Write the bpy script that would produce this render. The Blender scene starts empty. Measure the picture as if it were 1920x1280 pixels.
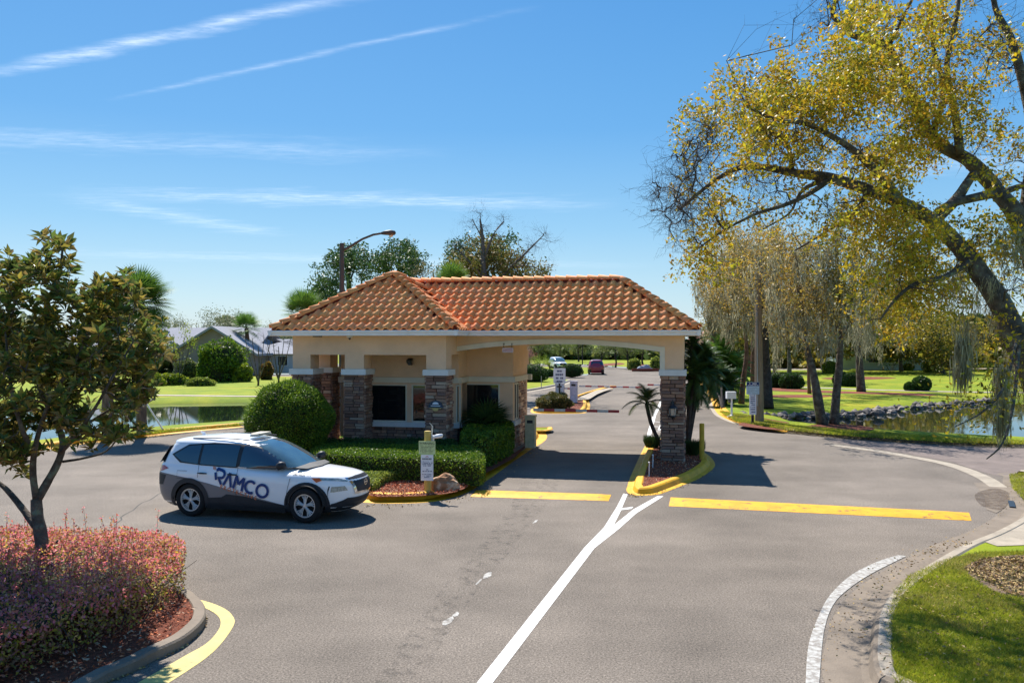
import bpy, bmesh, math, random
import numpy as np
from mathutils import Vector, Matrix, noise
from mathutils.geometry import delaunay_2d_cdt

R = math.radians
F = 1600.0; H = 3.75; CX, CY = 960.0, 640.0
sc = bpy.context.scene
C = sc.collection
# ---------------------------------------------------------------- camera
cam_d = bpy.data.cameras.new('camera'); cam = bpy.data.objects.new('camera', cam_d); C.objects.link(cam)
cam.location = (0, 0, H); cam.rotation_euler = (R(90), 0, 0)
cam_d.sensor_width = 36.0; cam_d.lens = 30.0; cam_d.clip_start = 0.1; cam_d.clip_end = 3000
sc.camera = cam
# ---------------------------------------------------------------- sun and sky
SUN_DIR = Vector((-0.294, 0.741, 1.0)).normalized()
SUN_EL = math.asin(SUN_DIR.z); SUN_AZ = math.atan2(SUN_DIR.x, SUN_DIR.y)
ld = bpy.data.lights.new('sun', 'SUN'); sun = bpy.data.objects.new('sun', ld); C.objects.link(sun)
ld.energy = 5.0; ld.angle = R(0.5); ld.color = (1.0, 0.95, 0.87)
sun.rotation_euler = SUN_DIR.to_track_quat('Z', 'Y').to_euler()
sun.location = (0, 0, 40)
world = bpy.data.worlds.new('World'); sc.world = world; world.use_nodes = True
nt = world.node_tree; nt.nodes.clear()
def wn(t, **k):
    n = nt.nodes.new(t)
    for a, b in k.items(): setattr(n, a, b)
    return n
def wl(a, b): nt.links.new(a, b)
def wmath(op, a, b=None, clamp=False):
    n = wn('ShaderNodeMath', operation=op); n.use_clamp = clamp
    for i, x in enumerate((a, b)):
        if x is None: continue
        if isinstance(x, (int, float)): n.inputs[i].default_value = x
        else: wl(x, n.inputs[i])
    return n.outputs[0]
sky = wn('ShaderNodeTexSky', sky_type='NISHITA'); sky.sun_disc = False
sky.sun_elevation = SUN_EL; sky.sun_rotation = SUN_AZ
sky.air_density = 1.0; sky.dust_density = 0.5; sky.ozone_density = 3.0; sky.altitude = 0
tc = wn('ShaderNodeTexCoord'); sep = wn('ShaderNodeSeparateXYZ'); wl(tc.outputs['Generated'], sep.inputs[0])
zc = wmath('MAXIMUM', sep.outputs[2], 0.015)
px_, py_ = wmath('DIVIDE', sep.outputs[0], zc), wmath('DIVIDE', sep.outputs[1], zc)
nz = wn('ShaderNodeTexNoise'); nz.inputs['Scale'].default_value = 2.2; nz.inputs['Detail'].default_value = 8; nz.inputs['Roughness'].default_value = 0.62
cmb = wn('ShaderNodeCombineXYZ'); wl(px_, cmb.inputs[0]); wl(py_, cmb.inputs[1])
mp = wn('ShaderNodeMapping'); mp.inputs['Scale'].default_value = (0.8, 2.2, 1); mp.inputs['Rotation'].default_value = (0, 0, R(25)); wl(cmb.outputs[0], mp.inputs[0]); wl(mp.outputs[0], nz.inputs['Vector'])
nz2 = wn('ShaderNodeTexNoise'); nz2.inputs['Scale'].default_value = 7.5; nz2.inputs['Detail'].default_value = 8; nz2.inputs['Roughness'].default_value = 0.7; wl(mp.outputs[0], nz2.inputs['Vector'])
def streak(p1, p2, w, amp, soft=0.25):
    a, b = Vector(p1), Vector(p2); t = (b - a); L = t.length; t.normalize(); n = Vector((-t.y, t.x))
    d = wmath('ADD', wmath('MULTIPLY', px_, n.x), wmath('MULTIPLY', py_, n.y))
    wob = wmath('MULTIPLY', wmath('SUBTRACT', nz.outputs[0], 0.5), w * 2.6)
    d = wmath('ADD', wmath('SUBTRACT', d, a.dot(n)), wob)
    m = wmath('SUBTRACT', 1.0, wmath('DIVIDE', wmath('ABSOLUTE', d), w), True)
    m = wmath('POWER', m, 1.4)
    s = wmath('SUBTRACT', wmath('ADD', wmath('MULTIPLY', px_, t.x), wmath('MULTIPLY', py_, t.y)), a.dot(t))
    e1 = wmath('DIVIDE', s, L * soft, True); e2 = wmath('DIVIDE', wmath('SUBTRACT', L, s), L * soft, True)
    k = wmath('MULTIPLY', wmath('MULTIPLY', e1, e2), m)
    k = wmath('MULTIPLY', k, wmath('MULTIPLY', wmath('SUBTRACT', nz2.outputs[0], 0.30, True), amp * 2.6))
    return k
cl = streak((-2.1, 3.25), (-0.3, 2.4), 0.070, 0.50)
for a in [((-1.7, 3.56), (0.1, 2.54), 0.035, 0.24), ((-3.6, 4.0), (-0.3, 4.6), 0.34, 0.20), ((-3.0, 5.75), (0.8, 6.3), 0.42, 0.36), ((-3.1, 5.7), (-2.2, 8.2), 0.38, 0.28), ((-6, 9.5), (2, 11.5), 0.8, 0.2), ((1, 5.2), (5, 4.2), 0.5, 0.2)]:
    cl = wmath('ADD', cl, streak(*a))
cl = wmath('MINIMUM', cl, 0.85)
hs = wn('ShaderNodeHueSaturation'); hs.inputs['Saturation'].default_value = 1.12; hs.inputs['Value'].default_value = 1.0; hs.inputs['Hue'].default_value = 0.488
wl(sky.outputs[0], hs.inputs['Color'])
gr = wn('ShaderNodeValToRGB'); wl(wmath('MAXIMUM', sep.outputs[2], 0.0), gr.inputs[0]); ge_ = gr.color_ramp.elements
while len(ge_) < 6: ge_.new(0.5)
for e_, (p_, c_) in zip(ge_, [(0.0, (0.62, 0.82, 0.93)), (0.05, (0.50, 0.76, 0.94)), (0.13, (0.27, 0.59, 0.92)), (0.24, (0.105, 0.41, 0.87)), (0.42, (0.050, 0.31, 0.80)), (1.0, (0.05, 0.22, 0.62))]): e_.position = p_; e_.color = (*c_, 1)
gs = wn('ShaderNodeVectorMath', operation='SCALE'); wl(gr.outputs[0], gs.inputs[0]); gs.inputs['Scale'].default_value = 5.1
mg = wn('ShaderNodeMix', data_type='RGBA'); mg.inputs[0].default_value = 0.8; wl(hs.outputs[0], mg.inputs[6]); wl(gs.outputs[0], mg.inputs[7])
mx = wn('ShaderNodeMix', data_type='RGBA'); wl(cl, mx.inputs[0]); wl(mg.outputs[2], mx.inputs[6]); mx.inputs[7].default_value = (8.0, 8.6, 9.3, 1)
bg = wn('ShaderNodeBackground'); bg.inputs['Strength'].default_value = 0.10; wl(mx.outputs[2], bg.inputs[0])
wo = wn('ShaderNodeOutputWorld'); wl(bg.outputs[0], wo.inputs[0])
sc.view_settings.view_transform = 'Standard'; sc.view_settings.look = 'None'
sc.view_settings.exposure = 0.8; sc.view_settings.gamma = 1.0; sc.view_settings.use_curve_mapping = False

# ---------------------------------------------------------------- helpers
rnd = random.Random(7); nr = np.random.default_rng(11)
def G(u, v, z=0.0):
    Y = F * (H - z) / (v - CY); return Vector(((u - CX) / F * Y, Y, z))
def P(u, v, Y): return Vector(((u - CX) / F * Y, Y, H + (CY - v) / F * Y))
def g2(l, z=0.0): return [tuple(G(u, v, z)[:2]) for u, v in l]

class MB:
    def __init__(s): s.v = []; s.f = []; s.m = []
    def add(s, vs, fs, m=0):
        o = len(s.v); s.v.extend([tuple(p) for p in vs])
        for f in fs: s.f.append(tuple(i + o for i in f)); s.m.append(m)
    def box(s, x0, x1, y0, y1, z0, z1, m=0, mat=None):
        vs = [Vector((x, y, z)) for x in (x0, x1) for y in (y0, y1) for z in (z0, z1)]
        if mat: vs = [mat @ q for q in vs]
        s.add(vs, [(0,1,3,2),(4,6,7,5),(0,4,5,1),(2,3,7,6),(0,2,6,4),(1,5,7,3)], m)
    def prism(s, pts, d, m=0):      # pts: 3d polygon, extruded by vector d
        n = len(pts); a = [Vector(p) for p in pts]; b = [p + Vector(d) for p in a]
        s.add(a + b, [tuple(range(n))[::-1], tuple(range(n, 2*n))] + [(i, (i+1) % n, n + (i+1) % n, n + i) for i in range(n)], m)
    def tube(s, pts, rs, n=6, m=0, cap=True):
        pts = [Vector(p) for p in pts]; k = len(pts)
        if not hasattr(rs, '__len__'): rs = [rs] * k
        o = len(s.v); ref = Vector((0.31, 0.17, 0.93))
        for i in range(k):
            t = (pts[min(i+1, k-1)] - pts[max(i-1, 0)])
            if t.length < 1e-9: t = Vector((0,0,1))
            t.normalize()
            r_ = ref if abs(t.dot(ref)) < 0.95 else Vector((1, 0, 0))
            a = t.cross(r_).normalized(); b = t.cross(a)
            for j in range(n):
                an = 2*math.pi*j/n; q = pts[i] + (a*math.cos(an) + b*math.sin(an)) * rs[i]
                s.v.append((q.x, q.y, q.z))
        for i in range(k-1):
            for j in range(n):
                s.f.append((o+i*n+j, o+i*n+(j+1)%n, o+(i+1)*n+(j+1)%n, o+(i+1)*n+j)); s.m.append(m)
        if cap:
            s.f.append(tuple(o+j for j in range(n))[::-1]); s.m.append(m)
            s.f.append(tuple(o+(k-1)*n+j for j in range(n))); s.m.append(m)
    def lathe(s, prof, c=(0,0,0), n=16, m=0):
        s.tube([(c[0], c[1], c[2]+z) for r_, z in prof], [max(r_, 1e-4) for r_, z in prof], n, m)
    def mesh(s, name, mats, smooth=False):
        me = bpy.data.meshes.new(name); me.from_pydata(s.v, [], s.f)
        for a in (mats if isinstance(mats, (list, tuple)) else [mats]): me.materials.append(a)
        if len(me.polygons):
            me.polygons.foreach_set('material_index', s.m)
            if smooth: me.polygons.foreach_set('use_smooth', [True]*len(me.polygons))
        me.update(); return me
    def build(s, name, mats, parent=None, smooth=False, **k):
        return ob(name, s.mesh(name, mats, smooth), parent, **k)
def ob(name, data, parent=None, loc=None, rot=None, scale=None, **k):
    o = bpy.data.objects.new(name, data); C.objects.link(o)
    if parent: o.parent = parent
    if loc is not None: o.location = loc
    if rot is not None: o.rotation_euler = rot
    if scale is not None: o.scale = scale
    for a, b in k.items(): o[a] = b
    return o
def thing(name, label, cat, loc=(0,0,0), rz=0, group=None):
    o = ob(name, None, None, loc, (0, 0, rz), label=label, category=cat)
    o.empty_display_size = 0.2
    if group: o['group'] = group
    return o
def tag(o, label, cat, group=None):
    o['label'] = label; o['category'] = cat
    if group: o['group'] = group
    return o
def dup(root, loc, rz=None, label=None):
    def cp(o, par):
        c = o.copy(); C.objects.link(c); c.parent = par
        for ch in list(kids.get(o, [])): cp(ch, c)
        return c
    kids = {}
    for o in list(C.objects):
        if o.parent: kids.setdefault(o.parent, []).append(o)
    r = cp(root, None); r.location = loc
    if rz is not None: r.rotation_euler = (0, 0, rz)
    if label: r['label'] = label
    return r
# ---------------------------------------------------------------- materials
def M(name, col, rough=0.75, var=0.12, scale=6.0, bump=0.0, bscale=60.0, col2=None, isl=0.0, obr=0.0, metal=0.0, spec=0.35, coat=0.0, trans=0.0, ramp=None, detail=6, stretch=None, wear=None, clump=None):
    m = bpy.data.materials.new(name); m.use_nodes = True; t = m.node_tree; N = t.nodes; b = N['Principled BSDF']; L = t.links.new
    b.inputs['Roughness'].default_value = rough; b.inputs['Metallic'].default_value = metal
    b.inputs['Specular IOR Level'].default_value = spec; b.inputs['Coat Weight'].default_value = coat
    b.inputs['Coat Roughness'].default_value = 0.04
    tcn = N.new('ShaderNodeTexCoord'); src = tcn.outputs['Object']
    if stretch:
        mpn = N.new('ShaderNodeMapping'); mpn.inputs['Scale'].default_value = stretch; L(src, mpn.inputs[0]); src = mpn.outputs[0]
    no = N.new('ShaderNodeTexNoise'); no.inputs['Scale'].default_value = scale; no.inputs['Detail'].default_value = detail; no.inputs['Roughness'].default_value = 0.6
    L(src, no.inputs['Vector'])
    rp = N.new('ShaderNodeValToRGB')
    def c4(c): return (*c, 1)
    if ramp:
        if isl or obr:
            fac = N.new('ShaderNodeNewGeometry').outputs['Random Per Island'] if isl else N.new('ShaderNodeObjectInfo').outputs['Random']
        else: fac = no.outputs[0]
        if clump:
            n3 = N.new('ShaderNodeTexNoise'); n3.inputs['Scale'].default_value = clump[0]; n3.inputs['Detail'].default_value = 3; L(tcn.outputs['Object'], n3.inputs['Vector'])
            mr3 = N.new('ShaderNodeMapRange'); mr3.inputs[1].default_value = 0.28; mr3.inputs[2].default_value = 0.72; L(n3.outputs[0], mr3.inputs[0])
            mm = N.new('ShaderNodeMix'); mm.inputs[0].default_value = clump[1]; L(fac, mm.inputs[2]); L(mr3.outputs[0], mm.inputs[3]); fac = mm.outputs[0]
        L(fac, rp.inputs[0]); e = rp.color_ramp.elements
        while len(e) < len(ramp): e.new(0.5)
        for i, (p_, c_) in enumerate(ramp): e[i].position = p_; e[i].color = c4(c_)
        cur = rp.outputs[0]
        if isl or obr:
            hv = N.new('ShaderNodeHueSaturation'); mr = N.new('ShaderNodeMapRange'); L(no.outputs[0], mr.inputs[0])
            mr.inputs[1].default_value = 0.3; mr.inputs[2].default_value = 0.7; mr.inputs[3].default_value = 1 - var; mr.inputs[4].default_value = 1 + var
            L(mr.outputs[0], hv.inputs['Value']); L(cur, hv.inputs['Color']); cur = hv.outputs[0]
    else:
        c2 = col2 or tuple(x*(1-var*2) for x in col); c1 = col if col2 else tuple(min(1, x*(1+var)) for x in col)
        L(no.outputs[0], rp.inputs[0]); e = rp.color_ramp.elements; e[0].position = 0.32; e[0].color = c4(c2); e[1].position = 0.68; e[1].color = c4(c1)
        cur = rp.outputs[0]
        if isl or obr:
            hv = N.new('ShaderNodeHueSaturation'); mr = N.new('ShaderNodeMapRange')
            ge = N.new('ShaderNodeNewGeometry').outputs['Random Per Island'] if isl else N.new('ShaderNodeObjectInfo').outputs['Random']
            L(ge, mr.inputs[0]); q = isl or obr; mr.inputs[3].default_value = 1-q; mr.inputs[4].default_value = 1+q
            L(mr.outputs[0], hv.inputs['Value']); L(cur, hv.inputs['Color']); cur = hv.outputs[0]
    if wear:      # (colour, scale, threshold, softness)
        n2 = N.new('ShaderNodeTexNoise'); n2.inputs['Scale'].default_value = wear[1]; n2.inputs['Detail'].default_value = 9; n2.inputs['Roughness'].default_value = 0.7
        L(tcn.outputs['Object'], n2.inputs['Vector']); r2 = N.new('ShaderNodeMapRange'); r2.inputs[1].default_value = wear[2]; r2.inputs[2].default_value = wear[2] + wear[3]
        L(n2.outputs[0], r2.inputs[0]); mxn = N.new('ShaderNodeMix'); mxn.data_type = 'RGBA'; L(r2.outputs[0], mxn.inputs[0]); L(cur, mxn.inputs[6]); mxn.inputs[7].default_value = c4(wear[0]); cur = mxn.outputs[2]
    L(cur, b.inputs['Base Color'])
    if bump:
        bn = N.new('ShaderNodeTexNoise'); bn.inputs['Scale'].default_value = bscale; bn.inputs['Detail'].default_value = 5; L(src, bn.inputs['Vector'])
        bu = N.new('ShaderNodeBump'); bu.inputs['Strength'].default_value = min(1, bump); bu.inputs['Distance'].default_value = 0.02 * max(1, bump); L(bn.outputs[0], bu.inputs['Height']); L(bu.outputs[0], b.inputs['Normal'])
    if trans:
        tr = N.new('ShaderNodeBsdfTranslucent'); L(cur, tr.inputs[0]); ms = N.new('ShaderNodeMixShader'); ms.inputs[0].default_value = trans
        L(b.outputs[0], ms.inputs[1]); L(tr.outputs[0], ms.inputs[2]); L(ms.outputs[0], N['Material Output'].inputs[0])
    return m
def leafmat(name, cols, trans=0.45, var=0.25, rough=0.5, scale=1.5, clump=None):
    k = len(cols); return M(name, cols[0], rough, var, scale, ramp=[(i/k, c) for i, c in enumerate(cols)] if k > 1 else [(0, cols[0]), (1, cols[0])], isl=1, trans=trans, spec=0.3, clump=clump)
def glassmat(name, tint, alpha=0.6, rough=0.03):
    m = bpy.data.materials.new(name); m.use_nodes = True; t = m.node_tree; N = t.nodes; b = N['Principled BSDF']
    b.inputs['Base Color'].default_value = (*tint, 1); b.inputs['Roughness'].default_value = rough; b.inputs['Specular IOR Level'].default_value = 0.9
    tp = N.new('ShaderNodeBsdfTransparent'); tp.inputs[0].default_value = (0.6, 0.75, 0.75, 1); ms = N.new('ShaderNodeMixShader'); ms.inputs[0].default_value = alpha
    t.links.new(tp.outputs[0], ms.inputs[1]); t.links.new(b.outputs[0], ms.inputs[2]); t.links.new(ms.outputs[0], N['Material Output'].inputs[0]); return m

def asphalt_mat():
    m = M('asphalt', (0.188, 0.158, 0.130), 0.9, 0.13, 0.35, bump=0.5, bscale=55, spec=0.25, detail=10)
    t = m.node_tree; N = t.nodes; L = t.links.new; b = N['Principled BSDF']; cur = b.inputs['Base Color'].links[0].from_socket
    tcn = N.new('ShaderNodeTexCoord')
    def mul(cur, fac_socket, lo, hi, a, c):
        mr = N.new('ShaderNodeMapRange'); mr.inputs[1].default_value = lo; mr.inputs[2].default_value = hi; mr.inputs[3].default_value = a; mr.inputs[4].default_value = c; L(fac_socket, mr.inputs[0])
        v = N.new('ShaderNodeVectorMath'); v.operation = 'SCALE'; L(cur, v.inputs[0]); L(mr.outputs[0], v.inputs['Scale']); return v.outputs[0]
    a = N.new('ShaderNodeTexNoise'); a.inputs['Scale'].default_value = 38; a.inputs['Detail'].default_value = 3; a.inputs['Roughness'].default_value = 0.8; L(tcn.outputs['Object'], a.inputs['Vector'])
    cur = mul(cur, a.outputs[0], 0.3, 0.7, 0.30, 1.85)
    v = N.new('ShaderNodeTexVoronoi'); v.inputs['Scale'].default_value = 55; L(tcn.outputs['Object'], v.inputs['Vector'])
    cur = mul(cur, v.outputs['Distance'], 0.0, 0.6, 1.25, 0.82)
    mp_ = N.new('ShaderNodeMapping'); mp_.inputs['Scale'].default_value = (0.10, 0.75, 1); mp_.inputs['Rotation'].default_value = (0, 0, R(18)); L(tcn.outputs['Object'], mp_.inputs[0])
    c = N.new('ShaderNodeTexNoise'); c.inputs['Scale'].default_value = 1.1; c.inputs['Detail'].default_value = 6; L(mp_.outputs[0], c.inputs['Vector'])
    cur = mul(cur, c.outputs[0], 0.32, 0.68, 0.93, 1.07)
    g = N.new('ShaderNodeTexNoise'); g.inputs['Scale'].default_value = 0.16; g.inputs['Detail'].default_value = 7; g.inputs['Roughness'].default_value = 0.65; L(tcn.outputs['Object'], g.inputs['Vector'])
    cur = mul(cur, g.outputs[0], 0.35, 0.65, 0.80, 1.14)
    s = N.new('ShaderNodeTexNoise'); s.inputs['Scale'].default_value = 2.3; s.inputs['Detail'].default_value = 10; s.inputs['Roughness'].default_value = 0.8; L(tcn.outputs['Object'], s.inputs['Vector'])
    cur = mul(cur, s.outputs[0], 0.60, 0.72, 1.0, 0.70)
    L(cur, b.inputs['Base Color']); return m
MA = asphalt_mat()
YEL = (0.72, 0.37, 0.006)
m_yellow = M('yellow_paint', YEL, 0.6, 0.10, 3, bump=0.4, bscale=30, wear=((0.34, 0.22, 0.05), 7, 0.58, 0.10))
m_yellowold = M('faded_yellow_paint', (0.62, 0.50, 0.16), 0.7, 0.08, 4, bump=0.3, bscale=60, wear=((0.22, 0.19, 0.13), 14, 0.56, 0.10))
m_bump = M('speed_bump_paint', (0.74, 0.36, 0.006), 0.6, 0.10, 3, bump=0.5, bscale=30, wear=((0.22, 0.13, 0.05), 5, 0.57, 0.07))
m_white = M('road_white_paint', (0.72, 0.71, 0.68), 0.65, 0.05, 5, bump=0.2, bscale=70, wear=((0.34, 0.33, 0.31), 16, 0.62, 0.12))
m_whiteworn = M('worn_white_paint', (0.46, 0.45, 0.42), 0.7, 0.08, 5, bump=0.2, wear=((0.24, 0.215, 0.19), 11, 0.42, 0.16))
m_conc = M('concrete', (0.215, 0.172, 0.130), 0.85, 0.10, 2.2, bump=0.4, bscale=45, wear=((0.15, 0.12, 0.092), 1.3, 0.50, 0.25))
m_conc2 = M('pale_concrete', (0.37, 0.315, 0.245), 0.85, 0.12, 2.2, bump=0.3, bscale=45, wear=((0.20, 0.165, 0.13), 5, 0.55, 0.15))
m_pinkroad = M('old_street_asphalt', (0.19, 0.15, 0.13), 0.9, 0.12, 1.5, bump=0.6, bscale=50, detail=9)
m_grass = M('lawn', (0.25, 0.29, 0.010), 0.85, 0.2, 0.5, bump=1.2, bscale=30, col2=(0.12, 0.185, 0.008), spec=0.15, detail=10, wear=((0.34, 0.30, 0.015), 0.13, 0.50, 0.16))
m_dirt = M('bare_dirt', (0.20, 0.135, 0.095), 0.95, 0.2, 4, bump=1.5, bscale=40)
m_mulch = M('red_mulch', (0.21, 0.058, 0.028), 0.95, 0.3, 18, bump=2.0, bscale=60)
m_mulchchip = M('mulch_chips', (0.30, 0.09, 0.045), 0.9, 0.2, 5, ramp=[(0, (0.16, 0.04, 0.02)), (0.35, (0.50, 0.11, 0.04)), (0.7, (0.66, 0.24, 0.11)), (0.92, (0.60, 0.42, 0.28))], isl=1)
m_stucco = M('stucco', (0.76, 0.52, 0.345), 0.9, 0.05, 1.5, bump=0.35, bscale=90)
m_trim = M('white_trim', (0.66, 0.67, 0.66), 0.6, 0.04, 3)
m_cream = M('cream_trim', (0.68, 0.63, 0.52), 0.7, 0.04, 3)
m_gutter = M('white_gutter', (0.80, 0.78, 0.77), 0.45, 0.03, 3, spec=0.5)
m_tile = M('clay_tile', (0.52, 0.17, 0.07), 0.75, 0.10, 9, ramp=[(0, (0.82, 0.245, 0.065)), (0.3, (0.88, 0.32, 0.095)), (0.6, (0.86, 0.31, 0.115)), (0.85, (0.89, 0.37, 0.115))], obr=1, bump=0.3, bscale=50)
m_tile2 = M('clay_tile_joined', (0.52, 0.17, 0.07), 0.75, 0.10, 9, ramp=[(0, (0.82, 0.245, 0.065)), (0.3, (0.88, 0.32, 0.095)), (0.6, (0.86, 0.31, 0.115)), (0.85, (0.89, 0.37, 0.115))], isl=1, bump=0.3, bscale=50)
m_tiledark = M('roof_deck', (0.20, 0.04, 0.02), 0.85, 0.15, 8)
STN = [(0, (0.13, 0.07, 0.055)), (0.2, (0.33, 0.19, 0.135)), (0.42, (0.22, 0.14, 0.12)), (0.62, (0.42, 0.26, 0.18)), (0.82, (0.27, 0.125, 0.08)), (0.94, (0.46, 0.36, 0.28))]
m_stone = M('ledge_stone', (0.2, 0.14, 0.11), 0.85, 0.2, 9, ramp=STN, obr=1, bump=0.9, bscale=28)
m_stone2 = M('ledge_stone_joined', (0.2, 0.14, 0.11), 0.85, 0.2, 9, ramp=STN, isl=1, bump=0.9, bscale=28)
m_mortar = M('mortar', (0.07, 0.05, 0.042), 0.95, 0.2, 9)
m_black = M('black_metal', (0.012, 0.013, 0.016), 0.4, 0.1, 9, spec=0.5)
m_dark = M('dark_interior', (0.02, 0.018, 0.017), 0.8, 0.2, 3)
m_steel = M('grey_metal', (0.30, 0.31, 0.32), 0.4, 0.08, 5, metal=0.6)
m_pole = M('weathered_pole', (0.26, 0.20, 0.13), 0.85, 0.15, 3, stretch=(6, 6, 0.6), bump=0.4)
m_lampgray = M('lamp_pole', (0.045, 0.045, 0.045), 0.5, 0.1, 4)
m_signw = M('sign_white', (0.75, 0.76, 0.78), 0.5, 0.03, 6)
m_signy = M('sign_pale_green', (0.55, 0.62, 0.30), 0.5, 0.05, 6)
m_navy = M('navy_ink', (0.012, 0.03, 0.12), 0.5, 0.05, 6)
m_ink = M('black_ink', (0.03, 0.03, 0.035), 0.6, 0.05, 6)
m_red = M('red_paint', (0.45, 0.02, 0.02), 0.5, 0.05, 6)
m_pink = M('sign_pinkish', (0.60, 0.46, 0.46), 0.6, 0.08, 20)
m_gold = M('gold_leaf_paint', (0.50, 0.38, 0.14), 0.5, 0.1, 9)
m_glass = glassmat('window_glass', (0.012, 0.016, 0.02), 0.72)
m_lampglass = glassmat('lantern_glass', (0.5, 0.45, 0.38), 0.75, 0.2)
m_bark = M('bark', (0.17, 0.125, 0.09), 0.95, 0.3, 6, bump=1.5, bscale=22, stretch=(1, 1, 0.35))
m_barkgrey = M('grey_bark', (0.125, 0.10, 0.08), 0.95, 0.35, 5, bump=2.2, bscale=14, wear=((0.17, 0.20, 0.14), 5, 0.55, 0.1))
m_barkdark = M('dark_bark', (0.055, 0.045, 0.04), 0.95, 0.3, 6, bump=1.5, bscale=22)
m_barkred = M('reddish_bark', (0.20, 0.105, 0.07), 0.95, 0.25, 6, bump=1.2, bscale=22)
m_twig = M('twigs', (0.07, 0.055, 0.048), 0.9, 0.2, 5)
m_moss = M('spanish_moss', (0.22, 0.20, 0.135), 0.95, 0.2, 3, ramp=[(0, (0.17, 0.15, 0.09)), (0.5, (0.32, 0.30, 0.19)), (0.9, (0.44, 0.42, 0.28))], isl=1, trans=0.35)
l_mag = leafmat('magnolia_leaf', [(0.065, 0.115, 0.035), (0.10, 0.16, 0.035), (0.22, 0.17, 0.04), (0.06, 0.105, 0.035), (0.36, 0.30, 0.045), (0.28, 0.19, 0.07), (0.16, 0.23, 0.04), (0.09, 0.15, 0.04)], 0.38, 0.2, 0.16, clump=(2.5, 0.3))
l_lor = leafmat('loropetalum_leaf', [(0.42, 0.07, 0.08), (0.78, 0.18, 0.27), (0.26, 0.20, 0.03), (0.80, 0.20, 0.26), (0.52, 0.16, 0.09), (0.82, 0.30, 0.38), (0.50, 0.40, 0.04), (0.64, 0.12, 0.12), (0.34, 0.24, 0.06)], 0.5, 0.25, clump=(1.6, 0.4))
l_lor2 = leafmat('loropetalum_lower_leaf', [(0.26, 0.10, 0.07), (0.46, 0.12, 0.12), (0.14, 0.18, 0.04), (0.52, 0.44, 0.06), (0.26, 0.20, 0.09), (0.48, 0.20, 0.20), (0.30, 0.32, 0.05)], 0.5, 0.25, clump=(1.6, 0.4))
l_hedge = leafmat('boxwood_leaf', [(0.07, 0.15, 0.014), (0.13, 0.22, 0.016), (0.22, 0.30, 0.02), (0.06, 0.12, 0.016)], 0.35)
l_hedge2 = leafmat('ground_cover_leaf', [(0.20, 0.27, 0.03), (0.30, 0.36, 0.05), (0.38, 0.40, 0.09), (0.15, 0.2, 0.03)], 0.4)
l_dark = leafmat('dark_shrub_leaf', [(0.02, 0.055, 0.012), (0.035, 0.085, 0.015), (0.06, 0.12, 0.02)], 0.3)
l_yel = leafmat('yellow_green_leaf', [(0.30, 0.34, 0.02), (0.38, 0.42, 0.04), (0.2, 0.28, 0.02)], 0.4)
l_oak = leafmat('autumn_leaf', [(0.16, 0.12, 0.025), (0.50, 0.38, 0.015), (0.66, 0.50, 0.018), (0.52, 0.27, 0.02), (0.26, 0.22, 0.03), (0.56, 0.48, 0.025), (0.30, 0.15, 0.025), (0.62, 0.54, 0.03), (0.26, 0.28, 0.03)], 0.42, clump=(1.3, 0.45))
l_oak2 = leafmat('green_autumn_leaf', [(0.24, 0.27, 0.02), (0.56, 0.44, 0.02), (0.12, 0.16, 0.02), (0.60, 0.35, 0.02), (0.44, 0.42, 0.03), (0.16, 0.15, 0.02)], 0.42, clump=(1.3, 0.45))
l_cyp = leafmat('cypress_leaf', [(0.34, 0.21, 0.05), (0.46, 0.33, 0.05), (0.26, 0.23, 0.05), (0.50, 0.30, 0.05), (0.22, 0.15, 0.06)], 0.45)
l_cyp2 = leafmat('olive_leaf', [(0.20, 0.19, 0.025), (0.34, 0.27, 0.03), (0.13, 0.15, 0.025), (0.40, 0.27, 0.035), (0.10, 0.10, 0.03)], 0.45)
l_pine = leafmat('pine_needle', [(0.03, 0.075, 0.02), (0.05, 0.11, 0.025), (0.07, 0.12, 0.03)], 0.3)
l_far = leafmat('far_leaf', [(0.08, 0.13, 0.03), (0.13, 0.18, 0.035), (0.20, 0.20, 0.05), (0.10, 0.14, 0.04)], 0.35)
l_fargrey = leafmat('far_grey_leaf', [(0.20, 0.22, 0.12), (0.27, 0.27, 0.16), (0.17, 0.20, 0.10)], 0.35)
l_palm = leafmat('palm_leaf', [(0.10, 0.20, 0.03), (0.16, 0.28, 0.03), (0.07, 0.15, 0.03)], 0.35)
l_palmd = leafmat('dark_palm_leaf', [(0.022, 0.055, 0.018), (0.035, 0.08, 0.02), (0.05, 0.09, 0.02)], 0.25)
l_grass = leafmat('grass_blade', [(0.22, 0.30, 0.015), (0.32, 0.38, 0.02), (0.46, 0.42, 0.05), (0.17, 0.24, 0.015), (0.42, 0.34, 0.10)], 0.5, clump=(0.9, 0.55))
l_pinkb = leafmat('pink_blossom', [(0.5, 0.15, 0.2), (0.35, 0.1, 0.12), (0.3, 0.2, 0.15)], 0.4)
m_core = M('dark_core', (0.03, 0.035, 0.012), 0.95, 0.3, 8)  # near-black core colour, shade deep inside the foliage painted in

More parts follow.
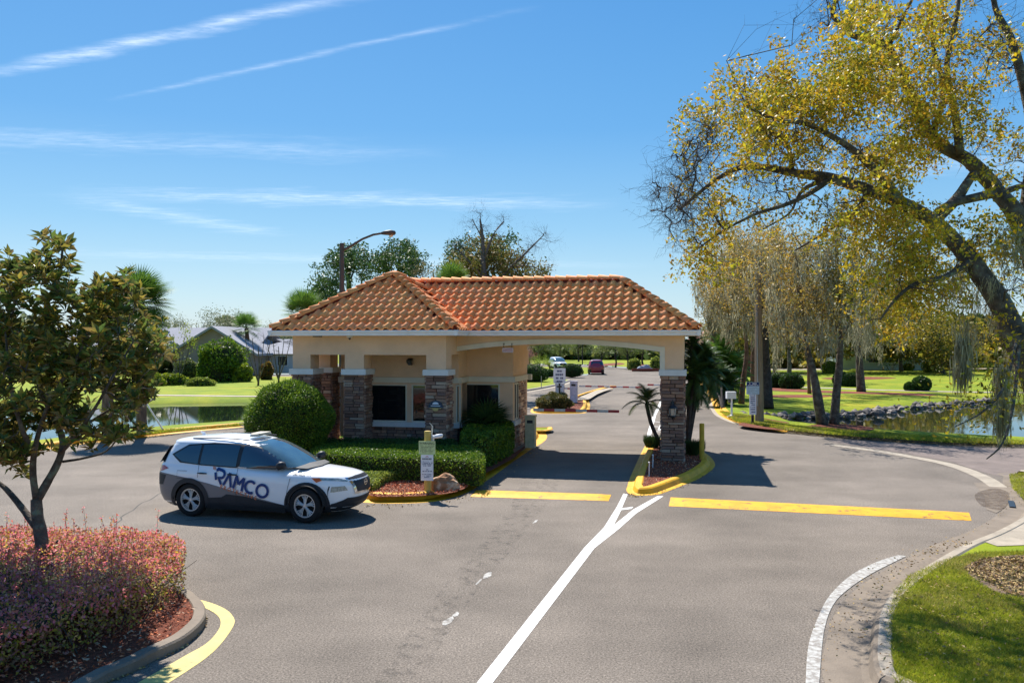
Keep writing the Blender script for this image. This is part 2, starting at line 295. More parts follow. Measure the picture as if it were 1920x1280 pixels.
# ---------------------------------------------------------------- leaf clouds (numpy)
def unit(a): return a / np.maximum(np.linalg.norm(a, axis=-1, keepdims=True), 1e-9)
def leafcloud(name, cen, size, mat, parent=None, aspect=0.5, dirs=None, spread=1.0, **k):
    cen = np.asarray(cen, float); n = len(cen); size = np.broadcast_to(size, (n,)) * nr.uniform(0.65, 1.3, n)
    a = nr.normal(size=(n, 3))
    if dirs is not None: a = unit(dirs) + a * spread * 0.5
    a = unit(a); b = unit(np.cross(a, nr.normal(size=(n, 3)))); nn = np.cross(a, b)
    La = a * size[:, None] * 0.5; Wb = b * size[:, None] * 0.5 * aspect; fold = nn * size[:, None] * 0.10
    v = np.stack([cen - La, cen + Wb + fold, cen + La, cen - Wb + fold], 1).reshape(-1, 3)
    me = bpy.data.meshes.new(name); me.vertices.add(4*n); me.vertices.foreach_set('co', v.ravel())
    me.loops.add(4*n); me.loops.foreach_set('vertex_index', np.arange(4*n, dtype=np.int32))
    me.polygons.add(n); me.polygons.foreach_set('loop_start', np.arange(0, 4*n, 4, dtype=np.int32)); me.polygons.foreach_set('loop_total', np.full(n, 4, dtype=np.int32))
    me.update(calc_edges=True); me.materials.append(mat)
    return ob(name, me, parent, **k)
def strips(name, base, top, width, mat, parent=None, **k):     # thin tapered triangles base -> top
    base = np.asarray(base, float); top = np.asarray(top, float); n = len(base); w = unit(np.cross(top - base, nr.normal(size=(n, 3)))) * (np.broadcast_to(width, (n,)) * 0.5)[:, None]
    v = np.stack([base - w, base + w, top], 1).reshape(-1, 3)
    me = bpy.data.meshes.new(name); me.vertices.add(3*n); me.vertices.foreach_set('co', v.ravel())
    me.loops.add(3*n); me.loops.foreach_set('vertex_index', np.arange(3*n, dtype=np.int32))
    me.polygons.add(n); me.polygons.foreach_set('loop_start', np.arange(0, 3*n, 3, dtype=np.int32)); me.polygons.foreach_set('loop_total', np.full(n, 3, dtype=np.int32))
    me.update(calc_edges=True); me.materials.append(mat)
    return ob(name, me, parent, **k)
def ell(c, r, n, shell=0.0):
    d = unit(nr.normal(size=(n, 3))); q = nr.uniform(shell**3, 1, n)**(1/3)
    return np.asarray(c) + d * q[:, None] * np.asarray(r)
def inpoly(pts, poly):
    x, y = pts[:, 0], pts[:, 1]; c = np.zeros(len(pts), bool); p = np.asarray(poly); j = len(p) - 1
    for i in range(len(p)):
        xi, yi = p[i]; xj, yj = p[j]
        with np.errstate(divide='ignore', invalid='ignore'):
            c ^= ((yi > y) != (yj > y)) & (x < (xj - xi) * (y - yi) / (yj - yi + 1e-12) + xi)
        j = i
    return c
def pdist(pts, poly, closed=True):
    p = np.asarray(poly, float); q = np.roll(p, -1, 0) if closed else p[1:]; p = p if closed else p[:-1]; d = np.full(len(pts), 1e9)
    for a, b in zip(p, q):
        ab = b - a; t = np.clip(((pts - a) @ ab) / max(ab @ ab, 1e-12), 0, 1); d = np.minimum(d, np.linalg.norm(pts - (a + t[:, None]*ab), axis=1))
    return d
def smooth(l, n=6, closed=False):
    p = [np.array(q, float) for q in l]; k = len(p); out = []
    for i in range(k if closed else k-1):
        p0 = p[(i-1) % k] if (closed or i) else p[0]; p1 = p[i]; p2 = p[(i+1) % k]; p3 = p[(i+2) % k] if (closed or i+2 < k) else p[-1]
        for j in range(n):
            t = j/n; out.append(tuple(0.5*((2*p1) + (-p0+p2)*t + (2*p0-5*p1+4*p2-p3)*t*t + (-p0+3*p1-3*p2+p3)*t**3)))
    if not closed: out.append(tuple(p[-1]))
    return out
def offset(l, d, closed=False):
    p = np.asarray(l, float); k = len(p)
    if closed: a = np.roll(p, 1, 0); b = np.roll(p, -1, 0)
    else: a = np.vstack([p[:1], p[:-1]]); b = np.vstack([p[1:], p[-1:]])
    t = b - a; t /= np.maximum(np.linalg.norm(t, axis=1, keepdims=True), 1e-9)
    return p + np.stack([-t[:, 1], t[:, 0]], 1) * d
def kerb(name, line, prof, mats, side=1, closed=False, mi=None):
    """sweep a profile of (inward distance, height) along a 2d line; inward = left of travel * side"""
    rows = [offset(line, d*side, closed) for d, z in prof]; k = len(line); mb = MB(); n = len(prof)
    for i in range(k):
        for j, (d, z) in enumerate(prof): mb.v.append((rows[j][i][0], rows[j][i][1], z))
    for i in range(k if closed else k-1):
        for j in range(n-1):
            q = (i*n+j, ((i+1) % k)*n+j, ((i+1) % k)*n+j+1, i*n+j+1)
            mb.f.append(q if side > 0 else q[::-1]); mb.m.append(mi[j] if mi else 0)
    return mb.build(name, mats, kind='structure')
def sheet(name, poly, z, mat, kind='structure', **k):
    mb = MB(); r = delaunay_2d_cdt([Vector(p) for p in poly], [], [list(range(len(poly)))], 1, 1e-5)
    mb.add([(p.x, p.y, z) for p in r[0]], [tuple(f) for f in r[2]])
    o = mb.build(name, mat, kind=kind) if kind else mb.build(name, mat)
    for a, b in k.items(): o[a] = b
    return o
def strip(name, line, w, z, mat, **k):
    a = offset(line, w/2); b = offset(line, -w/2); return sheet(name, [tuple(p) for p in a] + [tuple(p) for p in b[::-1]], z, mat, **k)
def chips(name, poly, n, z, mat=None, size=0.05, parent=None):
    p = np.asarray(poly); lo, hi = p.min(0), p.max(0); pts = nr.uniform(lo, hi, (n*4, 2)); pts = pts[inpoly(pts, poly)][:n]
    c = np.column_stack([pts, z + nr.uniform(0, 0.03, len(pts))]); d = nr.normal(size=(len(pts), 3)); d[:, 2] *= 0.35
    return leafcloud(name, c, size, mat or m_mulchchip, parent, aspect=0.4, dirs=d, spread=0.3, kind='stuff')
# ================================================================ ground, roads, ponds
left_curb = [(-40, 22.5), (-24, 25.6)] + g2([(0, 855), (75, 845), (150, 833), (232, 824.5), (350, 810), (460, 800)])
left_curb2 = left_curb + [(-4.5, 50.0), (0.99, 62.6), (4.0, 71.5)] + g2([(1078, 714.5)])
right_far = g2([(1270, 698), (1300, 712), (1318, 730), (1332, 748), (1337, 762), (1346, 776), (1363, 786), (1386, 794), (1430, 803), (1470, 810)])
right_grey = g2([(1470, 810), (1530, 815.5), (1600, 821), (1700, 828), (1780, 832.5), (1860, 835), (1920, 836.5)]) + [(26, 29.5), (40, 28)]
near_gut = [(3.2, -6), (3.25, 4), (3.6, 8.2)] + g2([(1546.6, 1280), (1553.5, 1184), (1570.7, 1142.6), (1605, 1105), (1646, 1077), (1701, 1046), (1749.5, 1022), (1804.5, 1001), (1852, 977.5), (1877, 958), (1888, 940), (1886, 925), (1880, 908), (1882, 894), (1893, 886)]) + [(18.5, 24.3), (40, 23.0)]
def inw(l, d): return [tuple(p) for p in offset(l, d)]
main_road = ([(-40, -6)] + inw(smooth(left_curb2, 6), 0.55) + [(3.0, 86.5), (-34, 89), (-34, 97.5)] + g2([(1100, 703.3), (1112, 698), (1110, 690.5)]) + [(6, 122), (-34, 124), (-34, 137), (6, 139)] + g2([(1105, 684.3), (1150, 688.0), (1190, 691), (1240, 694)]) +
             inw(smooth(right_far, 8), 0.55) + inw(smooth(right_grey, 8), 0.42)[1:] + inw(smooth(near_gut[1:], 6), -0.74)[::-1] + [(3.2, -6)])
sheet('road', main_road, 0.0, MA)
pond_r = g2([(1470, 786), (1500, 796), (1540, 801), (1600, 807), (1700, 814.5), (1800, 820.5), (1920, 826.5), (2150, 836), (2150, 748), (1920, 752), (1830, 756), (1760, 761), (1700, 768), (1640, 775), (1570, 780)], -0.15)
pond_l = g2([(-250, 850), (0, 838), (100, 827), (200, 815), (300, 805), (400, 798), (500, 791), (555, 784), (570, 765), (520, 756), (460, 754.5), (300, 757), (100, 762), (-250, 775)], -0.15)
def build_ground():
    gx = np.concatenate([np.arange(-62, 62.1, 1.0)]); pts = []
    X, Y = np.meshgrid(gx, np.arange(18, 84, 1.0)); pts.append(np.column_stack([X.ravel(), Y.ravel()]))
    X, Y = np.meshgrid(np.arange(-62, 62.1, 6.0), np.arange(90, 260, 8.0)); pts.append(np.column_stack([X.ravel(), Y.ravel()]))
    X, Y = np.meshgrid(np.arange(-60, 61, 5.0), np.arange(-6, 17, 3.0)); pts.append(np.column_stack([X.ravel(), Y.ravel()]))
    for p in (pond_r, pond_l):
        for dd in (0.0, 0.4, -0.4, 1.15, -1.15): pts.append(offset(smooth(p, 5, True), dd, True))
    pts.append(np.array([(x, y) for x in (-1500, -400, -150, 150, 400, 1500) for y in (-60, 60, 300, 700, 2500)], float))
    pts = np.vstack(pts); road = np.array(main_road)
    pts = pts[pdist(pts, road) > 0.35]
    pts += nr.uniform(-0.02, 0.02, pts.shape)
    allp = np.vstack([pts, road]); n0 = len(pts)
    ed = [(n0+i, n0+(i+1) % len(road)) for i in range(len(road))]
    r = delaunay_2d_cdt([Vector(p) for p in allp], ed, [], 0, 1e-5)
    vs = np.array([(p.x, p.y) for p in r[0]]); fs = [tuple(f) for f in r[2]]
    cen = np.array([vs[list(f)].mean(0) for f in fs]); keep = ~inpoly(cen, road)
    z = np.full(len(vs), 0.13)
    for p in (pond_r, pond_l):
        ins = inpoly(vs, p); d = pdist(vs, np.array(p)); d = np.where(ins, -d, d)
        zz = np.where(d < 0, -0.15 + d*0.6, -0.15 + np.clip(d/1.1, 0, 1)**0.7 * 0.28); zz = np.maximum(zz, -1.4); z = np.minimum(z, zz)
    z[pdist(vs, road) < 0.05] = 0.13
    z[(pdist(vs, np.array(pond_r)) > 1.2) & (pdist(vs, np.array(pond_l)) > 1.2) & ~inpoly(vs, pond_r) & ~inpoly(vs, pond_l)] = 0.13
    me = bpy.data.meshes.new('grass_ground'); me.from_pydata([(x, y, q) for (x, y), q in zip(vs, z)], [], [f for f, k in zip(fs, keep) if k]); me.materials.append(m_grass)
    me.polygons.foreach_set('use_smooth', [True]*len(me.polygons)); me.update()
    ob('grass_ground', me, kind='structure')
build_ground()
mw = M('pond_water', (0.012, 0.020, 0.012), 0.035, 0.1, 1, bump=0.02, bscale=1.6, spec=1.0)
for q in (pond_r, pond_l):
    sheet('pond_water', [tuple(p) for p in offset(q, 0.9 if np.cross(*(np.array(q[1])-q[0], np.array(q[2])-q[1])) < 0 else -0.9, True)], -0.15, mw)
# kerbs
K_ROLL = [(-0.02, 0.004), (0.30, 0.012), (0.32, 0.02), (0.37, 0.12), (0.41, 0.150), (0.56, 0.155), (0.60, 0.12)]
K_PLAIN = [(0.0, 0.004), (0.03, 0.12), (0.06, 0.150), (0.20, 0.150), (0.22, 0.12)]
kerb('kerb', smooth(left_curb, 6), K_ROLL, [m_yellow], side=1)
kerb('kerb', smooth(left_curb2[-5:], 8), K_ROLL, [m_conc2], side=1)
kerb('kerb', smooth(right_far, 8), [(-0.20, 0.005), (0.0, 0.012)] + K_ROLL[1:], [m_yellow, m_conc2], side=1, mi=[1, 0, 0, 0, 0, 0, 0])
kerb('kerb', smooth(right_grey, 8), [(-0.0, 0.006), (0.24, 0.012), (0.27, 0.11), (0.31, 0.14), (0.44, 0.14), (0.47, 0.10)], [m_conc], side=1)
ng = smooth(near_gut[1:], 6)
kerb('kerb', ng, [(0.0, 0.006), (0.42, -0.0), (0.50, 0.02), (0.55, 0.12), (0.60, 0.152), (0.74, 0.155), (0.78, 0.12)], [m_conc, m_conc2], side=-1, mi=[0, 0, 0, 0, 1, 1])
K_ISL = [(-0.02, 0.004), (0.12, 0.012), (0.14, 0.02), (0.19, 0.12), (0.23, 0.150), (0.36, 0.155), (0.40, 0.12)]
# islands ---------------------------------------------------------
guard_isl = g2([(490, 905), (560, 927), (640, 938), (697, 942.5), (742, 943.5), (802, 941), (842, 934), (873, 923.5), (899, 909), (934, 885), (964, 863), (997, 841), (1017, 829), (1025, 819), (1020, 810), (1010, 806)]) + [(0.9, 35.0), (-0.6, 37.5), (-4, 37.5), (-7.4, 34), (-8.6, 30), (-8.5, 27), (-8.0, 24.6)]
gi = smooth(guard_isl, 7, True)
kerb('kerb', gi, K_ROLL, [m_yellow], side=1, closed=True)
gin = [tuple(p) for p in offset(gi, 0.58, True)]
sheet('planting_bed', gin, 0.13, m_grass)
col_isl = g2([(1176, 919), (1178, 911), (1181, 900), (1192, 874), (1205, 846), (1214, 832), (1228, 829), (1262, 829), (1300, 838), (1327, 853), (1339, 868), (1335, 879), (1311, 896), (1280, 909), (1256, 918.5), (1234, 926), (1206, 928.5), (1184, 926.5)])
ci = smooth(col_isl, 6, True)
kerb('kerb', ci, K_ISL, [m_yellow], side=-1, closed=True)
cin = [tuple(p) for p in offset(ci, -0.38, True)]
sheet('mulch_bed', cin, 0.13, m_mulch)
chips('mulch', cin, 2200, 0.135)
mid_isl = g2([(996, 772.5), (1010, 775), (1050, 775.2), (1090, 774.6), (1101, 771.5), (1106, 762), (1104, 752), (1106, 746), (1120, 738), (1137, 731), (1152, 726.5), (1146, 726.2), (1125, 729.5), (1095, 738), (1060, 750), (1020, 758), (1000, 764)])
mi_ = smooth(mid_isl, 5, True)
kerb('kerb', mi_, K_ISL, [m_yellow], side=1, closed=True)
min_ = [tuple(p) for p in offset(mi_, 0.38, True)]
_mi_clip = [p for p in min_ if p[1] < 56.5]
sheet('mulch_bed', _mi_clip, 0.13, m_mulch)
wedge = g2([(1078, 750), (1104, 749), (1120, 739), (1137, 732), (1149, 727.2), (1142, 727.2), (1118, 732), (1090, 743)], 0.15)
sheet('concrete_median', wedge, 0.165, m_conc2)
# lower left planter
planter_out = [(-16, 4.0), (-5.9, 6.6)] + g2([(201, 1280), (287, 1240), (345, 1212), (381, 1179), (385, 1154), (370, 1133), (345, 1118)]) + g2([(250, 1092), (120, 1072), (-60, 1060), (-400, 1060)])
po = smooth(planter_out, 6)
kerb('kerb', po, [(0.0, 0.004), (0.0, 0.11), (0.02, 0.135), (0.15, 0.14), (0.17, 0.11)], [m_conc], side=1)
pin = [tuple(p) for p in offset(po, 0.155)] + [(-16, 12)]
sheet('mulch_bed', pin, 0.122, m_mulch)
chips('mulch', pin, 26000, 0.128, size=0.055)
yo = g2([(250, 1285), (316, 1280), (381, 1237), (413, 1208), (436.6, 1175), (438.4, 1158), (420, 1140), (381, 1125.5), (331, 1116.5)])
yi = g2([(258, 1280), (345, 1230), (388, 1205), (412, 1176), (409, 1154.5), (381, 1138), (345, 1127), (331, 1122)])
sheet('painted_line', smooth(yo[1:], 5) + smooth(yi, 5)[::-1], 0.004, m_yellowold)
# paint on the road
sheet('painted_line', g2([(893, 1281), (1095, 1027), (1132.7, 988), (1157.3, 948.6), (1169, 925), (1177, 926), (1162, 961.7), (1150.5, 984.5), (1187, 955), (1233, 929.5), (1244, 930), (1193.4, 961.7), (1160.6, 991), (1114.6, 1027.3), (922.7, 1281)]), 0.004, m_white)
sheet('painted_line', g2([(1163.5, 956.2), (1166.8, 952.4), (1187.5, 949.8), (1184.0, 953.6)]), 0.0045, m_white)
wso = g2([(1510.5, 1281), (1515.7, 1211), (1532.8, 1159.8), (1557, 1115), (1598, 1077), (1646, 1053), (1684, 1040.5)]); wsi = g2([(1536, 1281), (1545, 1184), (1563, 1133), (1594, 1102), (1637, 1074), (1699, 1043)])
sheet('painted_line', smooth(wso, 5) + smooth(wsi, 5)[::-1], 0.009, m_whiteworn)
strip('painted_line', g2([(1213, 834), (1219, 806), (1227, 779), (1240, 752), (1262, 728)]), 0.16, 0.004, m_white)
strip('painted_line', g2([(1236, 806), (1243, 790), (1262, 770)]), 0.13, 0.004, m_white)
for v in (826, 817, 808, 799, 790): strip('painted_line', g2([(1212 + (834-v)*0.28, v), (1238, v+1.0)]), 0.12, 0.0045, m_white)
for l in ([(835, 1172), (829, 1171), (830, 1165), (840, 1159), (849, 1154.5), (851, 1160), (846, 1167)], [(848, 1153), (857, 1146), (861, 1149), (859, 1154), (852, 1156)], [(905, 1085), (908, 1077), (916, 1072), (922, 1072), (921, 1079), (912, 1084)],
          [(891, 1095), (902, 1084), (904, 1086), (894, 1096)], [(998, 981), (1004, 975), (1009, 974), (1005, 979)]):
    sheet('painted_mark', g2(l), 0.004, m_whiteworn)
def hump(l, h):   # l: near-left, far-left, far-right, near-right ground points
    a, b, c_, d = [np.array(G(u, v)) for u, v in l]; mb = MB(); n = 6; K = 30
    for k in range(K+1):
        t = k/K; p = a*(1-t) + d*t; q = b*(1-t) + c_*t; e = min(1, min(t, 1-t)*18)
        for j in range(n+1):
            s_ = j/n; r_ = p*(1-s_) + q*s_; mb.v.append((r_[0], r_[1], 0.004 + h*e*math.sin(math.pi*s_)**0.7))
    for k in range(K):
        for j in range(n): o = k*(n+1)+j; mb.f.append((o, o+n+1, o+n+2, o+1)); mb.m.append(0)
    return mb.build('speed_hump', m_bump, smooth=True)
tag(hump([(881.7, 931), (893, 918.6), (1146, 927.2), (1141, 939)], 0.055), 'yellow painted speed hump across the gate lane left of the white line', 'speed hump', 'yellow speed humps before the gate')
tag(hump([(1254, 948.6), (1257.5, 932), (1817, 960.8), (1821.7, 976)], 0.055), 'long yellow painted speed hump across the open lane right of the pillar', 'speed hump', 'yellow speed humps before the gate')
# street on the right with its concrete valley gutter, aprons and walks
vg = g2([(1560, 834), (1640, 845), (1700, 855), (1780, 871), (1840, 893), (1872, 913)])
sheet('side_street', g2([(1545, 820.5), (1600, 824), (1700, 831), (1780, 835.5), (1860, 838), (1925, 839.5)]) + [(40, 27.6), (40, 23.2), (18.5, 24.5)] + g2([(1893, 888), (1872, 893), (1840, 884), (1790, 867), (1700, 850), (1620, 838), (1560, 828)]), 0.004, m_pinkroad)
strip('valley_gutter', smooth(vg, 5), 0.42, 0.009, m_conc2)
sheet('inlet_apron', g2([(1826, 905), (1866, 903), (1888, 915), (1893, 935), (1885, 952), (1868, 962), (1850, 955), (1846, 930)]), 0.0085, m_conc)
sheet('pavement', g2([(1840, 1014), (1885, 991), (1925, 968), (1990, 960), (1990, 1015), (1925, 1022), (1870, 1024)], 0.13), 0.140, m_conc2)
mb = MB(); mb.box(-0.42, 0.42, -0.06, 0.06, -0.02, 0.03); tag(mb.build('storm_drain', m_black, None), 'dark storm drain slot in the kerb beside the speed hump', 'storm drain')
bpy.data.objects['storm_drain'].location = G(1897, 946); bpy.data.objects['storm_drain'].rotation_euler = (0, 0, R(62))
sheet('bare_ground', smooth(g2([(1800, 1068), (1840, 1046), (1925, 1036), (2000, 1050), (2000, 1135), (1900, 1122), (1850, 1105)], 0.14), 5, True), 0.142, m_dirt)
# seams and cracks in the asphalt
m_seam = M('asphalt_crack', (0.075, 0.07, 0.066), 0.9, 0.2, 9)
def crack(l, w, jit=0.0):
    p = g2(l); q = []
    for a, b in zip(p[:-1], p[1:]):
        k = max(2, int(math.dist(a, b)/0.25)) if jit else 1
        for i in range(k): t = i/k; q.append((a[0]*(1-t)+b[0]*t + rnd.uniform(-jit, jit), a[1]*(1-t)+b[1]*t + rnd.uniform(-jit, jit)))
    q.append(p[-1]); strip('road_crack', q, w, 0.003, m_seam)
crack([(1005, 843), (1192, 843.5)], 0.06); crack([(1105, 761.5), (1222, 762.5)], 0.07, 0.01); crack([(1292, 763), (1325, 763)], 0.07)
crack([(205, 1000), (232, 965), (290, 930), (330, 905)], 0.03, 0.05); None
crack([(300, 843), (318, 841.5), (330, 840)], 0.09, 0.02); crack([(350, 975), (385, 972), (412, 973)], 0.05, 0.01)
m_stain = bpy.data.materials.new('oil_stain'); m_stain.use_nodes = True
_n = m_stain.node_tree.nodes; _b = _n['Principled BSDF']; _b.inputs['Base Color'].default_value = (0.05, 0.042, 0.036, 1); _b.inputs['Roughness'].default_value = 0.8
_t = _n.new('ShaderNodeTexNoise'); _t.inputs['Scale'].default_value = 5.0; _t.inputs['Detail'].default_value = 9; _t.inputs['Roughness'].default_value = 0.75
_c = _n.new('ShaderNodeTexCoord'); m_stain.node_tree.links.new(_c.outputs['Object'], _t.inputs['Vector'])
_r = _n.new('ShaderNodeMapRange'); _r.inputs[1].default_value = 0.50; _r.inputs[2].default_value = 0.66; _r.inputs[4].default_value = 0.42; m_stain.node_tree.links.new(_t.outputs[0], _r.inputs[0]); m_stain.node_tree.links.new(_r.outputs[0], _b.inputs['Alpha'])
sheet('tyre_stain', smooth(g2([(985, 900), (1040, 890), (1045, 918), (1000, 975), (960, 1030), (900, 1100), (845, 1180), (800, 1250), (740, 1290), (700, 1285), (770, 1180), (840, 1090), (900, 1020), (950, 960)]), 4, True), 0.0052, m_stain)
0 and sheet('tyre_stain', smooth(g2([(1160, 1000), (1350, 1060), (1500, 1160), (1480, 1230), (1330, 1130), (1180, 1060)]), 4, True), 0.0050, m_stain)
# mulch and beds in front of the guardhouse
bed1 = smooth(g2([(690, 920), (705, 905), (750, 897), (800, 893), (860, 896), (878, 908), (868, 917), (845, 924), (800, 929), (740, 931), (698, 930)], 0.13), 5, True)
sheet('mulch_bed', bed1, 0.137, m_mulch); chips('mulch', bed1, 2600, 0.142, size=0.06)
_hb = g2([(560, 900), (690, 892), (800, 890), (905, 890), (965, 858), (985, 838)], 0.13) + [(0.6, 31.2), (-6, 33), (-7.6, 29), (-7.6, 25.5)]
sheet('mulch_bed', _hb, 0.134, m_mulch)
for l in ([(1385, 797), (1405, 790), (1440, 797), (1470, 806), (1430, 803.5)], [(1500, 803), (1530, 796), (1580, 795), (1640, 803), (1600, 811), (1540, 808)], [(1380, 783), (1395, 777), (1450, 787), (1480, 793), (1430, 792)]):
    sheet('mulch_bed', smooth(g2(l, 0.13), 4, True), 0.139, m_mulch)
m_straw = M('far_mulch', (0.20, 0.05, 0.022), 0.95, 0.3, 3, bump=1.0, bscale=20)
for l in ([(1440, 727), (1520, 731), (1600, 734), (1700, 737), (1755, 740), (1730, 742), (1640, 739), (1560, 737), (1440, 732)], [(1430, 741), (1500, 740), (1560, 742), (1530, 745), (1440, 745)], [(1540, 709), (1600, 706), (1680, 708), (1640, 711), (1580, 712)], [(1180, 683), (1240, 684), (1238, 688), (1190, 688)], [(1125, 683), (1160, 680), (1170, 683), (1130, 686)]):
    sheet('mulch_bed', smooth(g2(l, 0.13), 4, True), 0.142, m_straw)
strip('footpath', g2([(1440, 724), (1560, 728), (1640, 731), (1800, 735), (1920, 736), (2100, 737)], 0.13), 1.3, 0.150, m_conc2)
strip('footpath', g2([(200, 740), (300, 741), (420, 742.5), (520, 743.5)], 0.13), 1.1, 0.150, m_conc2)
strip('footpath', g2([(1360, 703), (1420, 703), (1500, 702)], 0.13), 3.0, 0.150, m_conc2)
sheet('driveway', g2([(1350, 691), (1900, 690), (1900, 692.5), (1350, 694)], 0.13), 0.150, m_conc2)
# grass blades, lower right lawn and fringe
lawn = g2([(1664, 1184), (1668, 1150), (1680, 1110), (1704, 1082), (1768, 1052), (1838, 1036), (1990, 1034), (2040, 1100), (2040, 1290), (1682, 1290)], 0.13)
bare = np.array(smooth(g2([(1808, 1066), (1846, 1048), (1925, 1040), (2000, 1052), (2000, 1130), (1900, 1118), (1852, 1102)], 0.14), 5, True))
def blades(name, poly, n, h, z=0.13, w=0.012, mat=None):
    p = np.asarray(poly); lo, hi = p.min(0), p.max(0); pts = nr.uniform(lo, hi, (n*5, 2)); pts = pts[inpoly(pts, poly)]; pts = pts[~(inpoly(pts, bare) & (nr.random(len(pts)) < .96))][:n]; k = len(pts)
    b = np.column_stack([pts, np.full(k, z)]); t = b + np.column_stack([nr.normal(0, h*0.55, (k, 2)), nr.uniform(0.4, 1.1, k)*h])
    strips(name, b, t, w, mat or l_grass, kind='stuff')
blades('grass', [tuple(q) for q in lawn], 70000, 0.060)
blades('grass', g2([(1892, 890), (1935, 884), (1990, 890), (1990, 935), (1920, 938), (1898, 915)], 0.13), 9000, 0.06)
far_g = g2([(1350, 772), (1380, 790), (1470, 806), (1600, 818), (1780, 829.5), (1920, 833), (1920, 828), (1800, 823), (1600, 809), (1480, 798), (1400, 780)], 0.13)
blades('grass', far_g, 26000, 0.12, w=0.03)
blades('grass', g2([(150, 829), (350, 806), (460, 796), (520, 788), (400, 801.5), (300, 808), (150, 824)], 0.13), 9000, 0.12, w=0.03)
# ================================================================ gatehouse
AL = math.atan(0.2089); D0 = 26.25
gh_loc = Vector((D0*math.sin(AL), D0*math.cos(AL), 0.0))
gate = thing('gatehouse', 'tan stucco gatehouse with terracotta tile roof, stone clad columns and an arch over the lane', 'gatehouse', gh_loc, -AL)
def GH(x, y, z): return gate.matrix_world @ Vector((x, y, z))
GHM = Matrix.Translation(gh_loc) @ Matrix.Rotation(-AL, 4, 'Z')
def tog(p): return GHM.inverted() @ Vector(p)
ZE = 4.10; XL, XR = -12.75, -6.85; YF, YB = -1.72, 4.18; XC, YC_ = -9.8, 1.23; ZA = 5.97
MF, MBK = -0.42, 4.88; ZR = 5.76; YR = 2.23; MX = 0.2; MXR = -2.25
sg = (ZA-ZE)/2.95; sm = (ZR-ZE)/(YR-MF)
def z_pyr(x, y): return ZA - sg*max(abs(x-XC), abs(y-YC_))
def z_main(x, y):
    z = min(ZE + sm*(y-MF), ZE + sm*(MBK-y))
    return min(z, ZE + (ZR-ZE)/(MX-MXR)*(MX-x))
# roof decks
deck = MB()
a = [(XL, YF, ZE), (XR, YF, ZE), (XR, YB, ZE), (XL, YB, ZE), (XC, YC_, ZA)]
deck.add(a, [(0,1,4), (1,2,4), (2,3,4), (3,0,4)])
a = [(XC+0.3, MF, ZE), (MX, MF, ZE), (MX, MBK, ZE), (XC+0.3, MBK, ZE), (-9.45, YR, ZR), (MXR, YR, ZR)]
deck.add(a, [(0,1,5,4), (1,2,5), (2,3,4,5), (3,0,4)])
deck.prism([(-9.45, YR-0.12, ZR-0.06), (-9.45, YR-0.05, ZR+0.09), (-9.45, YR+0.05, ZR+0.09), (-9.45, YR+0.12, ZR-0.06)], (MXR+9.45, 0, 0))
for x_, y_, xx, yy, zz in ((XL, YF, XC, YC_, ZA), (XR, YF, XC, YC_, ZA), (XL, YB, XC, YC_, ZA), (XR, YB, XC, YC_, ZA), (MX, MF, MXR, YR, ZR), (MX, MBK, MXR, YR, ZR)): deck.tube([(x_, y_, ZE+0.03), (xx, yy, zz+0.03)], 0.085, 6)
deck.v = [(x, y, z-0.03) for x, y, z in deck.v]
roof = deck.build('roof', m_tiledark, gate)
# S tile
TW, TE = 0.292, 0.385
def tile_mesh():
    mb = MB(); prof = [(0, 0.012), (0.12, 0.0), (0.26, 0.006), (0.38, 0.028), (0.50, 0.062), (0.64, 0.080), (0.78, 0.070), (0.90, 0.040), (0.985, 0.008)]
    n = len(prof); th = 0.020
    for yy, lift in ((-TE*0.5, 0.036), (TE*0.62, 0.0)):
        for x, z in prof: mb.v.append(((x-0.5)*TW, yy, z+lift))
    for x, z in prof: mb.v.append(((x-0.5)*TW, -TE*0.5, max(0.0, z+0.036-th-0.018)))
    for j in range(n-1):
        mb.f.append((j, j+1, n+j+1, n+j)); mb.m.append(0); mb.f.append((2*n+j, 2*n+j+1, j+1, j)); mb.m.append(0)
    return mb.mesh('roof_tile', m_tile, True)
tm = tile_mesh()
try:
    for p in tm.polygons: p.use_smooth = (p.index % 2 == 0)
except Exception: pass
tiles = []   # (matrix, priority)
def plane_tiles(o, ux, uy, nx, rows, keep, pri):
    """o: eave origin; ux: unit along eave; uy: unit up the slope"""
    nrm = ux.cross(uy)
    for r in range(rows):
        for c_ in range(nx):
            q = o + ux*((c_+0.5)*TW) + uy*((r+0.5)*TE - 0.03)
            if keep(q): tiles.append((Matrix((( ux.x, uy.x, nrm.x, q.x), (ux.y, uy.y, nrm.y, q.y), (ux.z, uy.z, nrm.z, q.z), (0,0,0,1))), pri(q) + rnd.random()*0.01))
def mk(ax, bx, ay, by, h):  # unit vector up-slope
    return Vector((ax, ay, h)).normalized()
X1 = Vector((1, 0, 0))
hz = lambda q: abs(q.x-XC)
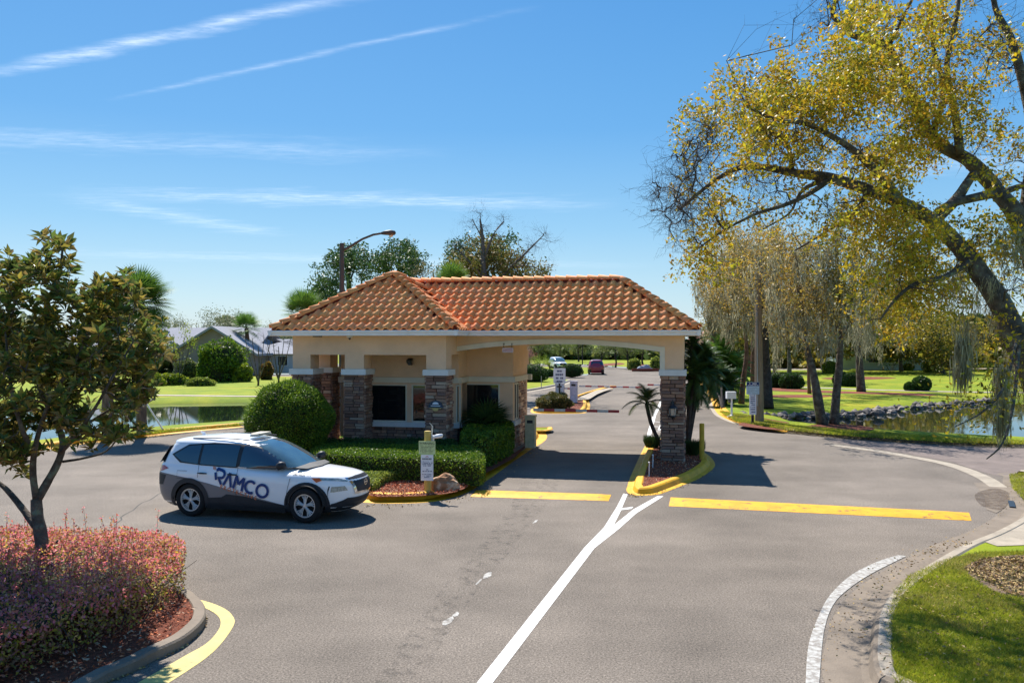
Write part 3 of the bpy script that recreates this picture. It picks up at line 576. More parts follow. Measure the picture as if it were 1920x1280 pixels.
# pyramid front, right, back, left
up = Vector((0, 1, sg)).normalized()
plane_tiles(Vector((XL+0.03, YF, ZE)), X1, up, 20, 9, lambda q: abs(q.x-XC) < YC_-q.y+0.02, lambda q: 1)
up = Vector((-1, 0, sg)).normalized()
plane_tiles(Vector((XR, YF+0.03, ZE)), Vector((0, 1, 0)), up, 20, 9, lambda q: abs(q.y-YC_) < q.x-XC+0.02 and not (q.y > MF-0.35 and z_main(q.x, q.y) > q.z), lambda q: 2)
up = Vector((1, 0, sg)).normalized()
plane_tiles(Vector((XL, YB-0.03, ZE)), Vector((0, -1, 0)), up, 20, 9, lambda q: abs(q.y-YC_) < XC-q.x+0.02, lambda q: 4)
up = Vector((0, -1, sg)).normalized()
plane_tiles(Vector((XR-0.03, YB, ZE)), Vector((-1, 0, 0)), up, 20, 9, lambda q: abs(q.x-XC) < q.y-YC_+0.02 and not (q.y < MBK and q.x > -9.3 and z_main(q.x, q.y) > q.z), lambda q: 5)
up = Vector((0, 1, sm)).normalized()
plane_tiles(Vector((-9.7, MF, ZE)), X1, up, 34, 8, lambda q: q.z < z_main(q.x, q.y)+0.05 and q.x < MX-(q.y-MF)*(MX-MXR)/(YR-MF)+0.05 and (q.x > -9.4) and not (q.y > YF and abs(q.x-XC) < 2.95 and z_pyr(q.x, q.y) > q.z+0.01), lambda q: 0)
up = Vector((0, -1, sm)).normalized()
plane_tiles(Vector((MX, MBK, ZE)), Vector((-1, 0, 0)), up, 33, 8, lambda q: q.x < MX-(MBK-q.y)*(MX-MXR)/(MBK-YR)+0.05 and not (abs(q.x-XC) < 2.95 and q.y < YB and z_pyr(q.x, q.y) > q.z), lambda q: 5)
up = Vector((-1, 0, (ZR-ZE)/(MX-MXR))).normalized()
plane_tiles(Vector((MX, MF, ZE)), Vector((0, 1, 0)), up, 18, 8, lambda q: (q.x > MX-(q.y-MF)*(MX-MXR)/(YR-MF)-0.03) and (q.x > MX-(MBK-q.y)*(MX-MXR)/(MBK-YR)-0.03), lambda q: 3)
tiles.sort(key=lambda t: t[1])
for m_, p_ in tiles[:298]:
    o = ob('roof_tile', tm, roof); o.matrix_local = m_ @ Matrix.Translation((rnd.uniform(-.004, .004), rnd.uniform(-.006, .006), 0))
rest = MB(); tv = [v.co.copy() for v in tm.vertices]; tf = [tuple(p.vertices) for p in tm.polygons]
for m_, p_ in tiles[298:]: rest.add([m_ @ v for v in tv], tf)
rest.build('roof_tile', m_tile2, roof, kind='stuff')
# hip and ridge caps
def cap_mesh(L=0.40, r=0.135):
    mb = MB(); n = 7
    for yy, rr, zz in ((-L*0.5, r*1.10, 0.03), (L*0.56, r*0.86, 0.0)):
        for j in range(n+1):
            an = math.pi*j/n; mb.v.append((math.cos(an)*rr*1.05, yy, math.sin(an)*rr*0.95+zz))
    for j in range(n+1):
        an = math.pi*j/n; mb.v.append((math.cos(an)*r*0.92, -L*0.5, math.sin(an)*r*0.78+0.03))
    for j in range(n): mb.f.append((j, n+1+j, n+2+j, j+1)); mb.m.append(0); mb.f.append((j, j+1, 2*n+3+j, 2*n+2+j)); mb.m.append(0)
    return mb.mesh('ridge_tile', m_tile, True)
cm = cap_mesh()
def caps(a, b):
    a, b = Vector(a), Vector(b); d = b-a; k = max(1, round(d.length/0.355)); uy = d.normalized(); ux = uy.cross(Vector((0, 0, 1))).normalized(); nz_ = ux.cross(uy)
    for i in range(k):
        q = a + d*((i+0.5)/k) + nz_*0.035; o = ob('ridge_tile', cm, roof); o.matrix_local = Matrix(((ux.x, uy.x, nz_.x, q.x), (ux.y, uy.y, nz_.y, q.y), (ux.z, uy.z, nz_.z, q.z), (0,0,0,1)))
cz = ZE + 0.01
for x, y in ((XL, YF), (XR, YF), (XL, YB), (XR, YB)): caps((x, y, cz), (XC, YC_, ZA+0.03))
caps((MX, MF, cz), (MXR, YR, ZR+0.02)); caps((MX, MBK, cz), (MXR, YR, ZR+0.02)); caps((-9.5, YR, ZR+0.02), (MXR, YR, ZR+0.02))
# gutters / fascia and soffit
def gutter(x0, y0, x1, y1, ox, oy, nm='gutter'):
    mb = MB(); d = Vector((x1-x0, y1-y0, 0)); o_ = Vector((ox, oy, 0))
    pr = [(0.0, 0.0), (0.0, -0.155), (0.035, -0.175), (0.085, -0.165), (0.095, -0.10), (0.12, -0.05), (0.12, -0.012), (0.105, -0.012), (0.10, -0.045), (0.02, -0.05)]
    pts = [Vector((x0, y0, ZE-0.005)) + o_*p + Vector((0, 0, z)) for p, z in pr]; mb.prism(pts, d); return mb.build(nm, m_gutter, gate)
gutter(XL-0.10, YF, XR+0.10, YF, 0, -1); gutter(XR, YF-0.11, XR, MF-0.125, 1, 0); gutter(XR+0.002, MF, MX+0.11, MF, 0, -1)
gutter(MX, MF-0.12, MX, MBK+0.12, 1, 0); gutter(XR, MBK, MX, MBK, 0, 1); gutter(XL, YF-0.12, XL, YB+0.12, -1, 0); gutter(XL, YB, XR, YB, 0, 1)
sf = MB(); sf.box(XL, XR, YF, YB, ZE-0.17, ZE-0.15); sf.box(XR, MX, MF, MBK, ZE-0.171, ZE-0.151); sf.build('soffit', m_cream, gate)
# ---- upper stucco walls
ZT = ZE-0.172; ZO = 3.335; ZC1, ZC0 = 2.89, 2.715   # top of stucco, lintel soffit, cap top / bottom
GY0 = -1.30; st = MB()
def col_rect(x0, x1, y0, y1): st.box(x0, x1, y0, y1, ZC1, ZO)
SH = 0.035
colsA = [(-12.33, -11.66, GY0), (-10.58, -9.88, GY0), (-7.93, -7.235, GY0)]
# beam ring of the porch (front and left and right returns) above the openings
st.box(-12.295, -7.27, GY0+0.03, GY0+0.66, ZO, ZT)                 # front beam
st.box(-12.295, -11.695, GY0+0.66, 3.95, ZO, ZT)                  # left beam
st.box(-7.90, -7.27, GY0+0.66, 0.55, ZO, ZT)                      # right return beam
for x0, x1, y in colsA: col_rect(x0+SH, x1-SH, y+0.03, y+0.66)
col_rect(-12.33+SH, -11.66-SH, 0.2+SH, 0.9-SH); col_rect(-12.33+SH, -11.66-SH, 3.2, 3.9)
# core upper walls
st.box(-11.45, -7.38, 0.55, 0.75, 2.57, ZT); st.box(-11.45, -11.25, 0.75, 3.9, 0.1, ZT); st.box(-11.25, -5.99, 3.7, 3.9, 0.1, ZT)
st.box(-7.38, -5.99, 1.65, 1.85, 2.57, ZT); st.box(-7.58, -7.38, 0.75, 1.85, 0.1, ZT)
st.box(-5.99, -5.79, 1.65, 3.9, 2.57, ZT); st.box(-5.99, -5.79, 2.72, 3.9, 0.1, 2.57)
st.build('wall', m_stucco, gate)
# arches, front and back, over the lane
XA0, XA1 = -7.27, -0.90
def arch_z(x, off=0.0):
    t = (x-(XA0+XA1)/2)/((XA1-XA0)/2); return 3.44 + 0.235*(1-t*t) + off
def arch_wall(y0, y1, nm):
    mb = MB(); n = 24; xs = [XA0 + (XA1-XA0)*i/n for i in range(n+1)]
    for x0, x1 in zip(xs[:-1], xs[1:]): mb.prism([(x0, y0, arch_z(x0)), (x1, y0, arch_z(x1)), (x1, y0, ZT), (x0, y0, ZT)], (0, y1-y0, 0))
    mb.box(XA1, -0.185, y0, y1, ZC1, ZT)
    mb.build(nm, m_stucco, gate)
    tr = MB()
    yy0, yy1 = (y0-0.045, y0+0.02) if y0 < 1 else (y1-0.02, y1+0.045)
    for x0, x1 in zip(xs[:-1], xs[1:]):
        tr.prism([(x0, yy0, arch_z(x0, -0.002)), (x1, yy0, arch_z(x1, -0.002)), (x1, yy0, arch_z(x1, 0.15)), (x0, yy0, arch_z(x0, 0.15))], (0, yy1-yy0, 0))
    tr.box(XA1-0.002, XA1+0.15, yy0-0.001, yy1, ZC1+0.002, arch_z(XA1)+0.148)
    tr.build('arch_trim', m_cream, gate)
arch_wall(0.0, 0.62, 'arch'); arch_wall(4.16, 4.78, 'arch')
mb = MB(); mb.box(XA0, MX-0.4, 0.62, 4.16, 3.78, 3.80); mb.build('ceiling', m_cream, gate)
mb = MB(); mb.box(-0.80, -0.185, 0.62, 4.16, 3.3, ZT); mb.build('side_beam', m_stucco, gate)
mb = MB(); mb.box(-7.27, -5.79, 3.9, 4.16, 0.1, ZT); mb.box(-7.27, -5.85, 4.16, 4.78, 2.9, 3.43); mb.build('wall', m_stucco, gate)
# ---- stone columns
un = MB(); un.add([(-.5,-.5,-.5),(.5,-.5,-.5),(.5,.5,-.5),(-.5,.5,-.5),(-.46,-.42,.5),(.46,-.44,.5),(.45,.42,.5),(-.44,.44,.5)], [(3,2,1,0),(0,1,5,4),(1,2,6,5),(2,3,7,6),(3,0,4,7),(4,5,6,7)])
stone_me = un.mesh('stone', m_stone); sv = [v.co.copy() for v in stone_me.vertices]; sfc = [tuple(p.vertices) for p in stone_me.polygons]
n_single = [0]
def stone_face(parent, o, ux, w, z0, z1, single, coll):
    """ledge stones on one face: o corner, ux direction along the face, outward = ux x z reversed"""
    nrm = ux.cross(Vector((0, 0, 1))); z = z0; r_ = 0
    while z < z1 - 0.03:
        h = min(rnd.uniform(0.065, 0.125), z1-z); 
        if z1-z-h < 0.04: h = z1-z
        x = -0.02 if r_ % 2 else 0.0; r_ += 1
        while x < w - 0.02:
            L = rnd.uniform(0.16, 0.46); L = min(L, w - x + (0.012 if r_ % 2 else 0.0))
            if w - x - L < 0.08: L = w - x + 0.01
            dep = rnd.uniform(0.03, 0.075)
            c_ = o + ux*(x+L/2) + Vector((0, 0, z+h/2)) + nrm*(dep/2-0.01)
            wob = Matrix.Rotation(rnd.uniform(-.03, .03), 4, 'Y')
            m_ = Matrix(((ux.x*(L-0.008), 0, nrm.x*dep, c_.x), (ux.y*(L-0.008), 0, nrm.y*dep, c_.y), (0, (h-0.010), 0, c_.z), (0, 0, 0, 1)))
            if single and n_single[0] < 298:
                s_ = ob('stone', stone_me, parent); s_.matrix_local = m_; n_single[0] += 1
            else: coll.add([m_ @ v for v in sv], sfc)
            x += L
        z += h
def stone_column(x0, y0, w, single=(), z1=ZC0, z0=0.05):
    mb = MB(); e = 0.03; mb.box(x0+e, x0+w-e, y0+e, y0+w-e, z0, z1-0.002); c_ = mb.build('stone_column', m_mortar, gate); q = MB()
    for nm, o, ux in (('f', Vector((x0+e, y0+e, 0)), Vector((1, 0, 0))), ('r', Vector((x0+w-e, y0+e, 0)), Vector((0, 1, 0))), ('b', Vector((x0+w-e, y0+w-e, 0)), Vector((-1, 0, 0))), ('l', Vector((x0+e, y0+w-e, 0)), Vector((0, -1, 0)))):
        stone_face(c_, o, ux, w-2*e, z0, z1, nm in single, q)
    if q.f: q.build('stone', m_stone2, c_, kind='stuff')
    k = MB(); k.box(x0-0.055, x0+w+0.055, y0-0.055, y0+w+0.055, z1, ZC1); k.build('capital', m_trim, c_)
    return c_
stone_column(-0.875, 0.0-0.03, 0.71, 'f')
stone_column(-10.58, GY0, 0.70, 'fr'); stone_column(-7.93, GY0, 0.70, 'fr'); stone_column(-12.33, GY0, 0.70, '')
stone_column(-12.33, 0.2, 0.70, ''); stone_column(-12.33, 3.2, 0.70, ''); stone_column(-0.875, 4.12, 0.70, '')
# ---- booth lower walls with stone, bands, sills, windows
ZB1, ZB0, ZS1, ZS0 = 2.57, 2.39, 1.10, 0.945
sw = MB()
sw.box(-11.25, -7.42, 0.58, 0.73, 0.05, ZS0); sw.box(-7.40, -6.0, 1.68, 1.83, 0.05, ZS0); sw.box(-5.97, -5.82, 1.68, 3.88, 0.05, 2.39); sw.box(-7.40, -7.36, 0.6, 1.8, 0.05, ZS0)
swo = sw.build('stone_wall', m_mortar, gate); q = MB()
stone_face(swo, Vector((-11.25, 0.58, 0)), Vector((1, 0, 0)), 3.84, 0.05, ZS0, False, q)
stone_face(swo, Vector((-7.39, 1.68, 0)), Vector((1, 0, 0)), 1.58, 0.05, ZS0, False, q)
stone_face(swo, Vector((-5.82, 1.66, 0)), Vector((0, 1, 0)), 0.95, 0.05, ZS0, False, q)
stone_face(swo, Vector((-5.82, 2.62, 0)), Vector((0, 1, 0)), 1.24, 0.05, 2.39, False, q)
q.build('stone', m_stone2, swo, kind='stuff')
bd = MB(); bd.box(-11.52, -7.345, 0.47, 0.60, ZB0, ZB1); bd.box(-7.42, -7.30, 0.60, 1.60, ZB0, ZB1); bd.box(-7.30, -5.715, 1.57, 1.70, ZB0, ZB1); bd.box(-5.80, -5.715, 1.70, 3.95, ZB0, ZB1); bd.box(-5.80, -5.62, 3.95, 4.25, ZB0-0.02, ZB1-0.005)
bd.build('band', m_cream, gate)
sl = MB(); sl.box(-11.30, -7.30, 0.42, 0.62, ZS0, ZS1); sl.box(-7.44, -7.28, 0.62, 1.55, ZS0, ZS1); sl.box(-7.28, -5.69, 1.52, 1.72, ZS0, ZS1); sl.box(-5.80, -5.69, 1.72, 2.55, ZS0, ZS1)
sl.build('sill', m_trim, gate)
# window openings: posts of stucco between, white frames and glass
def window(x0, x1, y, z0=ZS1, z1=ZB0-0.05, side=False):
    f = MB(); t = 0.045
    def bx(a, b, c_, d): 
        if side: f.box(y-0.02, y+0.03, a, b, c_, d)
        else: f.box(a, b, y-0.02, y+0.03, c_, d)
    bx(x0, x0+t, z0, z1); bx(x1-t, x1, z0, z1); bx(x0+t, x1-t, z1-t, z1); bx(x0+t, x1-t, z0, z0+t)
    w = f.build('window', m_cream, gate); g = MB()
    if side: g.box(y, y+0.006, x0+t, x1-t, z0+t, z1-t)
    else: g.box(x0+t, x1-t, y, y+0.006, z0+t, z1-t)
    g.build('pane', m_glass, w)
pw = MB()
def post(a, b, y, z0=ZS1, z1=ZB0): pw.box(a, b, y-0.0, y+0.18, z0, z1)
def xs_at(u, y):   # local x where pixel column u meets the plane y
    ph = math.atan((u-CX)/F); return (D0+y)*math.tan(ph-AL)
w1 = xs_at(763, 0.55); w2 = xs_at(772, 0.55); w0 = -10.75
window(w0, w1, 0.56); window(w2, -7.95, 0.56); post(w1, w2, 0.55); post(-11.25, w0, 0.55)
n1, n2 = xs_at(855, 0.55), xs_at(860.5, 0.55); post(-7.95, n1, 0.55); window(n1, n2+0.06, 0.56); post(n2+0.06, -7.38, 0.55); pw.box(-7.56, -7.38, 0.73, 1.65, ZS1, ZB0)
b1, b2 = xs_at(873, 1.65), xs_at(937, 1.65); window(b1-0.05, b2, 1.66); post(-7.38, b1-0.05, 1.65); post(b2, -5.80, 1.65)
window(1.92, 2.28, -5.83, side=True); window(2.30, 2.62, -5.83, side=True); pw.box(-5.98, -5.80, 1.83, 1.92, ZS1, ZB0)
pw.box(-11.25, -7.4, 0.56, 0.70, ZB0-0.05, ZB0+0.001); pw.box(-7.4, -5.83, 1.66, 1.80, ZB0-0.05, ZB0+0.001); pw.box(-5.96, -5.82, 1.8, 2.7, ZB0-0.05, ZB0+0.001)
pw.build('window_post', m_stucco, gate)
# interior
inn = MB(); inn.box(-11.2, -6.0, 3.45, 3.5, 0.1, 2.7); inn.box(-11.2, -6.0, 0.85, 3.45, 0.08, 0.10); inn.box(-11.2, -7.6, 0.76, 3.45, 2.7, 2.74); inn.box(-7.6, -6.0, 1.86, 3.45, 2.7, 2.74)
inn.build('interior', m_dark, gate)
inn = MB(); inn.box(-10.2, -8.2, 1.2, 1.75, 0.78, 0.82); inn.box(-7.3, -6.2, 2.2, 2.7, 0.82, 0.86); inn.box(-9.3, -8.9, 1.3, 1.36, 0.95, 1.25); inn.box(-7.0, -6.45, 2.45, 2.5, 1.0, 1.35)
inn.build('desk', M('desk_wood', (0.16, 0.12, 0.09)), gate)
blm = M('pale_blind', (0.34, 0.30, 0.28), 0.8); bl = MB()
for i in range(36): bl.box(w2+0.08, -7.7, 0.95, 0.97, ZS1+0.04+i*0.034, ZS1+0.065+i*0.034)
bl.build('blind', blm, gate)
bl = MB(); bl.lathe([(0.22, 0.9), (0.28, 1.15), (0.30, 1.45), (0.26, 1.75), (0.12, 1.9)], (w2+0.18, 0.85, 0), 10); bl.build('office_chair', m_black, gate)
bl = MB(); bl.lathe([(0.03, 1.15), (0.11, 1.22), (0.13, 1.4), (0.09, 1.55), (0.02, 1.6)], (w1-0.16, 0.9, 0), 8); bl.build('safety_vest', M('hi_vis', (0.55, 0.55, 0.02)), gate)
bl = MB(); bl.box(w1-0.30, w1-0.12, 1.0, 1.02, 1.6, 2.35); bl.build('notice', blm, gate)
bl = MB(); bl.add([(-6.95, 1.95, 1.93), (-6.38, 1.95, 1.74), (-6.38, 1.95, 1.84), (-6.95, 1.95, 2.06)], [(0, 1, 2, 3)]); bl.build('clipboard', m_signw, gate)
# door in the shade between the left columns
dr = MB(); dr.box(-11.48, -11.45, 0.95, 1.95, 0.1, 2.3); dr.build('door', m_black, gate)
sb = MB(); sb.box(-12.2, -7.2, -1.2, 0.6, 0.04, 0.142); sb.box(-7.2, -5.6, 1.0, 4.2, 0.04, 0.142); sb.box(-12.2, -5.72, 0.6, 4.2, 0.04, 0.141); sb.build('plinth', m_conc, gate)
# fittings
fx = MB(); x = xs_at(770, 0.5); fx.lathe([(0.05, 0), (0.09, 0.06), (0.10, 0.14), (0.04, 0.2)], (x, 0.35, 3.0), 8); fx.box(x-0.05, x+0.05, 0.35, 0.55, 3.12, 3.2); fx.box(x+0.02, x+0.12, 0.18, 0.34, 2.98, 3.06)
fx.build('flood_light', m_black, gate)
fx = MB(); x = xs_at(658, -1.4); fx.lathe([(0.09, 0), (0.09, -0.05), (0.05, -0.07)], (x, -1.50, ZE-0.17), 10); fx.build('dome_camera', m_signw, gate)
fx = MB(); fx.lathe([(0.045, -0.06), (0.03, -0.12), (0.005, -0.13)], (x, -1.50, ZE-0.17), 8); fx.build('camera_lens', m_black, gate)
fx = MB(); x = xs_at(597, -1.4); fx.box(x-0.12, x+0.12, -1.55, -1.4, ZE-0.21, ZE-0.172); fx.build('soffit_light', m_lampgray, gate)
# lantern on the pillar
lt = Vector((-0.52, -0.19, 0)); ln = MB()
zc = 3.75-(765-640)*25.6/F; ln.lathe([(0.02, 0.34), (0.035, 0.28), (0.06, 0.26), (0.13, 0.19), (0.145, 0.16), (0.125, 0.15)], (lt.x, lt.y, zc-0.16), 6)
ln.lathe([(0.10, -0.17), (0.105, -0.20), (0.05, -0.24), (0.01, -0.28)], (lt.x, lt.y, zc-0.05), 6); ln.tube([(lt.x, lt.y, zc+0.10), (lt.x, lt.y+0.02, zc+0.26), (lt.x, lt.y+0.1, zc+0.24), (lt.x, lt.y+0.18, zc+0.14)], 0.012, 6); ln.box(lt.x-0.05, lt.x+0.05, lt.y+0.13, lt.y+0.18, zc-0.08, zc+0.2)
for i in range(6):
    an = math.pi/3*i; ln.tube([(lt.x+0.12*math.cos(an), lt.y+0.12*math.sin(an), zc-0.01), (lt.x+0.09*math.cos(an), lt.y+0.09*math.sin(an), zc-0.22)], 0.008, 4)
lo = ln.build('lantern', m_black, gate); gl = MB(); gl.lathe([(0.11, -0.01), (0.085, -0.215)], (lt.x, lt.y, zc), 6); gl.build('lantern_glass', m_lampglass, lo)
# plaque on the column: dark arched board with pale arch and gold base
px0 = xs_at(818, GY0); pz = 3.75-(758-640)*25.9/F; pb = MB()
def disc(cx, cz, rx, rz, y, d, mbq, a0=0, a1=2*math.pi, n=18):
    mbq.prism([(cx+rx*math.cos(a0+(a1-a0)*i/n), y, cz+rz*math.sin(a0+(a1-a0)*i/n)) for i in range(n+ (1 if a1-a0 < 6.2 else 0))][::-1], (0, d, 0))
disc(px0, pz-0.10, 0.235, 0.22, GY0-0.075, 0.03, pb, 0, math.pi); pb.box(px0-0.2, px0+0.2, GY0-0.075, GY0-0.045, pz-0.14, pz-0.10)
plq = pb.build('plaque', M('plaque_board', (0.012, 0.04, 0.08), 0.4), gate)
pb = MB(); disc(px0, pz-0.0, 0.10, 0.075, GY0-0.082, 0.01, pb, 0, math.pi); pb.box(px0-0.15, px0+0.15, GY0-0.082, GY0-0.072, pz-0.055, pz-0.03); pb.build('emblem', M('plaque_silver', (0.55, 0.65, 0.75), 0.3), plq)
pb = MB(); pb.prism([(px0-0.10, GY0-0.085, pz-0.12), (px0-0.06, GY0-0.085, pz-0.20), (px0+0.06, GY0-0.085, pz-0.20), (px0+0.10, GY0-0.085, pz-0.12)], (0, 0.01, 0)); pb.box(px0-0.19, px0+0.19, GY0-0.086, GY0-0.075, pz-0.125, pz-0.105); pb.build('scroll', m_gold, plq)
# hanging clearance sign
cs = thing('clearance_sign', 'small white and pink sign hanging from the arch over the lane', 'sign', GHM @ Vector((xs_at(952.5, -0.05), -0.08, 3.75-(656-640)*26.9/F)), -AL)
mb = MB(); mb.box(-0.175, 0.175, -0.008, 0.008, -0.075, 0.07); mb.build('board', m_pink, cs)
mb = MB()
for i, w in enumerate((0.02, 0.02, 0.026, 0.022, 0.024, 0.02, 0.026, 0.022, 0.02)): x = -0.14 + i*0.033; mb.box(x, x+w*0.25, -0.011, -0.008, -0.03, 0.03); mb.box(x, x+w, -0.011, -0.008, 0.022, 0.03); mb.box(x, x+w*(0.6 if i % 2 else 1), -0.0112, -0.008, -0.03, -0.022)
mb.build('lettering', m_red, cs)
for sx in (-0.13, 0.13): mb = MB(); mb.tube([(sx, 0, 0.07), (sx, 0, 0.20)], 0.008, 5); mb.box(sx-0.02, sx+0.02, -0.01, 0.03, 0.19, 0.21); mb.build('hook', m_black, cs)
# ================================================================ plants
def leafy(parent, cen, size, mat, name='foliage', aspect=0.5, dirs=None, spread=1.0): return leafcloud(name, cen, size, mat, parent, aspect, dirs, spread, kind='stuff')
def bumpy(p, c, r, amp=0.10, fr=2.2):
    q = np.array([noise.noise(Vector(x)*fr) for x in p]); d = (p - c)/r; return p + d*r*(amp*q)[:, None]
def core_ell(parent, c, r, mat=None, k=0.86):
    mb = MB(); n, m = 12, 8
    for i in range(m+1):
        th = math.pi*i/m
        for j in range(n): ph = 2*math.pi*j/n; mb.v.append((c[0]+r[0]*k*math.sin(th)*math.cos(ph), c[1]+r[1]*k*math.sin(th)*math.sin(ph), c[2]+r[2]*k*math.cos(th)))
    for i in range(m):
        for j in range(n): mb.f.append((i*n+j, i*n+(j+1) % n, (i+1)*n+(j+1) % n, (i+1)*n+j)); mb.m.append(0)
    mb.build('stems_or_core', mat or m_core, parent)  # solid dark blob behind the leaves, its colour stands for inner shade
def shrub(name, label, cat, base, r, n, size, mat, group=None, shell=0.80, lobes=5, dome=0.5):
    """rounded shrub: base point, radii; a dome of leaves"""
    t = thing(name, label, cat, base, 0, group); r = np.array(r, float); c = np.array([0, 0, r[2]*dome]); P_ = []
    p = ell(c, r, n, shell); P_.append(p)
    for _ in range(lobes):
        d = unit(nr.normal(size=3)); d[2] = abs(d[2])*0.6; P_.append(ell(c + d*r*0.62, r*nr.uniform(0.35, 0.5), n//6, 0.6))
    p = np.vstack(P_); p = p[p[:, 2] > 0.0]
    leafy(t, bumpy(p, c, r, .12 if lobes == 0 else .30, 1.7/max(r)*1.3), size, mat, dirs=(p-c)/r, spread=1.8); core_ell(t, c, r); return t
def boxhedge(name, label, poly, h, n, size, mat, z=0.13, cat='hedge', topmat=None, rag=0.05):
    poly = np.array(poly); c = poly.mean(0); t = thing(name, label, cat, (c[0], c[1], z)); lo, hi = poly.min(0), poly.max(0)
    pts = nr.uniform(lo, hi, (n*6, 2)); pts = pts[inpoly(pts, poly)]; d = pdist(pts, poly)
    keep = nr.random(len(pts)) < np.where(d < 0.14, 1.0, 0.42); pts, d = pts[keep][:n], d[keep][:n]; k = len(pts)
    zz = np.where(d < 0.14, nr.uniform(0.03, 1, k), nr.uniform(0.86, 1, k))*h*(1-0.12*np.exp(-d/0.08))
    zz += np.array([noise.noise(Vector((x*1.3, y*1.3, 0))) for x, y in pts])*rag + nr.normal(0, 0.012, k)
    leafy(t, np.column_stack([pts-c, zz]), size, mat, dirs=np.column_stack([np.zeros(k), np.zeros(k)-0.4, np.ones(k)]), spread=2.4)
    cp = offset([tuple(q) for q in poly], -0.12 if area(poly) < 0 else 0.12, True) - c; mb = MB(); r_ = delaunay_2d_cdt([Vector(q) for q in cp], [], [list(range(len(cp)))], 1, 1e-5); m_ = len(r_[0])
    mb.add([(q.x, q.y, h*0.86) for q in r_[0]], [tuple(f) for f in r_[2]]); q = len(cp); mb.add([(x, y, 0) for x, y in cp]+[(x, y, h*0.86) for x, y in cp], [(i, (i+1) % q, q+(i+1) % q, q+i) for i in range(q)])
    mb.build('stems_or_core', m_core, t); return t  # solid hedge core, shaded depth put into its dark colour
def area(p): p = np.asarray(p); q = np.roll(p, -1, 0); return 0.5*np.sum(p[:, 0]*q[:, 1]-q[:, 0]*p[:, 1])
# hedges and shrubs round the guardhouse
hz0 = 0.13
hedge = smooth(g2([(585, 843), (640, 849), (720, 853), (800, 856), (870, 860), (905, 862), (900, 836), (800, 831), (700, 829), (600, 830)], .80), 3, True)
boxhedge('clipped_hedge', 'long clipped green hedge, sunlit on top, before the guardhouse windows', hedge, 0.67, 34000, 0.060, l_hedge)
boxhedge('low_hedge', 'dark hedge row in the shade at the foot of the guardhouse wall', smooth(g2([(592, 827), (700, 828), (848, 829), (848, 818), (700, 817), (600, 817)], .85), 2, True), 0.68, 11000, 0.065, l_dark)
boxhedge('corner_hedge', 'taller leafy green hedge by the yellow kerb at the booth corner', smooth(g2([(866, 872), (905, 878), (935, 868), (960, 853), (962, 843), (925, 840), (872, 845)], hz0), 3, True), 0.92, 17000, 0.085, l_hedge, rag=0.16)
boxhedge('ground_cover', 'low pale green ground cover plants behind the signpost mulch', smooth(g2([(640, 919), (700, 922), (722, 908), (765, 900), (830, 898), (866, 905), (886, 905), (905, 894), (860, 893), (760, 893), (660, 897)], hz0), 3, True), 0.24, 17000, 0.06, l_hedge2, cat='ground cover', rag=0.08)
shrub('round_shrub', 'large dome shaped clipped green bush beside the left end of the guardhouse', 'shrub', (G(541, 872, .13)), (1.25, 1.25, 1.27), 42000, 0.06, l_hedge, shell=0.9, lobes=0, dome=0.95)
_rs = [o for o in C.objects if o.name == 'round_shrub'][0]; _k = 500; _dd = unit(nr.normal(size=(_k, 3))); _dd[:, 2] = np.abs(_dd[:, 2]); _c = np.array([0, 0, 1.27*.95]) + _dd*np.array([1.25, 1.25, 1.27])*1.0
strips('shoots', _c, _c + _dd*nr.uniform(.05, .16, (_k, 1)) + nr.normal(size=(_k, 3))*.02, .022, l_hedge, _rs, kind='stuff')
shrub('yellow_shrub', 'small yellow green bush on the kerb behind the booth corner', 'shrub', G(991, 829, .13), (0.22, 0.3, 0.42), 1500, 0.09, l_yel, lobes=2)
shrub('island_shrub', 'rounded dark olive bush on the small island behind the lane sign', 'shrub', G(1040, 766, .13), (0.95, 0.8, 0.55), 9000, 0.09, leafmat('olive_shrub_leaf', [(0.10, 0.11, 0.03), (0.16, 0.15, 0.04), (0.22, 0.16, 0.06), (0.07, 0.09, 0.02)]), dome=0.6)
for (u, v), r_, n, lb in (((1222, 838), (.32, .3, .28), 1500, 'dark tuft of grassy plants left of the pillar foot'), ((1300, 852), (.42, .35, .32), 2200, 'dark feathery plants right of the pillar foot')):
    b = G(u, v, .13); t = thing('grassy_plant', lb, 'plant', b, 0, 'grassy plants at the foot of the pillar'); k = n; a = nr.uniform(0, 6.28, k); q = nr.uniform(0, 1, k)**.5
    base = np.column_stack([np.cos(a)*q*r_[0]*.6, np.sin(a)*q*r_[1]*.6, np.zeros(k)]); strips('leaf', base, base*1.7+np.column_stack([np.zeros((k, 2)), nr.uniform(.5, 1.3, k)*r_[2]*1.3]), 0.03, l_palmd, t, kind='stuff')
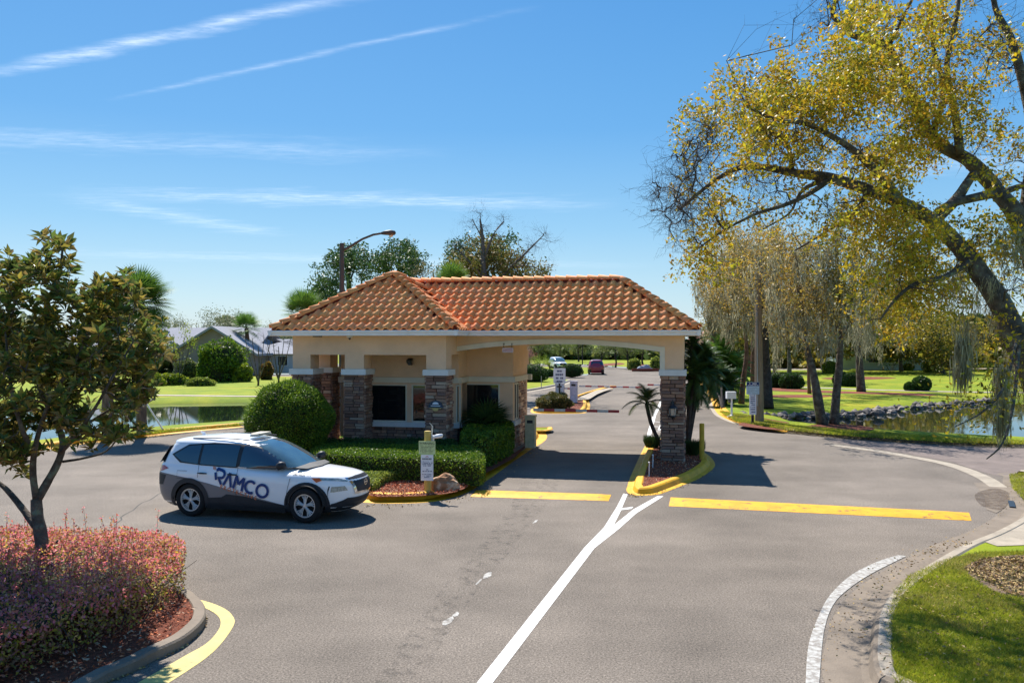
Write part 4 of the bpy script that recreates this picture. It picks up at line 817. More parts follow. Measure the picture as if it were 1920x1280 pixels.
# loropetalum mass lower left
lp = [(-5.1, 6.9), (-4.45, 8.0), (-4.35, 9.6), (-4.55, 10.9), (-4.95, 12.2), (-5.6, 13.0), (-7.0, 13.5), (-9.0, 13.8), (-12.5, 13.8), (-12.5, 6.2), (-7.5, 5.2)]
lp = [(-12.5, 13.7), (-12.5, 8.6), (-7.2, 7.2), (-5.75, 8.3), (-5.05, 9.5), (-4.68, 10.8), (-4.66, 12.1), (-5.2, 13.3), (-6.2, 13.9), (-8.0, 14.0)]
def loro():
    poly = np.array(smooth(lp, 4, True)); t = thing('flowering_hedge', 'wide pink and bronze leaved hedge in the lower left kerbed bed', 'hedge', (-7, 11, 0.13)); lo, hi = poly.min(0), poly.max(0)
    def gen(n, zf, size, mat, nm, edge):
        pts = nr.uniform(lo, hi, (n*4, 2)); pts = pts[inpoly(pts, poly)]; d = pdist(pts, poly); keep = nr.random(len(pts)) < np.where(d < 0.45, 1.0, edge); pts, d = pts[keep][:n], d[keep][:n]; k = len(pts)
        top = 0.66*(1-0.25*np.exp(-d/0.22)) + np.array([noise.noise(Vector((x*1.1, y*1.1, 3)))*.16 + noise.noise(Vector((x*4, y*4, 1)))*.07 for x, y in pts])
        zz = zf(k)*top; ins = 0.18*(1-zz/np.maximum(top, .1)); leafy(t, np.column_stack([pts - np.array([7.0*-1, 11.0])*1.0, zz]), size, mat, nm, aspect=0.55, spread=3)
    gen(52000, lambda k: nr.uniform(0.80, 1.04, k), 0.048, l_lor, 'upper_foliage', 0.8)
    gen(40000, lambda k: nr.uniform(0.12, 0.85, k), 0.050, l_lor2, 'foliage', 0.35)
    # upright shoots
    pts = nr.uniform(lo, hi, (1500, 2)); pts = pts[inpoly(pts, poly)][:420]; cl_ = []; mb = MB()
    for x, y in pts:
        h = nr.uniform(.15, .34); b = Vector((x+7, y-11, 0.5)); tp = b + Vector((nr.normal(0, .05), nr.normal(0, .05), .12+h)); mb.tube([b, tp], [.004, .002], 3, cap=False)
        for i in range(14): q = b.lerp(tp, 0.35+0.65*i/13); cl_.append((q.x+nr.normal(0, .018), q.y+nr.normal(0, .018), q.z))
    leafy(t, cl_, 0.045, l_lor, 'shoots'); mb2 = MB()
    for i in range(260):
        x, y = nr.uniform(lo, hi); 
        if not inpoly(np.array([[x, y]]), poly)[0]: continue
        a = Vector((x+7, y-11, 0)); mb2.tube([a, a+Vector((nr.normal(0, .12), nr.normal(0, .12), .3)), a+Vector((nr.normal(0, .2), nr.normal(0, .2), .55))], [.012, .008, .004], 4, cap=False)
    mb2.build('stems_or_core', m_twig, t, kind='stuff'); mb.build('twigs', m_twig, t, kind='stuff')
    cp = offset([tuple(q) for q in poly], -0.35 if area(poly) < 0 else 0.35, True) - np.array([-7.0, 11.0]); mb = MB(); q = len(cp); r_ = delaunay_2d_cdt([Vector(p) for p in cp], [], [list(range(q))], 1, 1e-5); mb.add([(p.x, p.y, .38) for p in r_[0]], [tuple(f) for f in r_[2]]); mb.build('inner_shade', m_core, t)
loro()
# ---------------------------------------------------------------- trees
def wander(a, b, k=5, jit=0.08, sag=0.0):
    a, b = Vector(a), Vector(b); L = (b-a).length; out = [a]
    for i in range(1, k):
        t = i/k; out.append(a.lerp(b, t) + Vector((nr.normal(), nr.normal(), nr.normal()))*jit*L*math.sin(math.pi*t) + Vector((0, 0, sag*L*math.sin(math.pi*t))))
    return out + [b]
def tree(name, label, cat, limbs, clusters, leaf=None, lsize=0.1, nleaf=40, cr=0.5, twl=6, bark=None, moss=0, mossz=(1.0, 2.5), mosspts=None, group=None, twr=0.012, lspread=0.55, laspect=0.5, leafname='leaves', crown='crown', maxlen=None, origin=None, leaf2=None, leaf2f=None, moss_w=0.05, patch=None):
    o = Vector(origin) if origin is not None else Vector(limbs[0][0][0]); t = thing(name, label, cat, o, 0, group); mb = MB(); sp = []; srad = []
    for pts, r0, r1 in limbs:
        pts = [Vector(p)-o for p in pts]; sm_ = [Vector(p) for p in smooth([tuple(p) for p in pts], 3)]; n = len(sm_); rs = [r0+(r1-r0)*(i/(n-1))**0.8 for i in range(n)]
        rs = [r_*(1+0.12*noise.noise(p*2)) for r_, p in zip(rs, sm_)]; mb.tube(sm_, rs, 9 if r0 > .08 else 5)
        for i in range(n-1):
            for s_ in (0, 0.5): sp.append(sm_[i].lerp(sm_[i+1], s_)); srad.append(rs[i])
    mb.build('trunk', bark or m_bark, t, smooth=True)
    S = np.array([tuple(p) for p in sp]); SR = np.array(srad); cl = np.array([tuple(Vector(c)-o) for c in clusters]); br = MB(); lp_ = []; tips = []
    order = np.argsort([np.min(np.linalg.norm(S-c, axis=1)) for c in cl]) if len(cl) else []
    for ci_ in order:
        c = cl[ci_]; d = np.linalg.norm(S-c, axis=1); d2 = d + np.where(S[:, 2] > c[2]+0.3, 0.5*d, 0); i = int(np.argmin(d2)); L = d[i]
        if maxlen and L > maxlen: continue
        w = wander(S[i], c, 4 if L > .6 else 2, 0.09, 0.04); r0 = min(SR[i]*0.6, twr*(1.0+L*0.8)); br.tube(w, [r0*(1-0.6*j/(len(w)-1)) for j in range(len(w))], 4, cap=False)
        S = np.vstack([S, [tuple(p) for p in w[1:]]]); SR = np.append(SR, [r0*0.6]*(len(w)-1))
        for _ in range(twl):
            e = Vector(c) + Vector(tuple(unit(nr.normal(size=3))))*cr*nr.uniform(0.5, 1.15); a = w[-1] if nr.random() < .6 else w[-2]; k = wander(a, e, 2, 0.12); br.tube(k, [r0*0.32, r0*0.22, r0*0.10], 3, cap=False)
            for _ in range(2):
                f = k[1].lerp(k[2], nr.random()) + Vector(tuple(unit(nr.normal(size=3))))*cr*0.3; br.tube([k[1], f], [r0*0.18, r0*0.06], 3, cap=False); tips.append(tuple(f))
            tips.append(tuple(e))
            if nleaf and leaf and not (patch and noise.noise(Vector(e)*patch[0]) < patch[1]): 
                m_ = max(1, nleaf//twl); lp_.append(np.array(tuple(k[1].lerp(e, 0.6))) + nr.normal(size=(m_, 3))*cr*lspread*0.45)
    if br.f: br.build('branches', m_twig, t, kind='stuff')
    if lp_:
        lp_ = np.vstack(lp_)
        if leaf2 is not None:
            k = np.array([leaf2f(Vector(p)+o) for p in lp_]); 
            if k.any(): leafcloud(crown, lp_[k], lsize, leaf2, t, laspect, kind='stuff')
            lp_ = lp_[~k]
        leafcloud(crown, lp_, lsize, leaf, t, laspect, kind='stuff')
    if moss:
        src = np.array([tuple(Vector(p)-o) for p in mosspts]) if mosspts is not None else np.array(tips)[nr.integers(0, len(tips), max(1, moss//70))]
        bs, tp = [], []
        for c in src:
            k = max(6, moss//len(src)); L = nr.uniform(*mossz)**1.0; q = nr.uniform(0, 1, k); wd_ = (0.16*min(1.4, L))*(1-0.75*q)[:, None]
            a = c + np.column_stack([nr.normal(size=(k, 2))*wd_, -q*L*0.8 + nr.normal(0, .05, k)]); bs.append(a); dl = nr.uniform(0.10, 0.34, k)*min(L, 1.8)
            tp.append(a + np.column_stack([nr.normal(0, .30, k)*dl, nr.normal(0, .30, k)*dl, -dl]))
        strips('hanging_moss', np.vstack(bs), np.vstack(tp), moss_w, m_moss, t, kind='stuff')
    return t
# --- the big overhanging tree on the right
TY = 14.5
def PL(l): return [tuple(P(u, v, y)) for u, v, y in l]
L1 = PL([(2010, 1015, 13.6), (1985, 850, 13.8), (1950, 740, 14), (1911, 650, 14), (1879, 575, 14.2), (1846, 525, 14.4), (1800, 465, 14.6), (1750, 417, 14.6), (1705, 390, 14.4), (1665, 369, 14.2)])
L1b = PL([(1665, 369, 14.2), (1615, 352, 14.2), (1556, 334, 14.3), (1500, 326, 14.5), (1462, 319, 14.7), (1425, 313, 14.9), (1387, 315, 15.1), (1350, 332, 15.3), (1310, 362, 15.5), (1275, 392, 15.6)])
L2 = PL([(1975, 800, 13.9), (1950, 560, 14.8), (1925, 450, 15), (1900, 395, 15), (1872, 362, 15.2), (1850, 335, 15.3), (1815, 300, 15.3), (1775, 280, 15.4), (1748, 255, 15.4), (1735, 235, 15.5)])
L3 = PL([(1750, 417, 14.6), (1792, 375, 14.9), (1812, 345, 15.1), (1828, 322, 15.3)])
L4 = PL([(1868, 362, 15.2), (1835, 369, 15), (1790, 380, 14.8), (1758, 395, 14.6)])
L5 = PL([(1735, 235, 15.5), (1700, 160, 15.6), (1665, 90, 15.8), (1630, 74, 15.9), (1597, 66, 16), (1575, 45, 16.1), (1560, 22, 16.2), (1580, -20, 16.3)])
L6 = PL([(1920, 430, 15), (1935, 250, 15.4), (1912, 130, 15.6), (1897, 78, 15.8), (1880, 45, 15.9), (1866, 15, 16), (1860, -30, 16)])
L7 = PL([(1800, 295, 15.3), (1795, 240, 15.2), (1786, 190, 15.2), (1775, 120, 15.2), (1792, 40, 15.3), (1800, -20, 15.4)])
L8 = PL([(1690, 378, 14.3), (1650, 330, 14.0), (1610, 290, 13.8), (1570, 262, 13.7), (1511, 232, 13.7), (1455, 225, 13.8), (1400, 200, 14)])
L9 = PL([(1485, 322, 14.6), (1478, 275, 14.4), (1462, 255, 14.2), (1420, 245, 14)])
L10 = PL([(1748, 255, 15.4), (1770, 170, 15.8), (1750, 90, 16), (1745, 20, 16.2), (1740, -30, 16.3)])
L11 = PL([(1556, 336, 14.3), (1520, 362, 14), (1470, 385, 13.8), (1420, 400, 13.7), (1360, 430, 13.7), (1310, 465, 13.7)])
L12 = PL([(1556, 334, 14.3), (1515, 350, 14.5), (1495, 370, 14.8), (1480, 400, 15), (1430, 430, 15)])
L13 = PL([(1820, 490, 14.4), (1770, 520, 13.6), (1720, 530, 13.2), (1680, 560, 13), (1650, 600, 13)])
L14 = PL([(1870, 365, 15.2), (1910, 350, 15.6), (1960, 340, 16)])
L15 = PL([(1665, 90, 15.8), (1690, 40, 15.4), (1720, -20, 15.2)]); L16 = PL([(1630, 350, 14.2), (1600, 400, 15), (1540, 440, 15.6), (1490, 470, 16)])
limbs = [(L1, .25, .11), (L1b, .108, .025), (L2, .20, .09), (L3, .10, .07), (L4, .09, .06), (L5, .10, .03), (L6, .12, .04), (L7, .09, .03), (L8, .09, .02), (L9, .05, .02), (L10, .07, .02), (L11, .055, .012), (L12, .05, .012), (L13, .06, .015), (L14, .08, .04), (L15, .05, .02), (L16, .05, .015)]
def pxcl(specs, dy=1.3, y0=14.8):
    out = []
    for u, v, ru, rv, n in specs:
        a = nr.uniform(0, 6.283, n); q = np.sqrt(nr.uniform(0, 1, n)); 
        for uu, vv in zip(u+ru*q*np.cos(a), v+rv*q*np.sin(a)): out.append(tuple(P(uu, vv, y0+nr.normal(0, dy))))
    return out
lc = pxcl([(1370, 200, 70, 60, 26), (1300, 250, 40, 40, 8), (1500, 165, 90, 70, 55), (1600, 130, 70, 60, 46), (1480, 240, 110, 50, 48), (1620, 210, 90, 60, 50), (1400, 290, 90, 40, 20), (1300, 330, 50, 50, 7), (1700, 60, 110, 60, 46), (1600, 40, 60, 40, 22), (1820, 60, 90, 70, 22), (1740, 170, 70, 60, 24), (1850, 180, 70, 80, 20),
           (1560, 290, 110, 40, 34), (1680, 300, 80, 50, 26), (1800, 260, 100, 50, 26), (1880, 290, 50, 60, 16), (1340, 400, 90, 40, 14), (1320, 460, 50, 60, 12), (1620, 390, 90, 40, 36), (1680, 450, 90, 50, 50), (1600, 480, 60, 40, 20), (1740, 520, 80, 60, 40), (1820, 440, 60, 50, 16), (1880, 480, 50, 80, 20), (1700, 590, 70, 40, 14), (1880, 600, 40, 60, 10), (1460, 395, 60, 30, 10), (1650, 545, 60, 40, 16)])
bare = pxcl([(1290, 310, 50, 60, 16), (1250, 370, 35, 50, 12), (1330, 260, 40, 40, 8), (1880, 110, 50, 110, 10), (1560, 20, 50, 30, 6), (1420, 330, 80, 40, 12), (1290, 420, 50, 50, 10)], 1.0)
mp_ = pxcl([(1780, 480, 30, 30, 5), (1850, 540, 30, 40, 6), (1660, 470, 30, 20, 3), (1885, 430, 30, 40, 5), (1625, 560, 12, 30, 3), (1810, 610, 12, 20, 4), (1880, 700, 20, 30, 5), (1905, 620, 15, 40, 4)], 0.5, 14.2)
nz_leaf = lambda p: noise.noise(p*0.45) + (0.30 if p.z < 6.8 and p.x > 6 else -0.30) > 0.08
big = tree('large_tree', 'huge tree with yellowing leaves and mossy limbs reaching in from the right edge', 'tree', limbs, lc, l_oak, 0.074, 130, 0.48, 10, bark=m_barkgrey, moss=3400, mossz=(0.35, 1.2), mosspts=mp_, leaf2=l_oak2, leaf2f=nz_leaf, origin=L1[0][:2] + (0.13,), moss_w=0.016, lspread=0.28, patch=(0.95, -0.02))
tree_bare = None
def add_bare(t, limbs_pts, cl, r=0.0065, cr=0.5, m=m_twig, twl=12):
    o = t.location; S = np.array([tuple(Vector(p)-o) for l in limbs_pts for p in smooth(l, 4)]); br = MB()
    for c in cl:
        c = np.array(tuple(Vector(c)-o)); d = np.linalg.norm(S-c, axis=1); i = int(np.argmin(d)); w = wander(S[i], c, 4, .1, .05); br.tube(w, [r*2, r*1.7, r*1.4, r*1.1, r*.8][:len(w)], 4, cap=False)
        S = np.vstack([S, [tuple(p) for p in w[1:]]])
        for _ in range(twl):
            e = Vector(c)+Vector(tuple(unit(nr.normal(size=3))))*cr*nr.uniform(.5, 1.2); k = wander(w[int(nr.integers(1, len(w)))], e, 3, .12); br.tube(k, [r*.6, r*.45, r*.3, r*.15], 3, cap=False)
            for _ in range(3): q = k[1].lerp(k[3], nr.random()); f = q + Vector(tuple(unit(nr.normal(size=3))))*cr*.35; br.tube([q, f], [r*.28, r*.1], 3, cap=False)
    br.build('bare_twigs', m, t, kind='stuff')
add_bare(big, [L1b, L8, L11, L12, L6, L5], bare)
# hanging green sprays low at the right edge
sp_l = [PL([(1905, 640, 13.6), (1885, 720, 12.8), (1845, 770, 12.4), (1790, 800, 12.2)]), PL([(1911, 650, 13.8), (1900, 760, 12.6), (1880, 830, 12.3), (1850, 860, 12.2)])]
cl2 = pxcl([(1850, 740, 60, 40, 9), (1790, 770, 40, 30, 6), (1890, 680, 30, 50, 8)], .5, 12.6); o_ = big.location; q_ = MB()
for l in sp_l: q_.tube([Vector(p)-o_ for p in smooth(l, 4)], [0.03*(1-.06*i) for i in range(13)], 5)
q_.build('branches', m_barkgrey, big); pp = np.vstack([np.array(tuple(Vector(c)-o_)) + nr.normal(size=(26, 3))*np.array([.3, .3, .22]) for c in cl2]); leafcloud('crown', pp, 0.075, l_oak2, big, .45, kind='stuff')
bs = []; tp_ = []
for (u, v, L) in ((1878, 690, 1.25), (1805, 630, .8)):
    c = np.array(tuple(P(u, v, 12.8)-o_)); k = 420; a = c + nr.normal(size=(k, 3))*.055 - np.column_stack([np.zeros((k, 2)), nr.uniform(0, .75, k)*L]); bs.append(a); tp_.append(a + np.column_stack([nr.normal(0, .03, k), nr.normal(0, .03, k), -nr.uniform(.15, .4, k)]))
strips('hanging_moss', np.vstack(bs), np.vstack(tp_), 0.02, m_moss, big, kind='stuff')
# --- cypress and oak group right of the gate
def cyp(base, pts, r0, label, crown, lf, n, moss, nm='cypress_tree', bark=None, mossz=(.5, 2.0), extra=(), nleaf=100, ls=0.125, cr=0.95, group='moss hung trees right of the gate', gap=True):
    b = G(base[0], base[1], .13); Y = b.y; trunk = [tuple(b)] + [tuple(P(u, v, Y+nr.normal(0, .15))) for u, v in pts]; r0 = r0*.82; lim = [(trunk, r0, r0*0.3)]
    for e in extra: lim.append(([tuple(P(u, v, Y+(i*0.4))) for i, (u, v) in enumerate(e)], r0*0.5, r0*0.15))
    cl = []
    for u, v, ru, rv, k in crown:
        a = nr.uniform(0, 6.283, k); q = np.sqrt(nr.uniform(0, 1, k))
        for uu, vv in zip(u+ru*q*np.cos(a), v+rv*q*np.sin(a)): cl.append(tuple(P(uu, vv, Y+nr.normal(0, 1.6))))
    return tree(nm, label, 'tree', lim, cl, lf, ls, nleaf, cr, 4, bark=bark or m_barkgrey, moss=int(moss*1.35), mossz=mossz, group=group, twr=0.02, moss_w=0.05, lspread=0.65)
cyp((1541, 795), [(1533, 745), (1525, 700), (1510, 640), (1500, 560), (1492, 480)], .30, 'pale leaning trunk of the left one of two close trees on the pond lawn', [(1470, 500, 60, 60, 36), (1500, 580, 60, 50, 30)], l_cyp, 0, 3600)
cyp((1564, 795), [(1568, 740), (1575, 670), (1574, 600), (1570, 520), (1568, 450)], .27, 'right one of two close trees on the pond lawn, forking to the right', [(1580, 480, 70, 60, 36), (1620, 560, 50, 50, 24)], l_cyp2, 0, 3000, extra=([(1574, 640), (1600, 600), (1640, 555), (1680, 520)], [(1572, 620), (1560, 580), (1540, 540)]))
cyp((1437, 766), [(1435, 700), (1433, 640), (1430, 560), (1432, 470)], .50, 'thick dark trunk standing behind the wooden utility pole', [(1420, 500, 70, 60, 46), (1480, 540, 60, 60, 34), (1430, 470, 80, 30, 20)], l_cyp, 0, 4400, bark=m_barkdark, nm='oak_tree')
cyp((1390, 757), [(1394, 710), (1400, 660), (1396, 600), (1392, 540)], .24, 'reddish leaning trunk between the white stand and the blue topped sign', [(1370, 530, 50, 60, 30), (1400, 570, 50, 40, 20)], l_cyp, 0, 3800, bark=m_barkred)
cyp((1412, 741), [(1413, 690), (1412, 620), (1405, 550)], .35, 'red brown trunk just left of the utility pole', [(1380, 470, 60, 40, 22), (1360, 560, 35, 60, 20)], l_cyp, 0, 3400, bark=m_barkred)
cyp((1615, 734), [(1612, 690), (1610, 640), (1606, 580), (1600, 520)], .42, 'grey trunk before the pale house beside the clipped balls', [(1610, 560, 80, 60, 44), (1660, 600, 50, 40, 18)], l_cyp2, 0, 4200, nm='oak_tree')
cyp((1518, 738), [(1516, 700), (1516, 640), (1520, 560)], .18, 'slim reddish trunk behind the mulch between the paired trees', [(1530, 540, 60, 60, 24)], l_cyp, 0, 2600, bark=m_barkred)
cyp((1362, 742), [(1364, 690), (1366, 640), (1350, 560)], .28, 'mossy trunk nearest the gate right of the palms', [(1345, 520, 35, 60, 18), (1340, 600, 25, 40, 8)], l_cyp, 0, 4200, bark=m_barkred)
cyp((1480, 716), [(1480, 680), (1478, 640), (1470, 560)], .30, 'far trunk behind the dark clipped hedges', [(1470, 590, 60, 50, 24), (1540, 600, 50, 40, 14)], l_cyp2, 0, 4200)
cyp((1452, 712), [(1452, 680), (1450, 640), (1440, 560)], .25, 'far thin trunk left of the dark clipped hedges', [(1440, 590, 50, 40, 18)], l_cyp, 0, 3000)
cyp((1768, 701), [(1768, 680), (1765, 655), (1760, 620)], .30, 'bushy dark tree beside the white mailbox across the pond', [(1740, 640, 50, 30, 34), (1780, 655, 40, 30, 30), (1745, 600, 50, 30, 18)], l_cyp2, 0, 0, nm='oak_tree', cr=1.6, ls=.3, nleaf=90)
cyp((1690, 696), [(1688, 670), (1690, 640), (1680, 600)], .35, 'dark tree against the pale house right of the grey trunk', [(1680, 640, 40, 35, 30), (1700, 600, 50, 30, 24)], l_dark, 0, 1500, nm='oak_tree', cr=1.6, ls=.3, nleaf=90)
# --- far trees
def fartree(u, v, hpx, wpx, label, mat, nm='oak_tree', bark=None, n=34, trunk_f=0.35, nleaf=90, group=None, cr_f=0.16, lsf=0.030):
    b = G(u, v, .13); Y = b.y; s_ = Y/F; h = hpx*s_; w = wpx*s_/2; c = np.array([b.x, b.y, .13+h*(trunk_f+1)/2]); r_ = np.array([w, w, h*(1-trunk_f)/2]); top = Vector((b.x, b.y, .13+h*.75))
    lim = [(wander(b, top, 4, .03), h*.028+.04, h*.008)]
    for i in range(4):
        a = nr.uniform(0, 6.28); lim.append((wander(b.lerp(top, .4+.1*i), Vector((b.x+math.cos(a)*w*.6, b.y+math.sin(a)*w*.6, .13+h*(.6+.08*i))), 3, .06), h*.014+.02, .02))
    return tree(nm, label, 'tree', lim, ell(c, r_*0.88, n, .35), mat, h*lsf, nleaf, h*cr_f, 3, bark=bark or m_barkdark, group=group, twr=.02, lspread=0.9)
fartree(1030, 694, 20, 20, 'small bright green tree beside the far white car, seen through the arch', l_yel, nm='palm_like_tree')
fartree(1012, 703, 38, 42, 'bright yellow green umbrella shaped tree seen through the arch', leafmat('bright_leaf', [(0.22, 0.32, 0.02), (0.32, 0.40, 0.03), (0.16, 0.26, 0.02)]), n=26, trunk_f=.5)
fartree(991, 700, 50, 22, 'pink blossoming tree at the left edge of the arch view', l_pinkb, n=24, trunk_f=.25)
lf_ = 'far dark trees beyond the road seen through the arch'
for i, (u, v, h, w, tf) in enumerate([(1154, 689, 60, 90, .30), (1128, 686, 55, 50, .35), (1177, 690, 60, 50, .4), (1085, 678, 50, 80, .2), (1050, 676, 52, 70, .2), (1205, 683, 60, 70, .3), (1240, 680, 66, 80, .25), (1010, 676, 50, 80, .2), (1275, 684, 60, 60, .2), (1320, 690, 60, 60, .2)]):
    fartree(u, v, h, w, ['dark spreading tree with a thick trunk by the far road bend', 'slender trunk tree left of the thick trunk on the far lawn', 'slender trunk tree right of the thick trunk on the far lawn', 'dark tree behind the red car far lawn', 'dark tree behind the white car', 'leafy tree above the far flower bed', 'dark tree beside the pillar edge across the road', 'dark tree behind the bright umbrella tree', 'dark tree just right of the pillar far away', 'far green tree behind the palm cluster'][i], l_far, trunk_f=tf, group=lf_)
# far tree line: reads as one mass
def treeline(u0, u1, v0, v1, Y, n, size, mat, nm='distant_treeline'):
    u = nr.uniform(u0, u1, n); hgt = np.array([0.62+0.75*noise.noise(Vector((x*0.022, Y*.1, 0)))+.35*noise.noise(Vector((x*.08, Y, 2))) for x in u]); q = nr.uniform(0, 1, n)**.6
    v = v1 + (v0-v1)*np.clip(hgt, .25, 1.3)*q; Z = H+(640-v)/F*Y; yy = Y + nr.normal(0, 3, n); leafcloud(nm, np.column_stack([(u-960)/F*Y, yy, Z]), size, mat, None, .8, kind='stuff')
treeline(940, 1340, 628, 682, 175, 15000, 1.5, l_far); treeline(1330, 2100, 600, 692, 165, 26000, 1.4, l_far); treeline(-350, 560, 600, 690, 170, 26000, 1.3, l_fargrey); treeline(-350, 330, 612, 720, 96, 12000, .7, l_far)
treeline(1340, 1560, 640, 690, 120, 6000, 1.0, l_cyp2); treeline(1500, 1680, 560, 640, 125, 7000, .8, l_cyp2, 'distant_treeline'); treeline(1650, 1960, 590, 680, 110, 8000, .6, l_cyp2); treeline(1335, 1700, 560, 672, 100, 12000, .5, l_cyp2); treeline(1340, 1980, 615, 690, 122, 16000, .6, l_far)
# skyline trees behind the gatehouse
def skytree(name, label, Y, limbs, specs, leaf, ls, nleaf, cr, twl=5, bark=m_barkdark, twr=.03, dy=1.5, **k):
    lim = [([tuple(P(u, v, Y)) for u, v in l], a, b) for l, a, b in limbs]; cl = []
    for u, v, ru, rv, n in specs:
        a = nr.uniform(0, 6.283, n); q = np.sqrt(nr.uniform(0, 1, n))
        for uu, vv in zip(u+ru*q*np.cos(a), v+rv*q*np.sin(a)): cl.append(tuple(P(uu, vv, Y+nr.normal(0, dy))))
    return tree(name, label, 'tree', lim, cl, leaf, ls, nleaf, cr, twl, bark=bark, twr=twr, **k)
skytree('pine_tree', 'leftmost pine behind the tile roof, beside the street lamp', 62, [([(655, 700), (655, 560), (652, 500), (650, 475)], .3, .08), ([(655, 560), (630, 530), (600, 545)], .12, .04), ([(655, 530), (670, 490)], .1, .03), ([(655, 570), (625, 560), (590, 555)], .1, .03)], [(655, 485, 34, 22, 26), (620, 505, 22, 14, 10), (680, 500, 16, 26, 10), (605, 545, 26, 16, 16), (590, 560, 18, 14, 8), (640, 530, 20, 14, 6)], l_pine, .28, 70, .75, laspect=.35)
skytree('pine_tree', 'rounded pine behind the roof apex right of the street lamp', 66, [([(745, 700), (745, 560), (748, 500), (750, 470)], .3, .08), ([(745, 540), (720, 500)], .1, .03), ([(745, 545), (780, 505)], .1, .03)], [(750, 475, 34, 20, 26), (715, 492, 22, 14, 12), (780, 495, 24, 16, 14), (745, 505, 40, 12, 10)], l_pine, .28, 70, .75, laspect=.35)
skytree('pine_tree', 'dark pine behind the big bare tree above the roof', 68, [([(880, 700), (880, 560), (885, 480)], .3, .08)], [(870, 470, 30, 20, 16), (850, 500, 20, 20, 12), (940, 460, 24, 18, 12)], l_pine, .28, 70, .8, laspect=.35)
skytree('bare_tree', 'tall leafless tree with olive lower foliage above the roof ridge', 56, [([(912, 700), (912, 560), (906, 500), (905, 450), (900, 410)], .35, .05), ([(906, 490), (925, 440), (945, 415)], .1, .03), ([(912, 560), (950, 510), (990, 470), (1020, 440)], .14, .03), ([(906, 520), (870, 480), (850, 460)], .1, .03), ([(960, 500), (1000, 500), (1030, 520)], .08, .02), ([(906, 450), (885, 410)], .06, .02)], [(905, 415, 45, 25, 26), (950, 430, 40, 28, 24), (1010, 450, 38, 30, 26), (1025, 500, 22, 24, 12), (850, 460, 25, 14, 8), (985, 490, 30, 24, 14), (870, 425, 25, 20, 8)], None, .1, 0, .85, 8, twr=.022, bark=M('grey_twig', (.13, .105, .09)))
skytree('oak_tree', 'olive and brown leaved tree directly above the roof ridge', 58, [([(925, 700), (925, 560), (925, 500)], .3, .08), ([(925, 540), (890, 500)], .1, .03), ([(925, 540), (970, 510)], .1, .03)], [(930, 490, 50, 28, 40), (880, 505, 40, 24, 26), (985, 515, 35, 16, 18), (905, 470, 24, 16, 10)], leafmat('olive_brown_leaf', [(.14, .13, .03), (.18, .15, .04), (.20, .13, .05), (.09, .11, .02)]), .22, 80, .8)
skytree('bare_tree', 'low thin greyish tree left of the big bare tree', 60, [([(815, 700), (815, 560), (812, 510)], .2, .05), ([(815, 550), (790, 515)], .08, .02), ([(815, 550), (845, 520)], .08, .02)], [(800, 510, 34, 18, 16), (835, 515, 28, 18, 14)], leafmat('grey_olive_leaf', [(.13, .12, .06), (.17, .14, .07)]), .18, 22, .8, 8, twr=.02)
# ---------------------------------------------------------------- palms
def fan_leaf(R_=0.85, n=26, droop=.12):
    mb = MB(); pt = 0.75*R_
    mb.tube([(0, 0, 0), (pt*.5, 0, .06), (pt, 0, 0)], [.018, .014, .010], 4)
    for i in range(n):
        a = R(-120 + 240*i/(n-1)); L = R_*(0.75+0.25*math.cos(a*.6)); d = Vector((math.cos(a), math.sin(a), 0)); s_ = Vector((-d.y, d.x, 0)); b = Vector((pt, 0, 0)); z = droop*L
        mb.add([b, b+d*L*.5+s_*.028+Vector((0, 0, .03)), b+d*L+Vector((0, 0, -z)), b+d*L*.5-s_*.028+Vector((0, 0, .03))], [(0, 1, 2, 3)])
    return mb
def pinnate(L=1.2, n=30, arch=.5, lf=.28):
    mb = MB(); pts = [Vector((L*t*(1-.15*t), 0, L*(0.55*t - arch*1.35*t*t))) for t in np.linspace(0, 1, 9)]; mb.tube(pts, [.014-.0012*i for i in range(9)], 4, cap=False)
    for i in range(n):
        t = .15+.85*i/(n-1); k = min(7, int(t*8)); p = pts[k].lerp(pts[k+1], t*8-k); d = (pts[k+1]-pts[k]).normalized(); l_ = lf*(math.sin(math.pi*min(1, t*.9+.1))**.6+.1)
        for s_ in (-1, 1):
            e = p + (Vector((0, s_, 0))*.85 + d*.55 + Vector((0, 0, -.25))).normalized()*l_; w = d*.016; mb.add([p-w, p+w, e], [(0, 1, 2)] if s_ > 0 else [(0, 2, 1)])
    return mb
def palm(name, label, base, top, r0, r1, frond_me, n, el=(-35, 80), cat='palm', scale=1.0, bark=None, group=None, curve=0.0):
    o = Vector(base); t = thing(name, label, cat, o, 0, group); tp = Vector(top)-o; mid = tp*.5 + Vector((curve, 0, 0)); mb = MB(); pts = [Vector(p) for p in smooth([(0, 0, 0), tuple(mid), tuple(tp)], 6)]; k = len(pts)
    mb.tube(pts, [(r0+(r1-r0)*i/(k-1))*(1+.08*(i % 2)) for i in range(k)], 9); mb.build('trunk', bark or m_barkred, t)
    for i in range(n):
        az = i*2.39996+nr.uniform(-.2, .2); e = R(el[0]+(el[1]-el[0])*(i/(n-1))**.8+nr.uniform(-6, 6)); ob('frond', frond_me, t, tuple(tp), (nr.uniform(-.2, .2), -e, az), (scale*nr.uniform(.85, 1.1),)*3)
    return t
fan_me = fan_leaf().mesh('frond', l_palm); fan_big = fan_leaf(1.15, 30).mesh('frond', l_palm); fand = fan_leaf(.62, 20, .2).mesh('frond', l_palmd); pin_me = pinnate(.95, 26, .55, .26).mesh('frond', l_palmd); pin_big = pinnate(1.75, 44, .42, .42).mesh('frond', l_palm); pin_bigd = pinnate(1.5, 44, .50, .36).mesh('frond', l_palmd)
